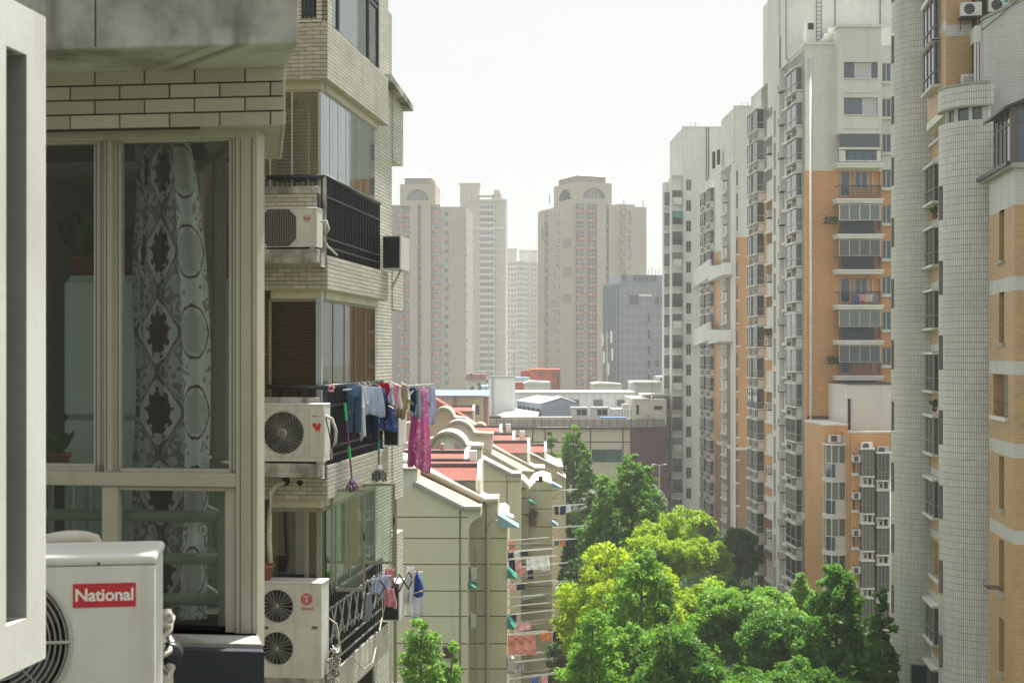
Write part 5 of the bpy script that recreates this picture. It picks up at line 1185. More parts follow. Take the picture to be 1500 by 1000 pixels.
rb = simple('building', 'orange red building between the far towers and the white roofs', 'building', [('wall', (778, 821, 542, 600, 80, 95), paint('orange_red_render', (.55, .11, .05), .8, .2, .1, True, 5)), ('wing', (763, 778, 542.5, 552, 90, 96), MATS['orange_red_render']), ('lower_wing', (755, 768, 560, 600, 75, 85), MATS['orange_red_render']), ('parapet', (777.5, 821.5, 540.5, 542, 79.7, 95), MATS['orange_red_render'])] +
    [('drain_pipe', (816.5 + i * 2, 817 + i * 2, 545, 600, 79.7, 79.99), m_fan) for i in range(2)] + [('window', (788, 795, 545.5, 550, 79.8, 79.98), m_gpan), ('window', (808, 814, 546, 552, 79.8, 79.98), m_gpan), ('window', (809, 813, 561, 568, 79.8, 79.98), m_gpan)])
t = simple('roof_shelter', 'light blue sheet roof left of the orange red building', 'roof', [('sheet', (755, 775, 552.5, 558.5, 72, 76), plain('cyan_sheet', (.35, .55, .68), .5))])
t = simple('house', 'distant low house with a dull red roof between the far towers', 'house', [('roof', (683, 712, 548, 556, 180, 190), m_rr), ('wall', (683, 712, 556, 600, 182, 190), m_crp), ('blue_roof', (704, 715, 565, 571, 150, 160), plain('cyan_sheet', (.3, .5, .62), .5))])
t = thing('street_lamp', 'pale double armed street lamp before the maroon wall', 'street lamp', (W(966, 680, 190).x, 190, 0))
zz_ = W(966, 681, 190).z; MB().tube((0, 0, 0), (0, 0, zz_), .09, 8).build('pole', m_acg, t)
for s_ in (-1, 1): MB().tube((0, 0, zz_), (s_ * .7, 0, zz_ + .1), .05, 6).build('arm', m_acg, t); MB().box(s_ * .55, s_ * 1.0, -.12, .12, zz_ + .06, zz_ + .16).build('lamp_head', m_wal, t)
# ================================================================== far towers
def cache(fn):
    d = {}
    def g(*a, **k):
        q = (a, tuple(sorted(k.items())))
        if q not in d: d[q] = fn(*a, **k)
        return d[q]
    return g
m_wfr = plain('white_window_frame', (.62, .62, .60), .5)
m_gfr = plain('grey_window_frame', (.20, .21, .21), .5)
m_gf = glass_far('tower_pane', (.025, .03, .034), (.17, .18, .18))
m_gf2 = glass_far('tower_pane_green', (.02, .035, .035), (.12, .16, .15))
@cache
def win_mesh(w_, h_, mull=1, fm='white_window_frame', gm='tower_pane', fr=.06):
    # upright window facing -y, origin at its lower left corner, pane .06 behind the frame
    f = MB(); f.box(0, w_, 0, .08, 0, fr).box(0, w_, 0, .08, h_ - fr, h_).box(0, fr, 0, .08, fr, h_ - fr).box(w_ - fr, w_, 0, .08, fr, h_ - fr)
    for i in range(mull): x = w_ * (i + 1) / (mull + 1); f.box(x - fr / 2, x + fr / 2, .01, .07, fr, h_ - fr)
    f.mat(1).box(fr * .5, w_ - fr * .5, .045, .055, fr * .5, h_ - fr * .5); return f.mesh('window', [MATS[fm], MATS[gm]])
@cache
def ac_mesh(w_, h_, d):
    f = MB().box(0, w_, -d, 0, 0, h_); f.mat(1).box(w_ * .12, w_ * .62, -d - .01, -d - .001, h_ * .12, h_ * .88).box(.0, .03, -d, 0, -.1, 0).box(w_ - .03, w_, -d, 0, -.1, 0); return f.mesh('air_conditioner_unit', [m_acw, m_fan])
@cache
def round_balc(w_, h_, slab, mname, gname):
    # bowed balcony: curved parapet, glazed storey above it; origin middle of the wall line
    f = MB(); n = 8
    pr = [(w_ / 2 * -math.cos(math.pi * i / n), -.9 * math.sin(math.pi * i / n)) for i in range(n + 1)]
    f.prism([(x, y) for x, y in pr], 0, slab, 'z'); f.mat(1); pr2 = [(x * .9, y * .85) for x, y in pr]
    f.prism(pr2, slab, h_, 'z'); f.mat(2)
    for x, y in pr2[1:-1:1]: f.box(x - .05, x + .05, y - .05, y + .03, slab, h_)
    f.box(-w_ * .46, w_ * .46, -.8, -.76, slab + (h_ - slab) * .55, slab + (h_ - slab) * .6)
    return f.mesh('bowed_balcony', [MATS[mname], MATS[gname], m_wfr])
def stained(name, c, **k): return paint(name, c, .85, .16, .03, True, 2, .05, (.2, .18, .15))
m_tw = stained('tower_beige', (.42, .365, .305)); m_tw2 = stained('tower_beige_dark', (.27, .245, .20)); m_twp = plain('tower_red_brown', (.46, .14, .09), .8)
m_twk = plain('tower_pinkish', (.47, .25, .18), .8); m_twc = stained('tower_cream', (.42, .38, .31)); m_tww = stained('tower_pale', (.52, .52, .49)); m_pyr = paint('pyramid_roof', (.70, .60, .44), .5, .4, .08, True, 1)
FL = 2.8
def cupola(F_, t, x0, x1, pz0, pz1, y0, dep, tier, pyr, arch=True):
    # roof block with arched openings, a smaller tier and a truncated pyramid
    za, zb = F_.z(pz0, y0, x0), F_.z(pz1, y0, x0); X0, X1_ = F_.x(x0, y0), F_.x(x1, y0)
    cx, r_ = (X0 + X1_) / 2, (X1_ - X0) * .32; zc = za + (zb - za) * .26; ry = (zb - za) * .5
    def archpoly(c, rx): return [(c + rx * math.cos(R(a)), zc + ry * math.sin(R(a))) for a in range(0, 181, 12)]
    mb = MB(); ap = archpoly(cx, r_)
    mb.face(*[(x, y0, z) for x, z in [(X0, za), (X1_, za), (X1_, zc), (X0, zc)]])
    mb.face(*[(x, y0, z) for x, z in [(X1_, zc)] + ap[:8] + [(cx, zb), (X1_, zb)]][0:] ) if False else None
    top = [(X1_, zc), (X1_, zb), (cx, zb)] + [ap[i] for i in range(7, -1, -1)]
    mb.face(*[(x, y0, z) for x, z in top]); top = [(cx, zb), (X0, zb), (X0, zc)] + [ap[i] for i in range(15, 6, -1)]
    mb.face(*[(x, y0, z) for x, z in top])
    for p, q in zip(ap, ap[1:]): mb.face((p[0], y0, p[1]), (q[0], y0, q[1]), (q[0], y0 + 1.2, q[1]), (p[0], y0 + 1.2, p[1]))
    mb.face((ap[0][0], y0, zc), (ap[-1][0], y0, zc), (ap[-1][0], y0 + 1.2, zc), (ap[0][0], y0 + 1.2, zc))
    y1 = y0 + dep
    mb.face((X0, y0, za), (X0, y0, zb), (X0, y1, zb), (X0, y1, za)); mb.face((X1_, y0, za), (X1_, y1, za), (X1_, y1, zb), (X1_, y0, zb)); mb.face((X0, y0, zb), (X1_, y0, zb), (X1_, y1, zb), (X0, y1, zb)); mb.face((X0, y1, za), (X1_, y1, za), (X1_, y1, zb), (X0, y1, zb))
    mb.build('roof_block', m_tw, t)
    MB().prism([(x, z) for x, z in ap], y0 + 1.0, y0 + 1.1, 'y').build('arched_window', glass_far('arch_pane', (.10, .11, .11), (.3, .3, .29)), t)
    for i in range(1, 6): xx = cx - r_ + 2 * r_ * i / 6; MB().box(xx - .08, xx + .08, y0 + .85, y0 + .99, zc, zc + ry * math.sqrt(max(0, 1 - ((xx - cx) / r_) ** 2))).build('window_bar', m_gfr, t)
    MB().box(cx - r_, cx + r_, y0 + .85, y0 + .99, zc + ry * .45, zc + ry * .5).build('window_bar', m_gfr, t)
    for s_ in (X0 - .06,): MB().prism([(y0 + dep / 2 + dep * .26 * math.cos(R(a)), zc + ry * math.sin(R(a))) for a in range(0, 181, 15)], s_, s_ + .05, 'x').build('arched_window', m_dark, t)
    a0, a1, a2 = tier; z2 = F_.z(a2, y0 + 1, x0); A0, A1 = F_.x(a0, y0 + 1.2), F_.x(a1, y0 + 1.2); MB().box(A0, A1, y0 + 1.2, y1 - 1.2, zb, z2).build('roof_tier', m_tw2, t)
    b0, b1, b2 = pyr; z3 = F_.z(b2, y0 + 4, x0); B0, B1 = F_.x(b0, y0 + 4), F_.x(b1, y0 + 4); k = 4
    MB().hexa([(A0 - .4, y0 + .8, z2), (A1 + .4, y0 + .8, z2), (A1 + .4, y1 - .8, z2), (A0 - .4, y1 - .8, z2), (B0, y0 + k, z3), (B1, y0 + k, z3), (B1, y1 - k, z3), (B0, y1 - k, z3)]).build('pyramid_roof', m_pyr, t)
ZB = 0
def column(F_, t, x0px, x1px, y, ztop, zbot, h_, kind, sill=.9, jitter=.5, acp=.5, seed=1, **k):
    r_ = random.Random(seed); z = ztop - h_; X0, X1_ = F_.x(x0px, y), F_.x(x1px, y); wd = X1_ - X0
    while z > zbot:
        if kind == 'win':
            inst('window', win_mesh(round(wd, 2), 1.5, 1), t, (X0, y - .05, z + sill))
            if r_.random() < acp: inst('air_conditioner_box', ac_mesh(.9, .6, .5), t, (X0 + r_.choice((-.9, 0, wd - .4)), y - .03, z + .1))
        elif kind == 'slim':
            inst('window', win_mesh(round(wd, 2), 1.2, 0), t, (X0, y - .05, z + sill))
            if r_.random() < acp: inst('air_conditioner_box', ac_mesh(.8, .55, .45), t, (X0 + .1, y - .03, z + .15))
        elif kind == 'round':
            inst('balcony', round_balc(round(wd, 2), h_, 1.15, 'tower_pinkish', 'tower_pane'), t, ((X0 + X1_) / 2, y, z))
            if r_.random() < acp: inst('air_conditioner_box', ac_mesh(.8, .6, .5), t, (X0 - .6, y - .02, z + .8))
        elif kind == 'red':
            b = MB().box(X0, X1_, y - .9, y, z, z + 1.05); bo = b.build('balcony', m_twp, t) if False else None
            inst('balcony', red_b(round(wd, 2), h_), t, (X0, y, z))
            for q in (0, 1):
                if r_.random() < acp: inst('air_conditioner_box', ac_mesh(.75, .55, .45), t, (X0 + q * wd * .6 - .3, y - .92, z + .35))
        z -= h_
@cache
def red_b(w_, h_):
    f = MB().box(0, w_, -.9, 0, 0, 1.05); f.mat(1).box(.05, w_ - .05, -.75, -.1, 1.05, h_); f.mat(2)
    for i in range(4): x = .05 + (w_ - .15) * i / 3; f.box(x, x + .08, -.80, -.751, 1.05, h_)
    f.box(.05, w_ - .05, -.80, -.751, h_ * .72, h_ * .75)
    return f.mesh('balcony', [m_twp, m_gf, m_wfr])
# tower on the left
T1 = Frame(3, 640, 425); tw = T1.thing('tower_block', 'far beige tower with pink bowed balconies and pyramid cap beside the laundry balconies', 'tower')
zt = T1.z(303, 0, 640); zt2 = T1.z(300, -1, 600); zlow = T1.z(640, 0, 640)
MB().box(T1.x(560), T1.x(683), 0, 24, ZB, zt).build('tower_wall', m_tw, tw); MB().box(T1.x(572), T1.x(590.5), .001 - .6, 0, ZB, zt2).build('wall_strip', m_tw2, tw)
MB().box(T1.x(601), T1.x(611.5, -1.4), -1.4, 0, ZB, zt2).build('pier', m_tw, tw); MB().box(T1.x(617, -1.4), T1.x(631, -1.4), -1.4, -.01, ZB, zt2).build('pier', m_twc, tw); MB().box(T1.x(640), T1.x(640) + .1, -.1, -.01, ZB, zt).build('downpipe', m_tw2, tw)
column(T1, tw, 584, 592, -.6, zt2 - 1, zlow, FL, 'red', seed=3); column(T1, tw, 593, 600.5, 0, zt2 - 1, zlow, FL, 'red', seed=4)
column(T1, tw, 612, 616.5, -.3, zt2 - 1, zlow, FL, 'slim', seed=5); column(T1, tw, 633, 645.5, 0, zt + .6, zlow, FL, 'round', seed=6); column(T1, tw, 651, 657.5, 0, zt - 1, zlow, FL, 'win', seed=7, acp=.6)
for i in range(22): inst('air_conditioner_box', ac_mesh(.8, .6, .5), tw, (T1.x(682) + rnd.uniform(-.5, 0), -.02, zt - 4 - i * FL + rnd.uniform(-.4, .4)))
cupola(T1, tw, 586, 637.5, 302, 270, -1, 14, (593, 631, 261), (602, 622, 248.5))
# tower on the right of the gap, seen on its corner
T4 = Frame(-25, 841, 430); tw = T4.thing('tower_block', 'far beige tower seen on its corner, with red brown balconies and a pyramid cap', 'tower')
zt = T4.z(298.5, 0, 841); yd = T4.y(790.5); zlow = T4.z(640, 0, 841)
MB().box(0, T4.x(947), 0, yd, ZB, zt).build('tower_wall', m_tw, tw)
MB().box(-.6, 0, T4.y(800), yd + .1, ZB, zt - .5).build('pier', m_tw, tw); MB().box(-.8, 0, 0, T4.y(812), ZB, zt).build('pier', m_twc, tw)
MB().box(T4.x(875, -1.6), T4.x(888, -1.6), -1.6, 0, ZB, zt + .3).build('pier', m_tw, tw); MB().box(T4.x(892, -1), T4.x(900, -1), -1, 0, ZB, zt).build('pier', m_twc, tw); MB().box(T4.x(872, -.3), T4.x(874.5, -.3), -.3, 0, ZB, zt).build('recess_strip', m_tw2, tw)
column(T4, tw, 844, 854, 0, zt - 0, zlow, FL, 'red', seed=8, acp=.8); column(T4, tw, 861.5, 871.5, 0, zt - 0, zlow, FL, 'red', seed=9, acp=.8)
column(T4, tw, 888.5, 891.8, -.2, zt - 1, zlow, FL, 'slim', seed=10, acp=.7); column(T4, tw, 909, 919, 0, zt + .3, zlow, FL, 'round', seed=11, acp=.7); column(T4, tw, 920.5, 924, 0, zt - 1, zlow, FL, 'win', seed=12, acp=.5)
r_ = random.Random(4); z = zt - 3.5
while z > zlow:
    for a_, b_ in ((797, 799.2), (801, 803.5), (812.5, 814.5), (817, 820.5), (823.5, 824.5)):
        x_ = 0 if b_ < 811 else -.8; y0_, y1_ = T4.y(b_, x_), T4.y(a_, x_)
        inst('window', win_mesh(round(y1_ - y0_, 2), 1.5, 0), tw, (x_ - .05, y1_, z + .4), R(-90))
        if r_.random() < .6 and b_ < 822: inst('air_conditioner_box', ac_mesh(.8, .6, .55), tw, (x_ - .03, y1_ - r_.uniform(-.6, 1.4), z - .35 + r_.uniform(-.2, .2)), R(-90))
    z -= FL
for (a_, b_, c_, d_) in ((825, 841, 349, 362), (825, 841, 390, 405), (793, 799, 325, 345), (825, 841, 430, 444)):
    y0_, y1_ = T4.y(b_, -.8), T4.y(a_, -.8); MB().box(-.815, -.801, max(y0_, .1), y1_, T4.z(d_, 0, 841), T4.z(c_, 0, 841)).build('repainted_patch', m_tw2, tw)
cupola(T4, tw, 844, 896, 298, 266, 0, 15, (846, 887, 257), (858, 872, 245))
MB().box(T4.x(905, 3), T4.x(930, 3), 3, 10, zt, zt + 1).build('roof_rail_block', m_tw2, tw)
for p_ in (942, 914, 805): MB().tube((T4.x(p_, 3), 3, zt), (T4.x(p_, 3), 3, zt + 2.5), .12, 5).build('vent_pipe', m_fan, tw)
# classical tower
T3 = Frame(2, 712, 613); tw = T3.thing('tower_block', 'far cream tower with white string courses and stepped roof pavilion', 'tower')
zt = T3.z(293, 0, 712); H3 = 9.42 * 613 / FP
MB().box(T3.x(686), T3.x(740.5), 0, 22, ZB, zt).build('tower_wall', m_twc, tw); MB().box(T3.x(674.5, 3), T3.x(686, 3), 3, 22, ZB, T3.z(300, 3, 680)).build('tower_wing', m_twc, tw)
for a_, b_, c_, d_, yy in ((674, 702, 269, 300, 5), (672.5, 703.5, 268, 270, 4.5), (679, 700, 277, 279, 4.6), (677, 690, 284, 300, 3), (675, 691, 283, 285, 2.6), (723, 732, 281, 295, 2), (721, 734, 284, 286, 1.5), (724, 731, 278, 281, 2.2), (720, 736, 289, 293, 1), (686, 742, 292, 294.5, -1), (700, 722, 286, 287, .5)):
    pbox(MB(), T3, a_, b_, c_, d_, yy, yy + 6).build('roof_pavilion', m_twc, tw)
z = zt - 2.2; i = 0; zlow = T3.z(620, 0, 712)
balc = MB().box(0, 6.6, -.9, 0, 0, .2).box(0, 6.6, -.9, -.8, .2, .9); balc.mat(1)
balc.box(.2, 6.4, -.1, -.02, .2, 2.3); balc.mat(2)
for q in range(5): balc.box(.2 + q * 1.52, .32 + q * 1.52, -.16, -.101, .2, 2.3)
balc = balc.mesh('balcony', [m_tww, m_gf2, m_wfr])
while z > zlow:
    zz_ = z - H3
    inst('balcony', balc, tw, (T3.x(701.5), 0, zz_ + .2)); MB().box(T3.x(685, -.25), T3.x(741, -.25), -.25, -.01, zz_ - .05, zz_ + .22).build('string_course', m_tww, tw)
    inst('window', win_mesh(.8, 1.4, 0), tw, (T3.x(724.8), -.05, zz_ + .9))
    if i % 2 == 0: inst('air_conditioner_box', ac_mesh(.9, .7, .5), tw, (T3.x(682.5, 3), 3, zz_ + .8))
    inst('window', win_mesh(1.0, 1.4, 0), tw, (T3.x(680.5, 3), 2.95, zz_ + 1.0)); z -= H3; i += 1
pbox(MB(), T3, 684, 742, 332, 336, -.6, -.02).build('cornice', m_tww, tw)
# distant white pair
T5 = Frame(0, 765, 760)
for (nm, lab, a_, b_, c_, yy, pent) in (('tower_block', 'distant white tower with stacked rounded balconies, left one of the pale pair', 742, 772, 383, 0, (743.5, 757, 364)), ('tower_block', 'distant white grey tower with horizontal bands, right one of the pale pair', 772, 791, 384, 12, (761, 787, 366))):
    tw = T5.thing(nm, lab, 'tower', 'pale distant towers'); z = T5.z(c_, yy, 765); zlow = T5.z(600, yy, 765)
    pbox(MB(), T5, a_, b_, c_, 660, yy, yy + 16).build('tower_wall', m_tww if yy == 0 else m_twc, tw); pbox(MB(), T5, pent[0], pent[1], pent[2] + 2, c_, yy + 3, yy + 14).build('roof_block', m_tww, tw); pbox(MB(), T5, pent[0] - .6, pent[1] + .6, pent[2], pent[2] + 2, yy + 2.5, yy + 14.5).build('roof_slab', m_tww, tw)
    if yy == 0: MB().lathe([(4.6, 0), (4.6, 5), (0, 6.5)], (T5.x(775, 12), 18, T5.z(384, 12, 765)), 16).build('round_roof', m_tww, tw)
    hh = 7.7 * 760 / FP; bm_ = round_balc(4.4, round(hh, 2), .9, 'tower_pale', 'tower_pane'); r_ = random.Random(yy + 2)
    while z > zlow:
        z -= hh
        if yy == 0:
            inst('balcony', bm_, tw, (T5.x(763), 0, z)); 
            for p_ in (744, 748.5, 753, 769): inst('window', win_mesh(1.0, 1.5, 0), tw, (T5.x(p_), -.05, z + .8))
        else:
            for p_ in (779, 783, 787): inst('window', win_mesh(.9, 1.4, 0), tw, (T5.x(p_, yy), yy - .05, z + .8))
            pbox(MB(), T5, a_, b_, 0, 1, yy - .2, yy - .01) ; MB().box(T5.x(a_, yy), T5.x(b_, yy), yy - .25, yy - .01, z, z + .3).build('string_course', m_tww, tw)
        if r_.random() < .7: inst('air_conditioner_box', ac_mesh(.9, .7, .6), tw, (T5.x(a_ + 9, yy), yy, z + .3))
# glass office block
T6 = Frame(-16, 907, 300); to = T6.thing('office_building', 'grey panelled glass office block partly hidden by the right hand towers', 'office building')
m_off = tiles('grey_curtain_wall', (.21, .225, .26), (.38, .40, .43), 1.35, 1.7, .05, 0, .12, .06, .22, bump=.2)
zt = T6.z(416, 0, 907); yd = T6.y(883)
MB().box(0, 14, 0, yd, ZB, zt).build('office_wall', m_off, to); MB().box(1.2, 14, 1.2, yd - 1, zt, T6.z(402, 1.2, 907)).build('office_attic', m_off, to); MB().box(0, 14, 0, yd, zt, zt + .5).build('roof_edge', plain('blue_grey', (.2, .24, .3), .4), to)
for i in range(9): y_ = .5 + i * (yd - 1) / 9; MB().box(-.45, -.01, y_, y_ + .35, ZB, zt).build('fin', plain('blue_grey', (.2, .24, .3), .4), to)
m_offd = glass_far('office_pane', (.02, .03, .045), (.05, .065, .08))
for (a_, b_, c_, d_) in ((948, 953, 458, 472), (948, 953, 482, 497), (948, 953, 506, 519), (948, 953, 527, 540), (948, 953, 547, 560), (959, 966, 547, 560), (959, 966, 527, 538), (921, 936, 432, 446), (959, 966, 434, 446), (968, 975, 434, 446)): 
    xx, w_ = T6.x(a_), T6.x(b_) - T6.x(a_); zz_, h_ = T6.z(d_, 0, a_), T6.z(c_, 0, a_) - T6.z(d_, 0, a_)
    inst('window', win_mesh(round(w_, 2), round(h_, 2), 0, 'grey_window_frame', 'office_pane', .12), to, (xx, -.06, zz_))
for (a_, b_) in ((926, 950), (950, 962), (910, 918)): inst('attic_window', win_mesh(round(T6.x(b_, 1.2) - T6.x(a_, 1.2), 2), 1.5, 2, 'grey_window_frame', 'tower_pane', .12), to, (T6.x(a_, 1.2), 1.14, zt + .6))
pbox(MB(), T6, 936, 955, 431, 434, -.3, -.01).build('sign_band', m_wal, to)
for i in range(14): MB().tube((2 + i * .8, 2.5, T6.z(402, 1.2, 907)), (2 + i * .8, 2.5, T6.z(402, 1.2, 907) + 1.1 + .3 * (i % 3)), .07, 5).build('roof_post', m_acg, to)
at = thing('antenna_mast', 'slim antenna mast with white panels left of the grey glass office', 'antenna', (W(889, 500, 290).x, 290, 0)); z0, z1 = W(889, 570, 290).z, W(889, 485, 290).z
MB().tube((0, 0, z0 - 20), (0, 0, z1), .14, 6).build('mast', m_acg, at)
for i, (x_, q) in enumerate(((-.9, .85), (.9, .9), (-.6, .55), (1.1, .6), (.3, .35))): z = z0 + (z1 - z0) * q; MB().box(x_ - .2, x_ + .2, -.2, 0, z - 1.2, z + 1.2).build('panel_antenna', m_wal, at); MB().tube((0, 0, z), (x_, 0, z), .05, 5).build('arm', m_acg, at)
for i, (px, y0_, y1_) in enumerate(((716, 470, 552), (753, 480, 552))):
    m_thin = m_acg; at = thing('antenna_mast', ('left' if i == 0 else 'right') + ' thin lattice pole rising from the white windowless block', 'antenna', (W(px, 500, 225).x, 225, 0)); MB().tube((0, 0, W(px, y1_, 225).z - 8), (0, 0, W(px, y0_, 225).z), .08, 5).build('mast', m_acg, at)
    for k in range(5): z = W(px, y0_ + 10 + k * 16, 225).z; MB().tube((-.5, 0, z), (.5, 0, z), .05, 4).build('rung', m_fan, at)
# added unseen dark wall behind the camera, so the near glass mirrors less sky
glass_backdrop = tag(MB().box(-22, -1, -14, -10, 0, 42).build('wall', tiles('added_backdrop_tile', (.10, .085, .065), (.03, .03, .03), .21, .058, .007), None, rot=-R(7.03)), kind='structure')
# ================================================================== right hand towers
m_gt = tiles('pale_grey_tile', (.70, .70, .66), (.54, .54, .51), .42, .14, .008, .5, .30, .05, .5, dirt=(.17, .165, .15), bump=.15)
m_ot = tiles('orange_tile', (.60, .32, .13), (.48, .25, .11), .42, .14, .008, .5, .22, .05, .5, dirt=(.15, .09, .05), bump=.15)
m_bt = tiles('brown_tile', (.36, .17, .09), (.27, .13, .07), .42, .14, .008, .5, .2, .05, .5, bump=.15)
m_gp = paint('pale_grey_render', (.66, .66, .62), .85, .30, .15, True, 6, .1, (.16, .16, .14))
m_op = paint('peach_orange_render', (.80, .45, .22), .85, .25, .15, True, 6, .1, (.2, .14, .09))
m_wh2 = paint('white_trim', (.70, .70, .67), .7, .40, .5, True, 10, .1, (.2, .19, .16))
m_gg = glass_far('green_grey_pane', (.022, .035, .035), (.22, .25, .245), rough=.05)
m_bl = glass_far('blue_pane2', (.02, .045, .075), (.08, .12, .16), rough=.05)
plain('pale_frame2', (.40, .42, .41), .5)
def zfac(t, name, u0, u1, zr, holes, tf, dp=.18):
    for z0, z1, m in zr:
        hh = [(a, b, max(c, z0), min(d, z1)) for a, b, c, d in holes if c < z1 and d > z0 and b > u0 and a < u1]
        MB().facade(u0, u1, z0, z1, hh, tf, dp).build(name, m, t)
@cache
def box_bay(w_, h_, d, fm='white_window_frame', gm='green_grey_pane', sl=.12, posts=3):
    # glazed bay leaning out of a wall facing -y; slabs above and below, glass on three sides
    f = MB(); f.box(-.08, w_ + .08, -d - .1, 0, 0, sl).box(-.08, w_ + .08, -d - .1, 0, h_ - sl, h_)
    f.mat(1).box(.03, w_ - .03, -d + .03, -.01, sl, h_ - sl); f.mat(2)
    for i in range(posts): x = (w_ - .07) * i / (posts - 1); f.box(x, x + .07, -d - .01, -d + .05, sl, h_ - sl)
    f.box(0, .07, -.09, 0, sl, h_ - sl).box(w_ - .07, w_, -.09, 0, sl, h_ - sl).box(0, w_, -d - .015, -d + .035, sl + .55, sl + .60).box(-.002, .05, -d, 0, sl + .55, sl + .60).box(w_ - .05, w_ + .002, -d, 0, sl + .55, sl + .60)
    return f.mesh('bay_window', [m_wh2, MATS[gm], MATS[fm]])
@cache
def ac_niche(w_, h_, d):
    f = MB().box(0, w_, -d, 0, 0, .06).box(0, .08, -d, 0, .06, h_).box(w_ - .08, w_, -d, 0, .06, h_).box(w_ * .5, w_ * .5 + .07, -d, -d + .06, .06, h_)
    f.mat(1).box(.12, w_ * .48, -d + .05, -.05, .07, h_ * .8); f.mat(2).box(w_ * .56, w_ - .12, -.1, -.02, .07, h_ - .04).box(.2, w_ * .42, -d + .04, -d + .049, .12, h_ * .7)
    return f.mesh('air_conditioner_niche', [m_wh2, m_acw, m_dark])
@cache
def sill_mesh(w_): return MB().box(-.12, w_ + .12, -.22, -.002, -.22, 0).mesh('window_sill', [m_wh2])
def wl_pipe(F_, t, x, y, z0, z1, r=.07, m=None): return MB().tube((x, y, z0), (x, y, z1), r, 8).build('downpipe', m or m_wal, t, True)
P52 = 52.0
# ---------------------------------------------------------------- big grey and orange tower
A = Frame(-1.37, 1180, 115); ta = A.thing('apartment_tower', 'tall grey and orange apartment tower with a column of balconies facing the viewer', 'apartment tower')
HA = P52 * 115 / FP
def zA(py, y=0, px=1180): return A.z(py, y, px)
zsp, zbr = zA(250), zA(757); ztop = zA(66)
LX = A.y
yA = dict((p, A.y(p)) for p in (1176, 1160, 1159, 1154.5, 1152.5, 1149, 1147.5, 1142, 1139, 1137, 1134.5, 1123, 1106))
fr0 = zA(92)                      # top of the highest window row
rows = 19
hl = []
for k in range(rows):
    z1 = zA(105) - HA * k; hl += [(yA[1159], yA[1154.5], z1 - 1.55, z1), (yA[1152.5], yA[1149], z1 - 1.75, z1 - .1)]
zr = [(0, zbr, m_bt), (zbr, zsp, m_op), (zsp, ztop, m_gp)]
tfl = lambda u, z, w_: (w_, u, z)
zfac(ta, 'side_wall', 0, yA[1147.5], zr, hl, tfl, .2)
for k in range(rows):
    z1 = zA(105) - HA * k
    for a_, b_, h_ in ((1159, 1154.5, 1.55), (1152.5, 1149, 1.65)):
        wd = round(yA[b_] - yA[a_], 2); inst('window', win_mesh(wd, h_, 1, 'white_window_frame', 'green_grey_pane'), ta, (.1, yA[b_], z1 - 1.55 if h_ < 1.6 else z1 - 1.75), R(-90))
    inst('window_sill', sill_mesh(round(yA[1152.5] - yA[1159] + 2.2, 2)), ta, (0, yA[1149], z1 - 1.75), R(-90))
    inst('air_conditioner_box', ac_mesh(.85, .6, .5), ta, (-.05, yA[1149] + .05, z1 - .2), R(-90))
    wb = round(yA[1160] - yA[1176], 2)
    inst('bay_window', box_bay(wb - .2, 2.05, .55, 'pale_frame2'), ta, (0, yA[1176] + wb - .1, zA(130) - HA * k), R(-90)); inst('air_conditioner_niche', ac_niche(wb - .2, .72, .5), ta, (0, yA[1176] + wb - .1, zA(130) - HA * k - .78), R(-90))
# shaft with slit windows
ysh0, ysh1 = yA[1147.5], yA[1137]
hs = [(yA[1142], yA[1139], zA(130) - HA * 1.0 * k - 2.35, zA(130) - HA * k) for k in range(-1, rows)]
zfac(ta, 'shaft_wall', ysh0, ysh1, [(0, zA(20), m_gp)], hs, lambda u, z, w_: (w_ - .35, u, z), .25)
MB().box(-.35, .0, ysh0 - .002, ysh0 + .0, 0, ztop - .2).build('shaft_return', m_gp, ta)
for h_ in hs: inst('slit_window', win_mesh(round(h_[1] - h_[0], 2), 2.35, 0, 'grey_window_frame', 'green_grey_pane', .04), ta, (-.2, h_[1], h_[2]), R(-90))
# farther part of the side wall
ztop2 = zA(96)
hl = [(yA[1134.5], yA[1123], zA(133) - HA * k - 1.5, zA(133) - HA * k + .2) for k in range(rows)]
zr2 = [(0, zbr, m_bt), (zbr, zsp, m_op), (zsp, A.onx(1135, 110, 0)[1], m_gp)]
zfac(ta, 'side_wall', ysh1, yA[1106] + 2, zr2, hl, tfl, .2)
for k in range(rows):
    z1 = zA(133) - HA * k; wd = round(yA[1123] - yA[1134.5], 2)
    inst('window', win_mesh(wd, 1.7, 2, 'white_window_frame', 'green_grey_pane'), ta, (.1, yA[1123], z1 - 1.5), R(-90)); inst('window_sill', sill_mesh(wd), ta, (0, yA[1123], z1 - 1.5), R(-90))
    if k % 2: inst('air_conditioner_box', ac_mesh(.85, .6, .5), ta, (-.03, yA[1134.5] + 1.2, z1 - .4), R(-90))
    for (pp, off) in ((1120.5, 0), (1112, -.6)):
        y0_ = A.y(pp); inst('bay_window', box_bay(1.9, 2.05, .75, 'pale_frame2', posts=3), ta, (-.0, y0_ + 2.0, zA(140) - HA * k + off * .0 - .2), R(-90)); inst('air_conditioner_niche', ac_niche(1.9, .72, .6), ta, (0, y0_ + 2.0, zA(140) - HA * k - .98), R(-90))
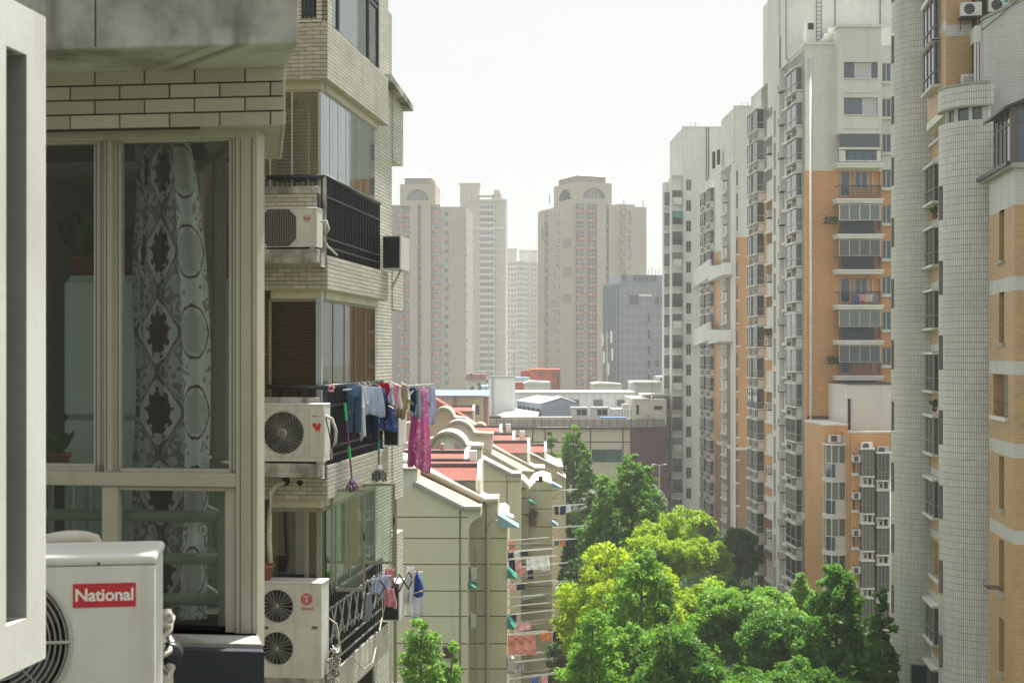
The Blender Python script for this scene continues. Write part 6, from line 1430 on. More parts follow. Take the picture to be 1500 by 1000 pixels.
# front
XF = lambda p, y=0: A.x(p, y)
zfr = [(0, zbr, m_bt), (zbr, zsp, m_ot), (zsp, ztop, m_gt)]
hf = [(XF(1292), XF(1305.5), zA(119) - HA * k - 0, zA(92) - HA * k) for k in range(11)]
bk = [(XF(1230), XF(1289), zA(287) - HA * k, zA(252) - HA * k) for k in range(0, 7)]
zfac(ta, 'front_wall', 0, XF(1340), zfr, hf + bk, lambda u, z, w_: (u, w_, z), .2)
MB().box(.0, XF(1340), .25, 18, 0, ztop - .25).build('tower_body', m_gp, ta)
for k in range(11):
    wd = round(XF(1305.5) - XF(1292), 2); inst('window', win_mesh(wd, round(zA(92) - zA(119), 2), 1, 'white_window_frame', 'blue_pane2'), ta, (XF(1292), .1, hf[k][2])); inst('window_sill', sill_mesh(wd), ta, (XF(1292), 0, hf[k][2]))
for k in range(7):
    z0_ = bk[k][2]; MB().box(XF(1230), XF(1289), .19, .22, z0_, bk[k][3]).build('balcony_back_wall', m_ot, ta)
    inst('balcony_door', win_mesh(.8, 2.0, 0, 'white_window_frame', 'blue_pane2'), ta, (XF(1231.5), .08, z0_)); inst('window', win_mesh(1.1, 1.4, 1, 'white_window_frame', 'blue_pane2'), ta, (XF(1252), .08, z0_ + .6))
    wl_pipe(A, ta, XF(1279), .1, z0_, bk[k][3], .05)
o = MB().box(-.1, XF(1228), -.12, .3, ztop, ztop + .22).box(-.12, .3, .301, yA[1147.5], ztop, ztop + .2).build('parapet_coping', m_wh2, ta)
MB().box(-.04, XF(1340), -.1, 0, zbr - .25, zbr + .25).build('string_course', m_wh2, ta); MB().box(-.1, 0, .0, yA[1147.5], zbr - .25, zbr + .25).build('string_course', m_wh2, ta); MB().box(-.1, 0, yA[1137], yA[1106], zbr - .25, zbr + .25).build('string_course', m_wh2, ta)
wl_pipe(A, ta, XF(1187), -.12, 0, zA(85), .09, m_wh2); o = MB().lathe([(.09, 0), (.16, .15), (.16, .3), (.05, .36)], (XF(1187), -.12, zA(88)), 10).build('hopper', m_wal, ta)
for k in range(26): MB().box(XF(1187) - .13, XF(1187) + .13, -.12, -.001, zA(110) - k * 2.9, zA(110) - k * 2.9 + .08).build('pipe_clip', m_wal, ta)
# protruding balcony column
yb = -1.35; X0, X1_ = XF(1228.5, yb), XF(1291, yb)
ztp = zA(40, yb, 1228)
ho = [(XF(1236, yb), XF(1286, yb), A.z(115, yb, 1260), A.z(91, yb, 1260)), (XF(1236, yb), XF(1286, yb), A.z(168, yb, 1260), A.z(143, yb, 1260))]
MB().facade(X0, X1_, A.z(196, yb, 1260), ztp, ho, lambda u, z, w_: (u, yb + w_, z), .25).build('balcony_front', m_gp, ta)
MB().box(X0, X0 + .02, yb + .001, 0, A.z(196, yb, 1260), ztp).box(X1_ - .02, X1_, yb + .001, 0, A.z(196, yb, 1260), ztp).box(X0, X1_, yb + .02, 4, ztp - .1, ztp - .001).box(X0 + .02, X1_ - .02, yb + .03, 0, A.z(196, yb, 1260), A.z(196, yb, 1260) + .1).build('balcony_cheek', m_gp, ta)
o = MB().box(X0 - .15, X1_ + .1, yb - .15, 4, ztp, ztp + .2).build('parapet_coping', m_wh2, ta); MB().box(X0 + .5, X1_ + 4, 4.1, 6, ztp - 1, ztp + 1.2).build('roof_room', m_gp, ta)
for i, h_ in enumerate(ho):
    wd, hh_ = round(h_[1] - h_[0], 2), round(h_[3] - h_[2], 2); inst('window', win_mesh(wd, hh_, 3 + i, 'grey_window_frame', 'blue_pane2', .05), ta, (h_[0], yb + .18, h_[2])); MB().box(h_[0] + wd * (.32 if i == 0 else .55), h_[0] + wd * (.82 if i == 0 else .98), yb + .15, yb + .2, h_[2] + .03, h_[3] - .03).build('curtain', C_['white'], ta)
    MB().box(h_[0] - .1, h_[1] + .1, yb - .08, yb - .002, h_[2] - 1.15, h_[2] - 1.02).build('sill_band', m_wh2, ta); MB().box(h_[0] - .05, h_[1] + .05, yb - .1, yb - .002, h_[2] - .07, h_[2] - .0).build('window_sill', m_wh2, ta)
for k in range(7):                                   # k=0 slab at photo row 245
    zs = A.z(240 + 51.8 * k, yb, 1260)
    MB().box(X0 - .12, X1_ + .12, yb - .15, 0, zs - .32, zs - .08).build('balcony_slab', m_wh2, ta); MB().box(X0 - .2, X1_ + .2, yb - .22, 0, zs - .08, zs + .04).build('slab_edge', m_wal, ta)
    zt_ = zs + 1.12
    if k == 0:
        MB().facade(X0, X1_, zs + .04, zt_ + .2, [(X0 + .55, X1_ - .35, zs + .28, zt_ + .02)], lambda u, z, w_: (u, yb + w_, z), .2).build('balcony_parapet', m_wh2, ta)
        MB().box(X0 + .1, X1_ - .1, yb + .1, yb + .13, zt_ + .2, zs + HA - .4).build('glazing', m_gg, ta)
        MB().box(X0 + .5, X1_ - .3, yb + .1, yb + .12, zs + .3, zt_).build('glass_balustrade', m_bl, ta)
    rl = MB().box(X0, X1_, yb - .03, yb + .03, zt_ - .05, zt_).box(X0, X1_, yb - .02, yb + .02, zs + .12, zs + .16)
    if k: rl.box(X0 - .02, X0 + .03, yb, 0, zt_ - .05, zt_).box(X1_ - .03, X1_ + .02, yb, 0, zt_ - .05, zt_)
    n = 5 if k == 0 else 34
    bars = MB()
    for i in range(n + 1): x = X0 + (X1_ - X0) * i / n; bars.box(x - .014, x + .014, yb - .014, yb + .014, zs + .16, zt_ - .05)
    ro = rl.build('railing', m_black, ta); tag(bars.build('bar', m_black, ro), kind='stuff')
    if k in (2, 3, 6, 5):       # enclosed balconies
        m_, g_ = ('white_window_frame', 'green_grey_pane'); zc = zs + HA - .42
        inst('glazing', win_mesh(round(X1_ - X0 - .1, 2), round(zc - zt_, 2), 3, m_, g_, .07 if k == 2 else .04), ta, (X0 + .05, yb + .05, zt_))
    if k in (2, 5, 3): MB().box(X0 + .4, X1_ - .4, yb + .5, yb + .55, zs + .1, zt_).build('glass_balustrade', m_bl, ta)
    if k == 3: MB().box(X0 + .3, X1_ - .3, yb + .15, yb + .2, zt_ + .1, zs + HA - .5).build('roller_blind', C_['white'], ta)
MB().box(X0 + .1, X1_ - .1, yb - .1, 0, A.z(612, yb, 1260), A.z(606, yb, 1260)).build('balcony_slab', m_wh2, ta); inst('window', win_mesh(2.0, 2.0, 2, 'grey_window_frame', 'blue_pane2'), ta, (XF(1227), -.06, zA(606)))
gA = 'things on the big tower balconies'
for i, (px, py, ww, ll, c, lab) in enumerate(((1254, 432, .5, .9, 'blue', 'dark blue clothes on the big tower balcony, left end of the line'), (1265, 431, .9, .55, 'pinkf', 'pale patterned clothes on the middle of the big tower balcony line'), (1283, 432, .45, .8, 'grey', 'grey clothes at the right end of the big tower balcony line'), (1273, 431, .6, .6, 'white', 'white clothes on the big tower balcony line'))):
    x, z = A.ony(px, py, yb - .12); garment('clothes', lab, 'laundry', wl(A, x, yb - .12, z), ww, ww, ll, C_[c], A.rz, 4, .03, None, gA, i, False)
for i, (px, py, lab) in enumerate(((1249, 301, 'white shirt behind the glazed balcony of the big tower'), (1265, 303, 'grey shirt behind the glazed balcony of the big tower'))):
    x, z = A.ony(px, py, yb + .3); garment('clothes', lab, 'laundry', wl(A, x, yb + .3, z), .5, .4, .8, C_['grey' if i else 'white'], A.rz, 3, .03, None, gA, i + 7, False)
for i, (px, py, lab) in enumerate(((1217, 327, 'upper rack of plants at the side of the big tower balconies'), (1221, 532, 'lower rack of plants at the side of the big tower balconies'), (1118, 490, 'bushy green plants on a window ledge of the big tower side wall'))):
    if i < 2: x, z = A.ony(px, py, yb + .4); P = wl(A, x, yb + .4, z)
    else: y_, z = A.onx(px + 8, py, -.6); P = wl(A, -.7, y_, z)
    t = thing('plant_rack', lab, 'plant rack', P, A.rz); MB().box(-.6, .6, -.3, .3, -.06, 0).build('shelf', m_fan, t)
    lf = MB(); q = random.Random(i)
    for j in range(160):
        c = Vector((q.uniform(-.55, .55), q.uniform(-.3, .3), q.uniform(0, .55))); e = Vector((q.gauss(0, 1), q.gauss(0, 1), q.gauss(0, 1))).normalized() * .1; g = e.cross(Vector((.3, .5, .8))).normalized() * .06; lf.face(c - e, c - g, c + e, c + g)
    lf.build('foliage', m_leafh, t)
    for j in range(3): MB().lathe([(0, 0), (.1, 0), (.13, .2), (0, .2)], (-.4 + j * .38, 0, 0), 10).build('pot', MATS['terracotta'], t)
MB().box(XF(1182), XF(1228), -.16, -.06, zA(612), zA(609)).build('duct', m_fan, ta)
# penthouse
zp = zA(-60)
MB().box(XF(1190, 6) - 2.2, XF(1340, 6), 6, 16, ztop - .3, zp).build('roof_room', m_gt, ta)
MB().box(-.36, 2.2, ysh0 + .3, ysh1 + 2, zA(120), zp).build('roof_room', m_gp, ta)
MB().box(-1.1, 3, ysh0 - 1.2, ysh0 - .1, ztop + .3, ztop + .4).build('roof_ledge', m_wh2, ta) if False else None
ld = MB()
for s_ in (0, .42): ld.tube((XF(1196, 5.8) + s_, 5.8, ztop), (XF(1196, 5.8) + s_, 5.8, zp), .03, 5)
ldo = ld.build('ladder', m_fan, ta)
for i in range(30): MB().tube((XF(1196, 5.8), 5.8, ztop + .3 + i * .35), (XF(1196, 5.8) + .42, 5.8, ztop + .3 + i * .35), .022, 5).build('rung', m_fan, ldo)
for px in (1151, 1223, 1289): MB().box(XF(px, 5.9), XF(px, 5.9) + .06, 5.93, 5.999, ztop, zp).build('wall_joint', m_fan, ta)
pbox(MB(), A, 1184, 1192, 34, 43, 5.9, 5.999).build('vent', m_dark, ta); pbox(MB(), A, 1218, 1224, 42, 64, 5.7, 5.95).build('roof_hatch', m_dark, ta)
for px, p0 in ((1179, 35), (1209, 50)): MB().tube((XF(px, 4), 4, ztop), (XF(px, 4), 4, A.z(p0, 4, px)), .14, 8).build('vent_pipe', m_wal, ta)
# ---------------------------------------------------------------- second tower
B = Frame(-1.37, 1076, 181); tb = B.thing('apartment_tower', 'second grey and orange tower with two white kinked concrete canopies on its side', 'apartment tower')
HB = 2.9
def zB(py, px=1076, y=0): return B.z(py, y, px)
zs2, zb2 = zB(347), zB(657)
zrb = [(0, zb2, m_bt), (zb2, zs2, m_ot), (zs2, zB(157), m_gp)]
hb = [(B.x(1078.5), B.x(1081), zB(250) - HB * k - 1.9, zB(250) - HB * k) for k in range(19)]
zfac(tb, 'front_wall', 0, B.x(1118), zrb, hb, lambda u, z, w_: (u, w_, z), .2); MB().box(0, B.x(1118), .3, 10, 0, zB(157) - .01).build('tower_body', m_gp, tb)
for h_ in hb: inst('window', win_mesh(round(h_[1] - h_[0], 2), 1.9, 0, 'grey_window_frame', 'green_grey_pane', .04), tb, (h_[0], .1, h_[2])); inst('window_sill', sill_mesh(.4), tb, (h_[0] - .1, 0, h_[2]))
MB().box(-.1, B.x(1118), -.12, .3, zB(157), zB(157) + .2).build('parapet_coping', m_wh2, tb); MB().path([(1.0, .5, zB(157)), (1.0, .5, zB(149)), (1.8, .5, zB(149)), (1.8, .5, zB(157))], .06, 5).build('roof_hoop', m_fan, tb)
hb = []; zl = B.onx(1060, 262, .0)[1]
for k in range(18):
    hb += [(B.y(1064.5), B.y(1061.5), zl - HB * k - 1.8, zl - HB * k), (B.y(1059.5), B.y(1057), zl - HB * k - 1.8, zl - HB * k)]
zrb = [(0, zb2, m_bt), (zb2, zB(358), m_ot), (zB(358), B.onx(1070, 242, 0)[1], m_gp)]
zfac(tb, 'side_wall', 0.3, B.y(1030), zrb, hb, tfl, .2)
MB().box(-.25, 0, B.y(1077.5), B.y(1074), 0, zB(240)).build('pier', m_gp, tb); MB().tube((-.2, B.y(1073), 0), (-.2, B.y(1073), zB(250)), .08, 6).build('downpipe', m_wal, tb)
for a_, b_, c_, d_ in hb: inst('window', win_mesh(round(b_ - a_, 2), 1.8, 0, 'white_window_frame', 'green_grey_pane', .05), tb, (.1, b_, c_), R(-90))
for k in range(18):
    z0_ = zl - HB * k; inst('window_sill', sill_mesh(round(B.y(1057) - B.y(1064.5), 2)), tb, (0, B.y(1057), z0_ - 1.8), R(-90)); inst('air_conditioner_box', ac_mesh(.85, .6, .5), tb, (-.02, B.y(1064.5) + .2, z0_ - .5), R(-90))
    for px in (1047.5, 1038):
        y0_ = B.y(px); inst('bay_window', box_bay(3.2, 2.05, .7), tb, (0, y0_ + 3.6, z0_ - 2.3), R(-90)); inst('air_conditioner_niche', ac_niche(3.2, .72, .6), tb, (0, y0_ + 3.6, z0_ - 3.05), R(-90))
MB().box(-.05, B.x(1118), -.08, 0, zb2 - .2, zb2 + .2).build('string_course', m_wh2, tb); MB().box(-.1, 0, .1, B.y(1050), zb2 - .2, zb2 + .2).build('string_course', m_wh2, tb)
for a_, b_ in ((402, 385), (500, 483)):
    z0_, z1_ = zB(a_), zB(b_); ya_, yc_, ye_ = B.y(1076.5), B.y(1052), B.y(1026)
    MB().prism([(ya_, z0_), (ya_ + 4, z0_), (yc_ + 1, z0_ - .2), (yc_, z0_ + .3), (ye_, z0_ - .5), (ye_, z1_ + .3), (yc_, z1_ + 1.3), (yc_ - .3, z1_ + .3), (ya_ + 4, z1_), (ya_, z1_)], -1.3, -.95, 'x').build('canopy_fascia', m_wh2, tb)
    MB().box(-.949, 0, ya_, ye_, z0_ - .1, z0_ + .1).build('canopy_floor', m_wh2, tb); MB().box(-1.3, 0.0, ya_ - .25, ya_ - .001, z0_, z1_).build('canopy_return', m_wh2, tb)
MB().box(2, 8, 14, 20, zB(245), zB(205, 1076, 14)).build('roof_room', m_gp, tb); MB().box(-.1, .2, .3, B.y(1030), B.onx(1070, 242, 0)[1], B.onx(1070, 242, 0)[1] + .2).build('parapet_coping', m_wh2, tb)
for px, c_, d_ in ((1045, 222, 246), (1052, 219, 240), (1064, 222, 240)): pbox(MB(), B, px, px + 3, c_, d_, 8, 9).build('roof_duct', m_dark, tb)
# ---------------------------------------------------------------- third tower
C = Frame(-1.37, 1000, 209); tcc = C.thing('apartment_tower', 'plain grey tower with one column of small dark windows, farthest of its row', 'apartment tower')
HC = 30.1 * 209 / FP
hc = [(C.x(1005), C.x(1012.5), C.z(279) - HC * k, C.z(263) - HC * k) for k in range(17)]
MB().facade(0, C.x(1060), 0, C.z(187), hc, lambda u, z, w_: (u, w_, z), .25).build('end_wall', m_gp, tcc); MB().box(0, C.x(1060), .3, 14, 0, C.z(187) - .01).build('tower_body', m_gp, tcc)
MB().box(-.1, C.x(1060), -.1, .3, C.z(187), C.z(187) + .18).build('parapet_coping', m_wh2, tcc); MB().path([(1.2, .5, C.z(187)), (1.2, .5, C.z(179)), (2, .5, C.z(179)), (2, .5, C.z(187))], .06, 5).build('roof_hoop', m_fan, tcc)
for h_ in hc: inst('window', win_mesh(round(h_[1] - h_[0], 2), round(h_[3] - h_[2], 2), 1, 'grey_window_frame', 'office_pane', .07), tcc, (h_[0], .12, h_[2]))
for px in (1037.5, 1034.5): MB().box(C.x(px), C.x(px) + .1, -.12, -.001, C.z(400), C.z(187)).build('downpipe', m_fan, tcc)
zc_ = C.z(258); MB().box(C.x(984), -.02, .2, 4, 0, zc_).build('side_wing', m_gp, tcc); MB().box(C.x(976.5), C.x(984), 3.2, 5, 0, C.z(263)).build('side_wing', m_gp, tcc)
for k in range(17):
    z0_ = C.z(300) - HC * k
    inst('bay_window', box_bay(1.35, 2.2, .6, 'grey_window_frame'), tcc, (C.x(985), .2, z0_)); inst('balcony_parapet', MB().box(0, 1.35, -.75, -.66, 0, .95).mesh('parapet', m_black if k % 3 else m_wh2), tcc, (C.x(985), .2, z0_ + .1))
    inst('bay_window', box_bay(1.1, 2.2, .8, 'grey_window_frame'), tcc, (C.x(976.5), 3.2, z0_))
    if k == 1: inst('green_blind', MB().box(.1, 1.25, -.68, -.64, 1.0, 2.0).mesh('green_blind', m_tl), tcc, (C.x(985), .2, z0_))
MB().box(C.x(984) - .1, 0, -.5, 0.19, zc_ - .0, zc_ + .2).build('roof_slab', m_wh2, tcc)
# ---------------------------------------------------------------- lower orange wing
Wf = Frame(-1.37, 1246, 104); tw_ = Wf.thing('apartment_building', 'lower orange apartment wing with bay windows and roof air conditioners before the big tower', 'apartment building')
HW = 54.2 * 104 / FP
hw = [(Wf.x(1249), Wf.x(1252.5), Wf.z(692) - HW * k, Wf.z(664) - HW * k) for k in range(7)]
MB().facade(0, Wf.x(1330), 0, Wf.z(634), hw, lambda u, z, w_: (u, w_, z), .25).build('front_wall', m_ot, tw_); MB().box(0, Wf.x(1330), .26, 9, 0, Wf.z(634) - .02).build('wing_body', m_ot, tw_); MB().box(-.06, Wf.x(1330), -.06, .3, Wf.z(634), Wf.z(634) + .15).build('parapet_coping', m_wh2, tw_)
for h_ in hw: inst('window', win_mesh(round(h_[1] - h_[0], 2), round(h_[3] - h_[2], 2), 0, 'grey_window_frame', 'green_grey_pane', .04), tw_, (h_[0], .15, h_[2])); inst('air_conditioner_box', ac_mesh(.6, .5, .5), tw_, (h_[0] - .1, 0, h_[2] + .8)); inst('window_sill', sill_mesh(.3), tw_, (h_[0], 0, h_[2]))
for j, (a_, b_, pt_) in enumerate(((1259, 1275.5, 661), (1281.5, 1299, 667))):
    wd = round(Wf.x(b_) - Wf.x(a_), 2)
    for k in range(7):
        z0_ = Wf.z(pt_ + 37) - HW * k; inst('bay_window', box_bay(wd, 2.15, .7, 'grey_window_frame', 'green_grey_pane', .12, 4), tw_, (Wf.x(a_), 0, z0_)); inst('air_conditioner_niche', ac_niche(wd, .58, .6), tw_, (Wf.x(a_), 0, z0_ - .58))
    t = thing('air_conditioner', ('white' if j == 0 else 'grey') + ' air conditioner on top of the ' + ('left' if j == 0 else 'right') + ' bay column of the low orange wing', 'air conditioner', wl(Wf, Wf.x((a_ + b_) / 2), -.4, Wf.z(pt_) + .05), Wf.rz)
    MB().box(-.42, .42, -.18, .18, .05, .65).build('casing', m_acw if j == 0 else m_gray, t); MB().lathe([(0, -.01), (.22, -.01), (.24, 0)], (-.1, -.18, .35), 18, 0, 360, 'y').build('fan_grille', m_fan, t); MB().box(-.4, -.3, -.18, .18, 0, .05).box(.3, .4, -.18, .18, 0, .05).build('foot', m_fan, t)
wl_pipe(Wf, tw_, Wf.x(1303), -.1, 0, Wf.z(660), .07)
# octagonal bay column
y2 = 2.5; MB().box(Wf.x(1208, y2), Wf.x(1242, y2), y2, 9, 0, Wf.z(623, y2, 1225)).build('wing_wall', m_ot, tw_); MB().box(Wf.x(1208, y2) - .05, Wf.x(1242, y2), y2 - .05, 9, Wf.z(623, y2, 1225), Wf.z(623, y2, 1225) + .12).build('parapet_coping', m_wh2, tw_)
MB().box(Wf.x(1242, y2), -.01, 1.6, 9, 0, Wf.z(640)).build('recess_wall', m_gp, tw_)
@cache
def octbay(w_, h_, d):
    f = MB(); pl = [(0, 0), (0, -d * .5), (w_ * .22, -d), (w_, -d), (w_, 0)]; big = [(-.15, 0), (-.15, -d * .55), (w_ * .2, -d - .15), (w_ + .12, -d - .15), (w_ + .12, 0)]
    f.prism(big, 0, .14, 'z').prism([(x * .97 + .02, y * .97) for x, y in big], .14, .24, 'z'); f.prism([(w_ * .42, -d + .01), (w_ * .42, -d + .12), (w_, -d + .12), (w_, -d + .01)], .24, 1.25, 'z'); f.prism(big, h_ - .12, h_, 'z')
    f.mat(1).prism([(x * .94 + .03, y * .94) for x, y in pl], .24, h_ - .12, 'z'); f.mat(2)
    for x, y in ((0.02, -d * .5), (w_ * .22, -d), (w_ * .6, -d), (w_ - .04, -d), (w_ - .04, -.05), (.02, -.05)): f.box(x - .04, x + .04, y, y + .08, .24, h_ - .12)
    f.box(w_ * .22, w_, -d - .01, -d + .05, 1.25, 1.32); f.prism([(0, -d * .5), (w_ * .22, -d), (w_ * .22, -d + .06), (0, -d * .5 + .06)], 1.25, 1.32, 'z')
    f.mat(3).prism([(0.01, -d * .5 - .02), (w_ * .22, -d - .02), (w_ * .4, -d - .02), (w_ * .4, -d + .03), (w_ * .22, -d + .03), (.01, -d * .5 + .03)], .24, 1.2, 'z')
    return f.mesh('octagonal_bay', [m_wh2, m_gg, m_wfr, m_bl])
for k in range(7):
    z0_ = Wf.z(702, y2, 1220) - HW * k; inst('octagonal_bay', octbay(round(Wf.x(1233, y2) - Wf.x(1206, y2), 2), 2.72, 1.1), tw_, (Wf.x(1207, y2), y2, z0_)); inst('window', win_mesh(.35, 1.8, 0, 'grey_window_frame', 'green_grey_pane', .04), tw_, (Wf.x(1233, y2), y2 - .05, z0_ + .5)); inst('window_sill', sill_mesh(.2), tw_, (Wf.x(1234, y2), y2, z0_ + .3))
t = thing('air_conditioner', 'small grey air conditioner on top of the leftmost bay column of the orange wing', 'air conditioner', wl(Wf, Wf.x(1220, y2), y2 - .5, Wf.z(648, y2, 1220)), Wf.rz); MB().box(-.45, .45, -.18, .18, .05, .62).build('casing', m_acw, t); MB().box(-.3, .15, -.19, -.181, .12, .55).build('fan_grille', m_fan, t)
MB().box(Wf.x(1241.5, 5), Wf.x(1330, 5), 5, 12, Wf.z(660), Wf.z(563, 5, 1250)).build('roof_room', m_gt, tw_); pbox(MB(), Wf, 1242.5, 1246, 584, 632, 4.8, 4.99).build('roof_door', m_dark, tw_); MB().box(Wf.x(1241, 5), Wf.x(1330, 5), 4.9, 12, Wf.z(563, 5, 1250), Wf.z(563, 5, 1250) + .08).build('roof_edge', m_fan, tw_)
# ================================================================== round cornered building
m_ct = tiles('white_stack_tile', (.64, .64, .58), (.13, .13, .12), .085, .27, .011, 0, .55, .07, .4, True, .25, .4, (.2, .195, .17), 1.7)
m_bwt = tiles('white_running_tile', (.64, .64, .60), (.25, .25, .24), .2, .065, .008, .5, .35, .06, .4, scale=.3)
m_bot = tiles('orange_running_tile', (.56, .36, .16), (.25, .17, .09), .2, .065, .008, .5, .3, .1, .5, scale=.3)
E = Frame(7.03, 1440, 56.7); te = E.thing('apartment_building', 'pale tiled building with two tall rounded corners and slit windows, near the right edge', 'apartment building')
y1c = E.loc(W(1358, 520, 69.7)); x1c, y1c = y1c.x, y1c.y; RC = 1.7
zc2 = E.z(178, -1.2, 1400)
def quarter(name, cx, cy, z0, z1, slits, m=m_ct, r=RC, a0=168, a1=272):
    # rounded corner built about its own axis so the tile courses wrap round it
    mb = MB(); n = 26; hz = sorted({z0, z1, *[s[0] for s in slits], *[s[1] for s in slits]})
    for i in range(n):
        q0, q1 = R(a0 + (a1 - a0) * i / n), R(a0 + (a1 - a0) * (i + 1) / n); am = a0 + (a1 - a0) * (i + .5) / n
        for za, zb in zip(hz, hz[1:]):
            ins = any(s[0] < (za + zb) / 2 < s[1] for s in slits) and 176 < am < 196
            rr = r - (.3 if ins else 0)
            if ins: continue
            mb.face((rr * math.cos(q0), rr * math.sin(q0), za), (rr * math.cos(q1), rr * math.sin(q1), za), (rr * math.cos(q1), rr * math.sin(q1), zb), (rr * math.cos(q0), rr * math.sin(q0), zb))
    mb.face(*[(r * math.cos(R(a0 + (a1 - a0) * i / n)), r * math.sin(R(a0 + (a1 - a0) * i / n)), z1) for i in range(n + 1)], (0, 0, z1))
    o = mb.build(name, m, te, False, (cx, cy, 0))
    for s in slits:
        q = [R(a) for a in (176, 182, 189, 196)]
        MB().prism([((r - .25) * math.cos(a), (r - .25) * math.sin(a)) for a in q] + [((r - .35) * math.cos(a), (r - .35) * math.sin(a)) for a in q[::-1]], s[0], s[1], 'z').build('slit_window', m_gf2, te, False, (cx, cy, 0))
        for a in (176, 196): MB().face((r * math.cos(R(a)), r * math.sin(R(a)), s[0]), ((r - .35) * math.cos(R(a)), (r - .35) * math.sin(R(a)), s[0]), ((r - .35) * math.cos(R(a)), (r - .35) * math.sin(R(a)), s[1]), (r * math.cos(R(a)), r * math.sin(R(a)), s[1])).build('slit_reveal', m_ct, te, False, (cx, cy, 0))
    return o
pc1 = 89.3 * 69.7 / FP; zq = E.z(320, y1c, 1310); sl1 = [(zq - 1.45 + pc1 * (2.5 - k), zq + 1.3 - .05 + pc1 * (2.5 - k) - .2) for k in range(-2, 12)]
def zy(F_, py, px, y): return F_.z(py, y, px)
sl1 = [(zy(E, 119 + 89.3 * 0 + 89.3 * k + 45, 1310, y1c - .2) - .0, zy(E, 119 + 89.3 * k, 1310, y1c - .2)) for k in range(-1, 10)]
sl1 = [(zy(E, 362 + 89.5 * k, 1310, y1c - .2), zy(E, 319 + 89.5 * k, 1310, y1c - .2)) for k in range(-4, 8)]
sl2 = [(zy(E, 432 + 109.5 * k, 1378, -.2), zy(E, 382 + 109.5 * k, 1378, -.2)) for k in range(-1, 6)]
quarter('rounded_corner', x1c, y1c, 0, 80, sl1)
quarter('rounded_corner', 0, 0, 0, zc2, [s for s in sl2 if s[1] < zc2])
# balcony ring and strip window above the nearer rounded corner
zr0, zr1 = E.z(156, -1.2, 1410), E.z(126, -1.2, 1410)
quarter('balcony_parapet', 0, 0, zr0, zr1, [], r=RC + .02)
pts = [((RC - .3) * math.cos(R(a)), (RC - .3) * math.sin(R(a))) for a in range(168, 273, 8)]
MB().prism(pts + [(0, 0)], zc2, zr0, 'z').build('strip_window', m_gf2, te)
for a in (190, 215, 240, 268): MB().box(-.06, .06, -.06, .06, zc2, zr0).build('window_post', m_wh2, te, loc=((RC - .25) * math.cos(R(a)), (RC - .25) * math.sin(R(a)), 0))
MB().prism([((RC + .05) * math.cos(R(a)), (RC + .05) * math.sin(R(a))) for a in range(165, 273, 6)] + [(0, 0)], zr1, zr1 + .08, 'z').build('coping', m_cope, te); MB().prism([((RC + .04) * math.cos(R(a)), (RC + .04) * math.sin(R(a))) for a in range(165, 273, 6)] + [(0, 0)], zr0 - .06, zr0, 'z').build('soffit', m_cope, te)
MB().box(-.3, 0, -.001, y1c, 0, zc2).build('core_wall', m_gp, te) if False else None
# orange wall between the rounded corners
xo_ = -.15; HEt = 2.92
def yo(px): return E.y(px, xo_)
wy0, wy1 = yo(1377.5) + .0, yo(1361)
hz = [(wy0, wy1, E.onx(1366, py + 55, xo_)[1], E.onx(1366, py, xo_)[1]) for py in (-18, 68, 0)][:0]
centers = [26, 92, 283, 380, 478, 664, 756, 852, 948]
zc = [E.onx(1368, p, xo_)[1] for p in centers]
zw_, zh_ = 1.7, 1.7
base = E.onx(1368, 92, xo_)[1]
hz = [(wy0 + .1, wy1, base - HEt * k - .85, base - HEt * k + .85) for k in range(-2, 13)]
zfac(te, 'orange_wall', 0, y1c, [(0, 80, m_bot)], hz, lambda u, z, w_: (xo_ + w_, u, z), .25)
for k, h_ in enumerate(hz):
    if k % 7 == 3: 
        MB().box(xo_ - .12, xo_ - .001, h_[0] - .1, h_[1] + .1, h_[2] - .12, h_[2]).build('window_ledge', m_wh2, te); MB().box(xo_ + .36, xo_ + .42, h_[0] - .05, h_[1] + 2.5, h_[2] - .2, h_[3] + .2).build('recess_wall', m_bot, te); continue
    inst('box_window', box_bay(round(h_[1] - h_[0], 2), 1.9, .28, 'grey_window_frame', 'green_grey_pane', .11, 4), te, (xo_, h_[1], h_[2] - .1), R(-90))
for k in range(-2, 13): MB().box(xo_ - .01, xo_ - .001, 0, y1c, base - HEt * k + 1.0, base - HEt * k + 1.32).build('white_band', m_bwt, te)
# front wall above and beside the nearer corner
yf = .6; xA0, xA1 = E.x(1386, yf), E.x(1424, yf)
zup = E.z(170, 3, 1366); xU = E.x(1386, yf); yU = E.y(1358.5, xU)
MB().box(xU, xA1, yf, yU, zup, 80).build('orange_front_wall', m_bot, te); MB().box(xU - .02, .5, yf - .1, yU + .1, zup - .3, zup).build('white_ledge', m_wh2, te)
for py in (92, 26, -45):
    y_, z_ = E.onx(1377, py, xU); wd_ = E.y(1361, xU) - y_; inst('box_window', box_bay(round(wd_, 2), 2.0, .25, 'grey_window_frame', 'green_grey_pane', .11, 4), te, (xU, y_ + wd_, z_ - 1.0), R(-90)); MB().box(xU - .01, xU - .001, yf, yU, z_ + 1.1, z_ + 1.45).build('white_band', m_bwt, te)
MB().box(.95, 6, .3, y1c + 2, 0, 80).build('core_wall', m_bot, te)
MB().box(xU - .002, xA1, yf - .012, yf - .001, E.z(53, yf, 1400), E.z(37, yf, 1400)).build('white_band', m_bwt, te)
ybw = -.6; xw0, xw1 = E.x(1440, ybw), E.x(1540, ybw)
zsl0, zsl1 = E.z(30, ybw, 1440), E.z(-20, ybw, 1540)
MB().prism([(xw0, 0), (xw1, 0), (xw1, zsl1), (xw0, zsl0)], ybw - 0, ybw + 5, 'y').build('white_front_wall', m_bwt, te)
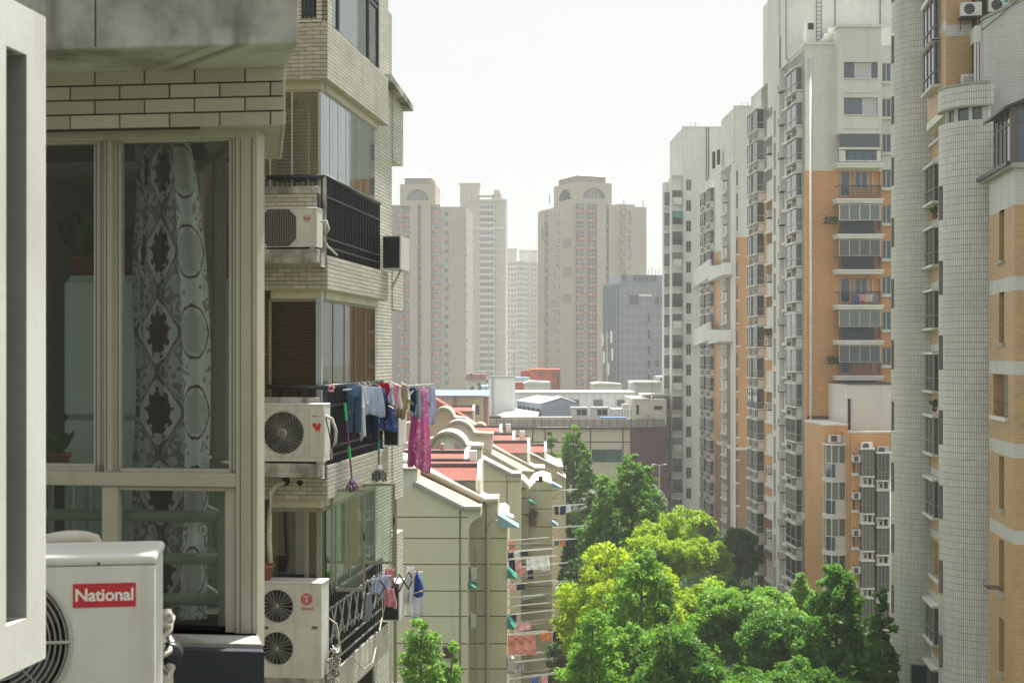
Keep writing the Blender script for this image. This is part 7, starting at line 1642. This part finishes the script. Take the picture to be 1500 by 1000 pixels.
MB().prism([(xw0 - .05, zsl0), (xw1, zsl1), (xw1, zsl1 + .12), (xw0 - .05, zsl0 + .12)], ybw - .06, ybw + .3, 'y').build('sloped_coping', m_cope, te)
MB().box(0, xw0, -1.69, ybw + .0, 0, .1).build('base_slab', m_cope, te)
MB().box(E.x(1439, -1.5), E.x(1450, -1.5), -1.5, ybw - .001, 0, zr1).build('pier', m_bwt, te)
# bay window beside the white wall
bz0, bz1 = E.z(122, ybw, 1430), E.z(58, ybw, 1430)
MB().box(E.x(1424, .2), xw0 - .01, -.4, yf - .01, bz1, E.z(36, ybw, 1430)).build('bay_head', m_gp, te)
inst('bay_window_small', win_mesh(round(xw0 - E.x(1427, -.4), 2), round(bz1 - bz0, 2), 1, 'white_window_frame', 'blue_pane2', .07), te, (E.x(1427, -.4), -.42, bz0)); MB().box(E.x(1424, .2) + .1, xw0 - .02, -.3, yf - .01, bz0, bz1).build('bay_body', m_gf2, te)
for i, (px, py, nm) in enumerate(((1422, 14, 'white air conditioner on a black bracket high on the orange wall'), (1462, 8, 'white air conditioner above the sloping white wall at the top right'))):
    yy = yf - .45 if i == 0 else ybw + .8
    x, z = E.ony(px, py + 12, yy); t = thing('air_conditioner', nm, 'air conditioner', wl(E, x, yy, z), E.rz); MB().box(-.4, .4, -.16, .16, .04, .58).build('casing', m_acw, t); MB().lathe([(0, -.012), (.2, -.012), (.215, 0)], (-.08, -.16, .31), 22, 0, 360, 'y').build('fan_grille', m_fan, t)
    MB().box(-.42, .42, -.2, .44, -.02, .03).box(.36, .4, .1, .14, -.5, 0).box(-.4, -.36, .1, .14, -.5, 0).build('bracket', m_black, t)
    if i: MB().box(.2, .36, -.165, -.161, .4, .5).build('green_badge', m_tl, t)
MB().path([wl(Frame(0, 750, 1), 0, 0, 0) * 0 + Vector(p) for p in ((xA1 + .1, ybw - .1, E.z(46, ybw, 1430)), (E.x(1460, ybw), ybw - .12, E.z(28, ybw, 1460)), (E.x(1500, ybw), ybw - .12, E.z(-8, ybw, 1500)))], .02, 5).build('cable', m_black, te)
t = thing('air_conditioner', 'rounded white unit on the ledge above the nearer rounded corner', 'air conditioner', wl(E, E.x(1419, 0), .2, zr1 + .1), E.rz); MB().box(-.25, .25, -.15, .15, 0, .6).build('casing', m_acw, t); MB().box(-.2, .2, -.16, -.151, .08, .5).build('fan_grille', m_gray, t)
for k, (px, py) in enumerate(((1362, 655), (1410, 0))):
    if k: continue
for py, lab in ((592, 'green potted plants in the open recess between the two rounded corners'), (310, 'small green plant on a window ledge above the middle of the rounded corners')):
    y_, z_ = E.onx(1369, py, xo_ - .1); pot_plant('potted_plant', lab, wl(E, xo_ - .12, y_, z_ - .35), 0, .13, .2, 34, .55)
# open casement lower down
o = MB().box(-.03, .03, 0, .05, 0, 1.5).box(-.03, .03, .75, .8, 0, 1.5).box(-.03, .03, 0, .8, 0, .05).box(-.03, .03, 0, .8, 1.45, 1.5).build('open_sash', m_gfr, te, loc=(xo_ - .30, wy0 + 1.6, base - HEt * 10 - .7), rot=R(70)); MB().box(-.01, .01, .05, .75, .05, 1.45).build('pane', m_gg, o)
# ================================================================== nearest building on the right
D2 = Frame(7.03, 1486, 50); td_ = D2.thing('apartment_building', 'orange and white banded brick building with slit windows at the far right edge', 'apartment building')
yE = D2.y(1449.5) + .02
def z2(py, px=1486, y=0): return D2.z(py, y, px)
edges = [(0, z2(1250), m_bot)]
bands = [(346, 245, m_bwt), (404, 346, m_bot)]
zz2 = {}
P2 = 120 * 50 / FP
# colour zones from the photo, top to bottom at the corner
zones = [(245, 300, m_bwt), (300, 404, m_bot), (404, 425, m_bwt), (425, 529, m_bot), (529, 549, m_bwt), (549, 650, m_bot), (650, 671, m_bwt), (671, 777, m_bot), (777, 797, m_bwt), (797, 900, m_bot), (900, 1500, m_bot)]
hl = []
ysl0, ysl1 = D2.y(1471), D2.y(1463.5)
for a_, b_ in ((308, 382), (428, 502), (668, 745), (790, 868), (905, 985), (1025, 1100)): hl.append((ysl0, ysl1, D2.onx(1467, b_, 0)[1], D2.onx(1467, a_, 0)[1]))
hl.append((D2.y(1477), D2.y(1455), D2.onx(1467, 610, 0)[1], D2.onx(1467, 548, 0)[1]))
for a_, b_, m in zones:
    z1_, z0_ = z2(a_), z2(b_)
    zfac(td_, 'side_wall', 0.001, yE, [(z0_, z1_, m)], hl, tfl, .4)
    MB().facade(0, 4, z0_, z1_, [(.45, 3, max(z0_, z2(612)), min(z1_, z2(548)))] if b_ > 548 and a_ < 612 else [], lambda u, z, w_: (u, w_, z), .5).build('front_wall', m, td_)
for h_ in hl[:-1]:
    wd = round(h_[1] - h_[0], 2); inst('slit_window', win_mesh(wd, round(h_[3] - h_[2], 2), 0, 'grey_window_frame', 'blue_pane2', .05), td_, (.25, h_[1], h_[2]), R(-90)); MB().box(-.12, -.001, h_[0] - .1, h_[1] + .1, h_[2] - .12, h_[2]).build('window_sill', m_cope, td_)
h_ = hl[-1]; MB().box(1.2, 1.3, h_[0] - .6, h_[1] + .6, h_[2] - .3, h_[3] + .3).build('recess_wall', m_bot, td_); MB().box(.401, 1.2, h_[0] + 1.2, h_[0] + 1.25, h_[2], h_[3]).build('recess_pier', m_dark, td_)
MB().box(-.14, -.001, h_[0] - .1, h_[1] + .1, h_[2] - .14, h_[2]).build('balcony_ledge', m_wh2, td_); MB().box(.3, 3.2, -.14, -.001, z2(612) - .14, z2(612)).build('balcony_ledge', m_wh2, td_); MB().box(.1, .14, h_[0], h_[1], h_[2] + .45, h_[2] + .5).build('handrail', m_black, td_)
MB().box(.41, 6, .51, yE, 0, z2(245)).build('building_body', m_gp, td_) if False else None
MB().box(.45, 3, .9, 1.0, z2(612), z2(548)).build('recess_wall', m_bot, td_)
# drip rack under a slit
t = thing('drying_rack', 'small black wire rack fixed under a slit window at the right edge', 'drying rack', wl(D2, -.05, D2.y(1467), D2.onx(1467, 860, 0)[1]), D2.rz)
for i in range(5): MB().tube((-.5 + .0, -.4 + i * .2, 0), (0, -.4 + i * .2, 0), .012, 5).build('rod', m_black, t)
MB().path([(-.5, -.4, 0), (-.5, .4, 0), (-.5, .4, .2), (-.5, -.4, .2), (-.5, -.4, 0)], .014, 5).build('frame', m_black, t)
# conservatory on top
zc0, zc1 = z2(238), z2(158)
sl = MB().box(-.25, 4, -.2, yE + .6, zc0 - .2, zc0 - .02).build('roof_slab', m_cope, td_)
tn = D2.thing('conservatory', 'brown framed glass conservatory with a dark lean to roof at the upper right edge', 'conservatory'); yc1 = D2.y(1457, -.12)
m_bfr = plain('brown_frame', (.12, .10, .085), .5)
f = MB()
ys_ = [0 + (yc1 - 0) * i / 4 for i in range(5)]
for y in ys_: f.box(-.16, -.09, y - .035, y + .035, zc0, zc1)
for z in (zc0, zc0 + (zc1 - zc0) * .70, zc1 - .07): f.box(-.155, -.095, 0, yc1, z, z + .07)
f.box(-.17, .0, -.16, .0, zc0, zc1).box(.0, .1, -.12, -.05, zc0, zc1).box(.1, 3, -.11, -.06, zc1 - .1, zc1 + .05).box(.1, 3, -.11, -.06, zc0, zc0 + .08).box(.1, 3, -.11, -.06, zc0 + (zc1 - zc0) * .7, zc0 + (zc1 - zc0) * .7 + .06)
fo = f.build('frame', m_bfr, tn)
for a_, b_ in zip(ys_, ys_[1:]):
    for c_, d_ in ((zc0 + .07, zc0 + (zc1 - zc0) * .7), (zc0 + (zc1 - zc0) * .7 + .07, zc1 - .07)): MB().box(-.13, -.12, a_ + .035, b_ - .035, c_, d_).build('pane', m_glassb, fo)
MB().box(.1, 3, -.09, -.08, zc0 + .08, zc1 - .1).build('pane', m_bl, fo)
MB().box(.9, .95, .2, yc1, zc0, zc1).build('net_curtain', C_['check'], tn)
MB().prism([(-.45, zc1 - .02), (.35, zc1 + .30), (4, zc1 + .34), (4, zc1 + .26), (.35, zc1 + .22), (-.45, zc1 - .10)], -.45, yc1 + .5, 'y').build('roof', m_fan, tn)
MB().box(-.35, -.2, -.3, yE + .7, zc0 - .12, zc0 + .02).build('sill', m_black, tn)
# ================================================================== trees
def leafmat(name, c1, c2, c3, tr=.5):
    b = NB(name); g = b.n('ShaderNodeNewGeometry'); oi = b.n('ShaderNodeTexCoord')
    n = b.noise(.55, 3, oi.outputs['Object']); n2 = b.noise(2.4, 2, oi.outputs['Object'])
    c = b.ramp(b.math('ADD', b.math('MULTIPLY', n, .6), b.math('MULTIPLY', n2, .4)), [(.36, c1), (.5, c2), (.63, c3)])
    c = b.mix(b.math('MULTIPLY', g.outputs['Random Per Island'], .55), c, sc(c1, .75))
    s1 = b.bsdf(c, .5, spec=.35); t = b.n('ShaderNodeBsdfTranslucent'); b.l(b.mix(.35, c, sc(c3, 1.5)), t.inputs[0]); ms = b.n('ShaderNodeMixShader', i_0=tr)
    b.l(s1, ms.inputs[1]); b.l(t.outputs[0], ms.inputs[2]); return b.done(ms.outputs[0], name)
LM = dict(lime=leafmat('lime_leaves', (.14, .27, .012), (.30, .48, .02), (.50, .66, .04)),
          yellow=leafmat('yellow_green_leaves', (.16, .29, .012), (.38, .53, .02), (.60, .70, .03)),
          mid=leafmat('mid_green_leaves', (.045, .14, .018), (.10, .25, .028), (.20, .40, .045)),
          fresh=leafmat('fresh_green_leaves', (.075, .20, .022), (.16, .36, .035), (.32, .54, .06)),
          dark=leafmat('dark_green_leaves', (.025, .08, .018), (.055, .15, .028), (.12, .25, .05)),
          deep=leafmat('deep_green_leaves', (.04, .13, .016), (.09, .24, .027), (.18, .38, .045)),
          grey=leafmat('pale_flowering_leaves', (.08, .15, .06), (.2, .28, .14), (.55, .6, .45)),
          olive=leafmat('olive_leaves', (.06, .09, .02), (.15, .18, .04), (.26, .28, .07)))
m_bark = paint('bark', (.12, .09, .065), .95, .3, 2, True, 30, .5)
def leaves(name, cent, rad, per, size, m, parent, rs, up=.5, flat=.75):
    # cent: clump centres (n,3); rad: clump radii; per leaves each
    n = len(cent); N = n * per
    c = np.repeat(cent, per, 0); r_ = np.repeat(rad, per)[:, None]
    d = rs.normal(size=(N, 3)); d /= np.linalg.norm(d, axis=1)[:, None]; k = rs.uniform(.25, 1, (N, 1)) ** .6
    p = c + d * r_ * k * np.array([1, 1, flat])
    nrm = rs.normal(size=(N, 3)) + d * .9 + np.array([0, 0, up]); nrm /= np.linalg.norm(nrm, axis=1)[:, None]
    t = np.cross(nrm, rs.normal(size=(N, 3))); t /= np.linalg.norm(t, axis=1)[:, None] + 1e-9; b = np.cross(nrm, t)
    s_ = size * rs.uniform(.6, 1.25, (N, 1))
    v = np.stack([p - t * s_, p - b * s_ * .48 + nrm * s_ * .15, p + t * s_, p + b * s_ * .48 + nrm * s_ * .15], 1).reshape(-1, 3)
    me = bpy.data.meshes.new(name); me.vertices.add(4 * N); me.vertices.foreach_set('co', v.astype(np.float32).ravel())
    me.loops.add(4 * N); me.loops.foreach_set('vertex_index', np.arange(4 * N, dtype=np.int32)); me.polygons.add(N)
    me.polygons.foreach_set('loop_start', np.arange(0, 4 * N, 4, dtype=np.int32)); me.materials.append(m); me.update(calc_edges=True)
    return inst(name, me, parent)
def tree(label, px, ytop, D, wpx, m, kind='round', leafs=26000, size=.13, depth=1.0, zlow=None, grp=None, seed=0, name=None, lobes=None, up=.5):
    rs = np.random.RandomState(seed + int(px)); top = W(px, ytop, D); rx = wpx / 2 / FP * D; hgt = top.z
    t = thing(name or {'cone': 'conifer', 'round': 'broadleaf_tree'}[kind], label, 'tree', (top.x, D, 0), rnd.uniform(0, .5), grp)
    per = 46
    n = max(60, leafs // per)
    zl = (hgt - 2.6 * rx) if zlow is None else zlow; zl = max(zl, 2.0)
    if kind == 'cone':
        L_ = hgt - zl; u = rs.uniform(0, 1, n) ** .62; nl = max(7, int(L_ / .8))
        lay = np.floor(u * nl) / nl; ph = rs.uniform(0, 6.28, n); br = np.floor(ph / 6.28 * 9) / 9 * 6.28 + lay * 11 + rs.normal(0, .12, n)
        arm = (.10 + .90 * np.minimum(1, 1.35 * u) ** .8) * rx * (1 + .25 * np.sin(br * 3 + lay * 17)) * (.86 + .3 * rs.uniform(0, 1, n))
        q = rs.uniform(.25, 1, n) ** .5; rr = arm * q
        z = hgt - u * L_ - .10 * rr + .22 * rr * q
        cent = np.stack([rr * np.cos(br), rr * np.sin(br) * depth, z], 1); rad = rs.uniform(.25, .55, n) * (rx / 2.4) ** .5 * (.55 + .45 * u) + .05
        tips = [cent[i] for i in rs.choice(n, 26)]
    else:
        H_ = (hgt - zl) / 2; cz = hgt - H_
        nl = 22; lb = []
        for i in range(nl):
            a = i * 2.4 + rs.uniform(-.3, .3); e = rs.uniform(-.45, 1); ce = math.sqrt(max(0, 1 - e * e))
            q = rs.uniform(.5, .74); lb.append((rx * q * ce * math.cos(a), rx * depth * q * ce * math.sin(a), cz + H_ * q * e * 1.05, rs.uniform(.30, .46)))
        lb = np.array(lb); k = rs.randint(0, nl, n)
        d = rs.normal(size=(n, 3)); d[:, 2] = d[:, 2] * .8 + .25; d /= np.linalg.norm(d, axis=1)[:, None]; R_ = lb[k, 3][:, None] * rx
        cent = lb[k, :3] + d * R_ * np.array([1, 1, .8]) * rs.uniform(.62, 1, (n, 1)); 
        cent[:, 2] = np.minimum(cent[:, 2], hgt); rad = rs.uniform(.20, .46, n) * (rx / 2.5) ** .5; tips = [l[:3] for l in lb]
    leaves('foliage', cent, rad, per, size, m, t, rs, up)['kind'] = 'stuff'
    tr = MB(); tt = .06 * hgt ** .5 * 1.1
    tr.path([(0, 0, 0), (.1, .05, hgt * .3), (-.05, 0, hgt * .6), (0, 0, hgt * (.97 if kind == 'cone' else .8))], tt, 9, tt * .15); tr.build('trunk', m_bark, t, True)
    br = MB()
    for p in tips:
        z0 = p[2] - (.25 * math.hypot(p[0], p[1]) + .5 if kind == 'round' else .1); z0 = max(zl * .6, z0 - (1.0 if kind == 'round' else 0))
        br.path([(0, 0, z0), (p[0] * .5, p[1] * .5, (z0 + p[2]) / 2 + .1), tuple(p)], tt * .3, 5, .015)
    br.build('limb', m_bark, t)
    return t
tree('bright lime green tree left of centre with a yellow left flank', 905, 786, 78, 190, LM['yellow'], 'round', 42000, .12, zlow=10, seed=1)
tree('mid green feathery tree rising in front of the lime tree', 940, 800, 70, 170, LM['fresh'], 'cone', 30000, .13, zlow=11, seed=2)
tree('tall dark green conifer left of the grey tower with twin tops', 926, 664, 108, 150, LM['mid'], 'cone', 40000, .15, zlow=9, seed=3)
tree('shorter conifer behind the lime tree, left of the tall twin topped one', 888, 700, 106, 110, LM['mid'], 'cone', 24000, .15, zlow=9, seed=4)
tree('round lime green tree right of the tall conifer', 985, 737, 102, 130, LM['lime'], 'round', 42000, .13, zlow=12, seed=5)
tree('domed light green tree at the bottom centre', 1085, 836, 72, 165, LM['fresh'], 'round', 46000, .12, zlow=11, seed=6)
tree('dark green pointed tree in front of the low orange wing', 1226, 826, 61, 190, LM['deep'], 'cone', 60000, .12, zlow=9, seed=7)
tree('deep green tree between the domed tree and the pointed tree', 1160, 852, 66, 170, LM['deep'], 'round', 34000, .12, zlow=10, seed=8)
tree('narrow dark tree against the rounded corner of the tiled building', 1290, 858, 64, 80, LM['mid'], 'cone', 14000, .12, zlow=9, seed=9)
tree('large green tree filling the bottom centre left of the domed tree', 1000, 885, 58, 170, LM['mid'], 'round', 44000, .115, zlow=10, seed=10)
tree('leafy green tree at the bottom beside the drying poles', 868, 895, 60, 160, LM['fresh'], 'cone', 30000, .11, zlow=10, seed=11)
tree('green tree at the bottom edge under the dark pointed tree', 1110, 930, 54, 190, LM['mid'], 'round', 42000, .11, zlow=10, seed=12)
tree('young light green tree before the cream gable wall', 617, 908, 56, 150, LM['fresh'], 'cone', 26000, .10, zlow=10, seed=13, up=.8)
tree('slender low tree leaning beside the young tree before the gable', 662, 940, 57, 70, LM['fresh'], 'cone', 7000, .10, zlow=12, seed=14, up=.8)
tree('tall conical green tree before the cream commercial building', 840, 620, 152, 84, LM['mid'], 'cone', 26000, .2, zlow=8, seed=15)
tree('slim green tree left of the tall conical one before the commercial building', 808, 630, 156, 40, LM['mid'], 'cone', 8000, .2, zlow=8, seed=16)
tree('small green tree below the teal window of the commercial building', 880, 676, 145, 50, LM['fresh'], 'round', 12000, .2, zlow=9, seed=17)
tree('pale flowering tree under the tall conical tree', 872, 692, 126, 52, LM['grey'], 'round', 14000, .16, zlow=9, seed=18)
tree('pale flowering tree before the maroon wall', 960, 694, 170, 36, LM['grey'], 'round', 9000, .2, zlow=8, seed=19)
tree('dark green tree below the tall conical one', 858, 655, 140, 46, LM['deep'], 'cone', 12000, .2, zlow=8, seed=20)
tree('dark shrubby tree at the foot of the second tower', 1082, 760, 128, 70, LM['dark'], 'round', 18000, .16, zlow=8, seed=21)
tree('light lime tree at the foot of the grey tower', 1028, 748, 140, 52, LM['lime'], 'round', 12000, .17, zlow=10, seed=22)
tree('small lime tree before the dark shrubs', 1052, 790, 112, 50, LM['lime'], 'round', 9000, .14, zlow=11, seed=23)
tree('dark drooping conifer beside the drying poles', 836, 770, 118, 34, LM['dark'], 'cone', 12000, .15, zlow=9, seed=24)
tree('dark tree behind the drying poles of the second cream house', 852, 800, 104, 70, LM['dark'], 'round', 20000, .14, zlow=6, seed=25)
tree('olive green tree at the foot of the drying poles', 848, 870, 92, 72, LM['olive'], 'round', 20000, .13, zlow=5, seed=26)
tree('dark shrub under the lime tree and the dark shrubby tree', 1078, 812, 108, 60, LM['dark'], 'round', 12000, .14, zlow=7, seed=27)
tree('deep green tree far right beneath the orange wing', 1262, 880, 66, 80, LM['deep'], 'round', 16000, .12, zlow=8, seed=28)
tree('yellow green tree low at the left flank of the lime tree', 862, 800, 88, 50, LM['yellow'], 'round', 14000, .12, zlow=11, seed=29)
tree('dark green tree low behind the drying poles', 826, 905, 100, 60, LM['dark'], 'round', 14000, .14, zlow=4, seed=30)
tree('fresh green tree filling the gap left of the pointed tree', 1130, 846, 80, 120, LM['fresh'], 'round', 26000, .13, zlow=11, seed=51)
tree('yellow green tree between the lime crown and the domed tree', 1030, 850, 86, 120, LM['lime'], 'round', 26000, .13, zlow=11, seed=52)
tree('mid green tree under the bright lime crown, left of the bottom centre', 930, 880, 66, 130, LM['fresh'], 'round', 30000, .12, zlow=9, seed=53)
tree('deep green tree at the bottom right corner of the canopy', 1200, 925, 55, 170, LM['mid'], 'round', 36000, .115, zlow=8, seed=54)
tree('feathery green top rising between the domed tree and the orange wing', 1172, 838, 84, 60, LM['fresh'], 'cone', 12000, .13, zlow=11, seed=55)
for i, (px, py, D) in enumerate(((690, 548, 300), (702, 545, 305), (712, 541, 310), (598 + 95, 556, 260))):
    tree(('first', 'second', 'third', 'lowest')[i] + ' small dark cypress left of the white windowless block', px, py, D, 8, LM['dark'], 'cone', 3000, .3, zlow=4, grp='small cypresses', seed=40 + i, name='cypress')
tag(MB().box(0, .1, 0, .1, 0, .001).build('path', mpave, None, loc=(12, 60, .003)), kind='structure') if False else None
# understorey filling the courtyard between the trees
rs = np.random.RandomState(3); n = 900
cc = np.stack([rs.uniform(5, 30, n), rs.uniform(50, 190, n), rs.uniform(.3, 5.5, n)], 1); cc = cc[(cc[:, 0] < 23) | (cc[:, 1] > 140)]
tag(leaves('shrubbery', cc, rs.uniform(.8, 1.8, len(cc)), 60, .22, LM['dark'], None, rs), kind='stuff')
# ================================================================== air
hz_ = MB().box(-420, 420, -40, 860, -1.5, 112).build('haze', plain('tmp', (1, 1, 1)), None); hz_.data.materials.clear()
hm = bpy.data.materials.new('haze_air'); hm.use_nodes = True; hm.node_tree.nodes.clear(); ho_ = hm.node_tree.nodes.new('ShaderNodeOutputMaterial'); pv = hm.node_tree.nodes.new('ShaderNodeVolumePrincipled')
pv.inputs['Color'].default_value = (.93, .95, .97, 1); pv.inputs['Density'].default_value = .00038; pv.inputs['Anisotropy'].default_value = .25
hm.node_tree.links.new(pv.outputs[0], ho_.inputs['Volume']); hz_.data.materials.append(hm); tag(hz_, kind='stuff')
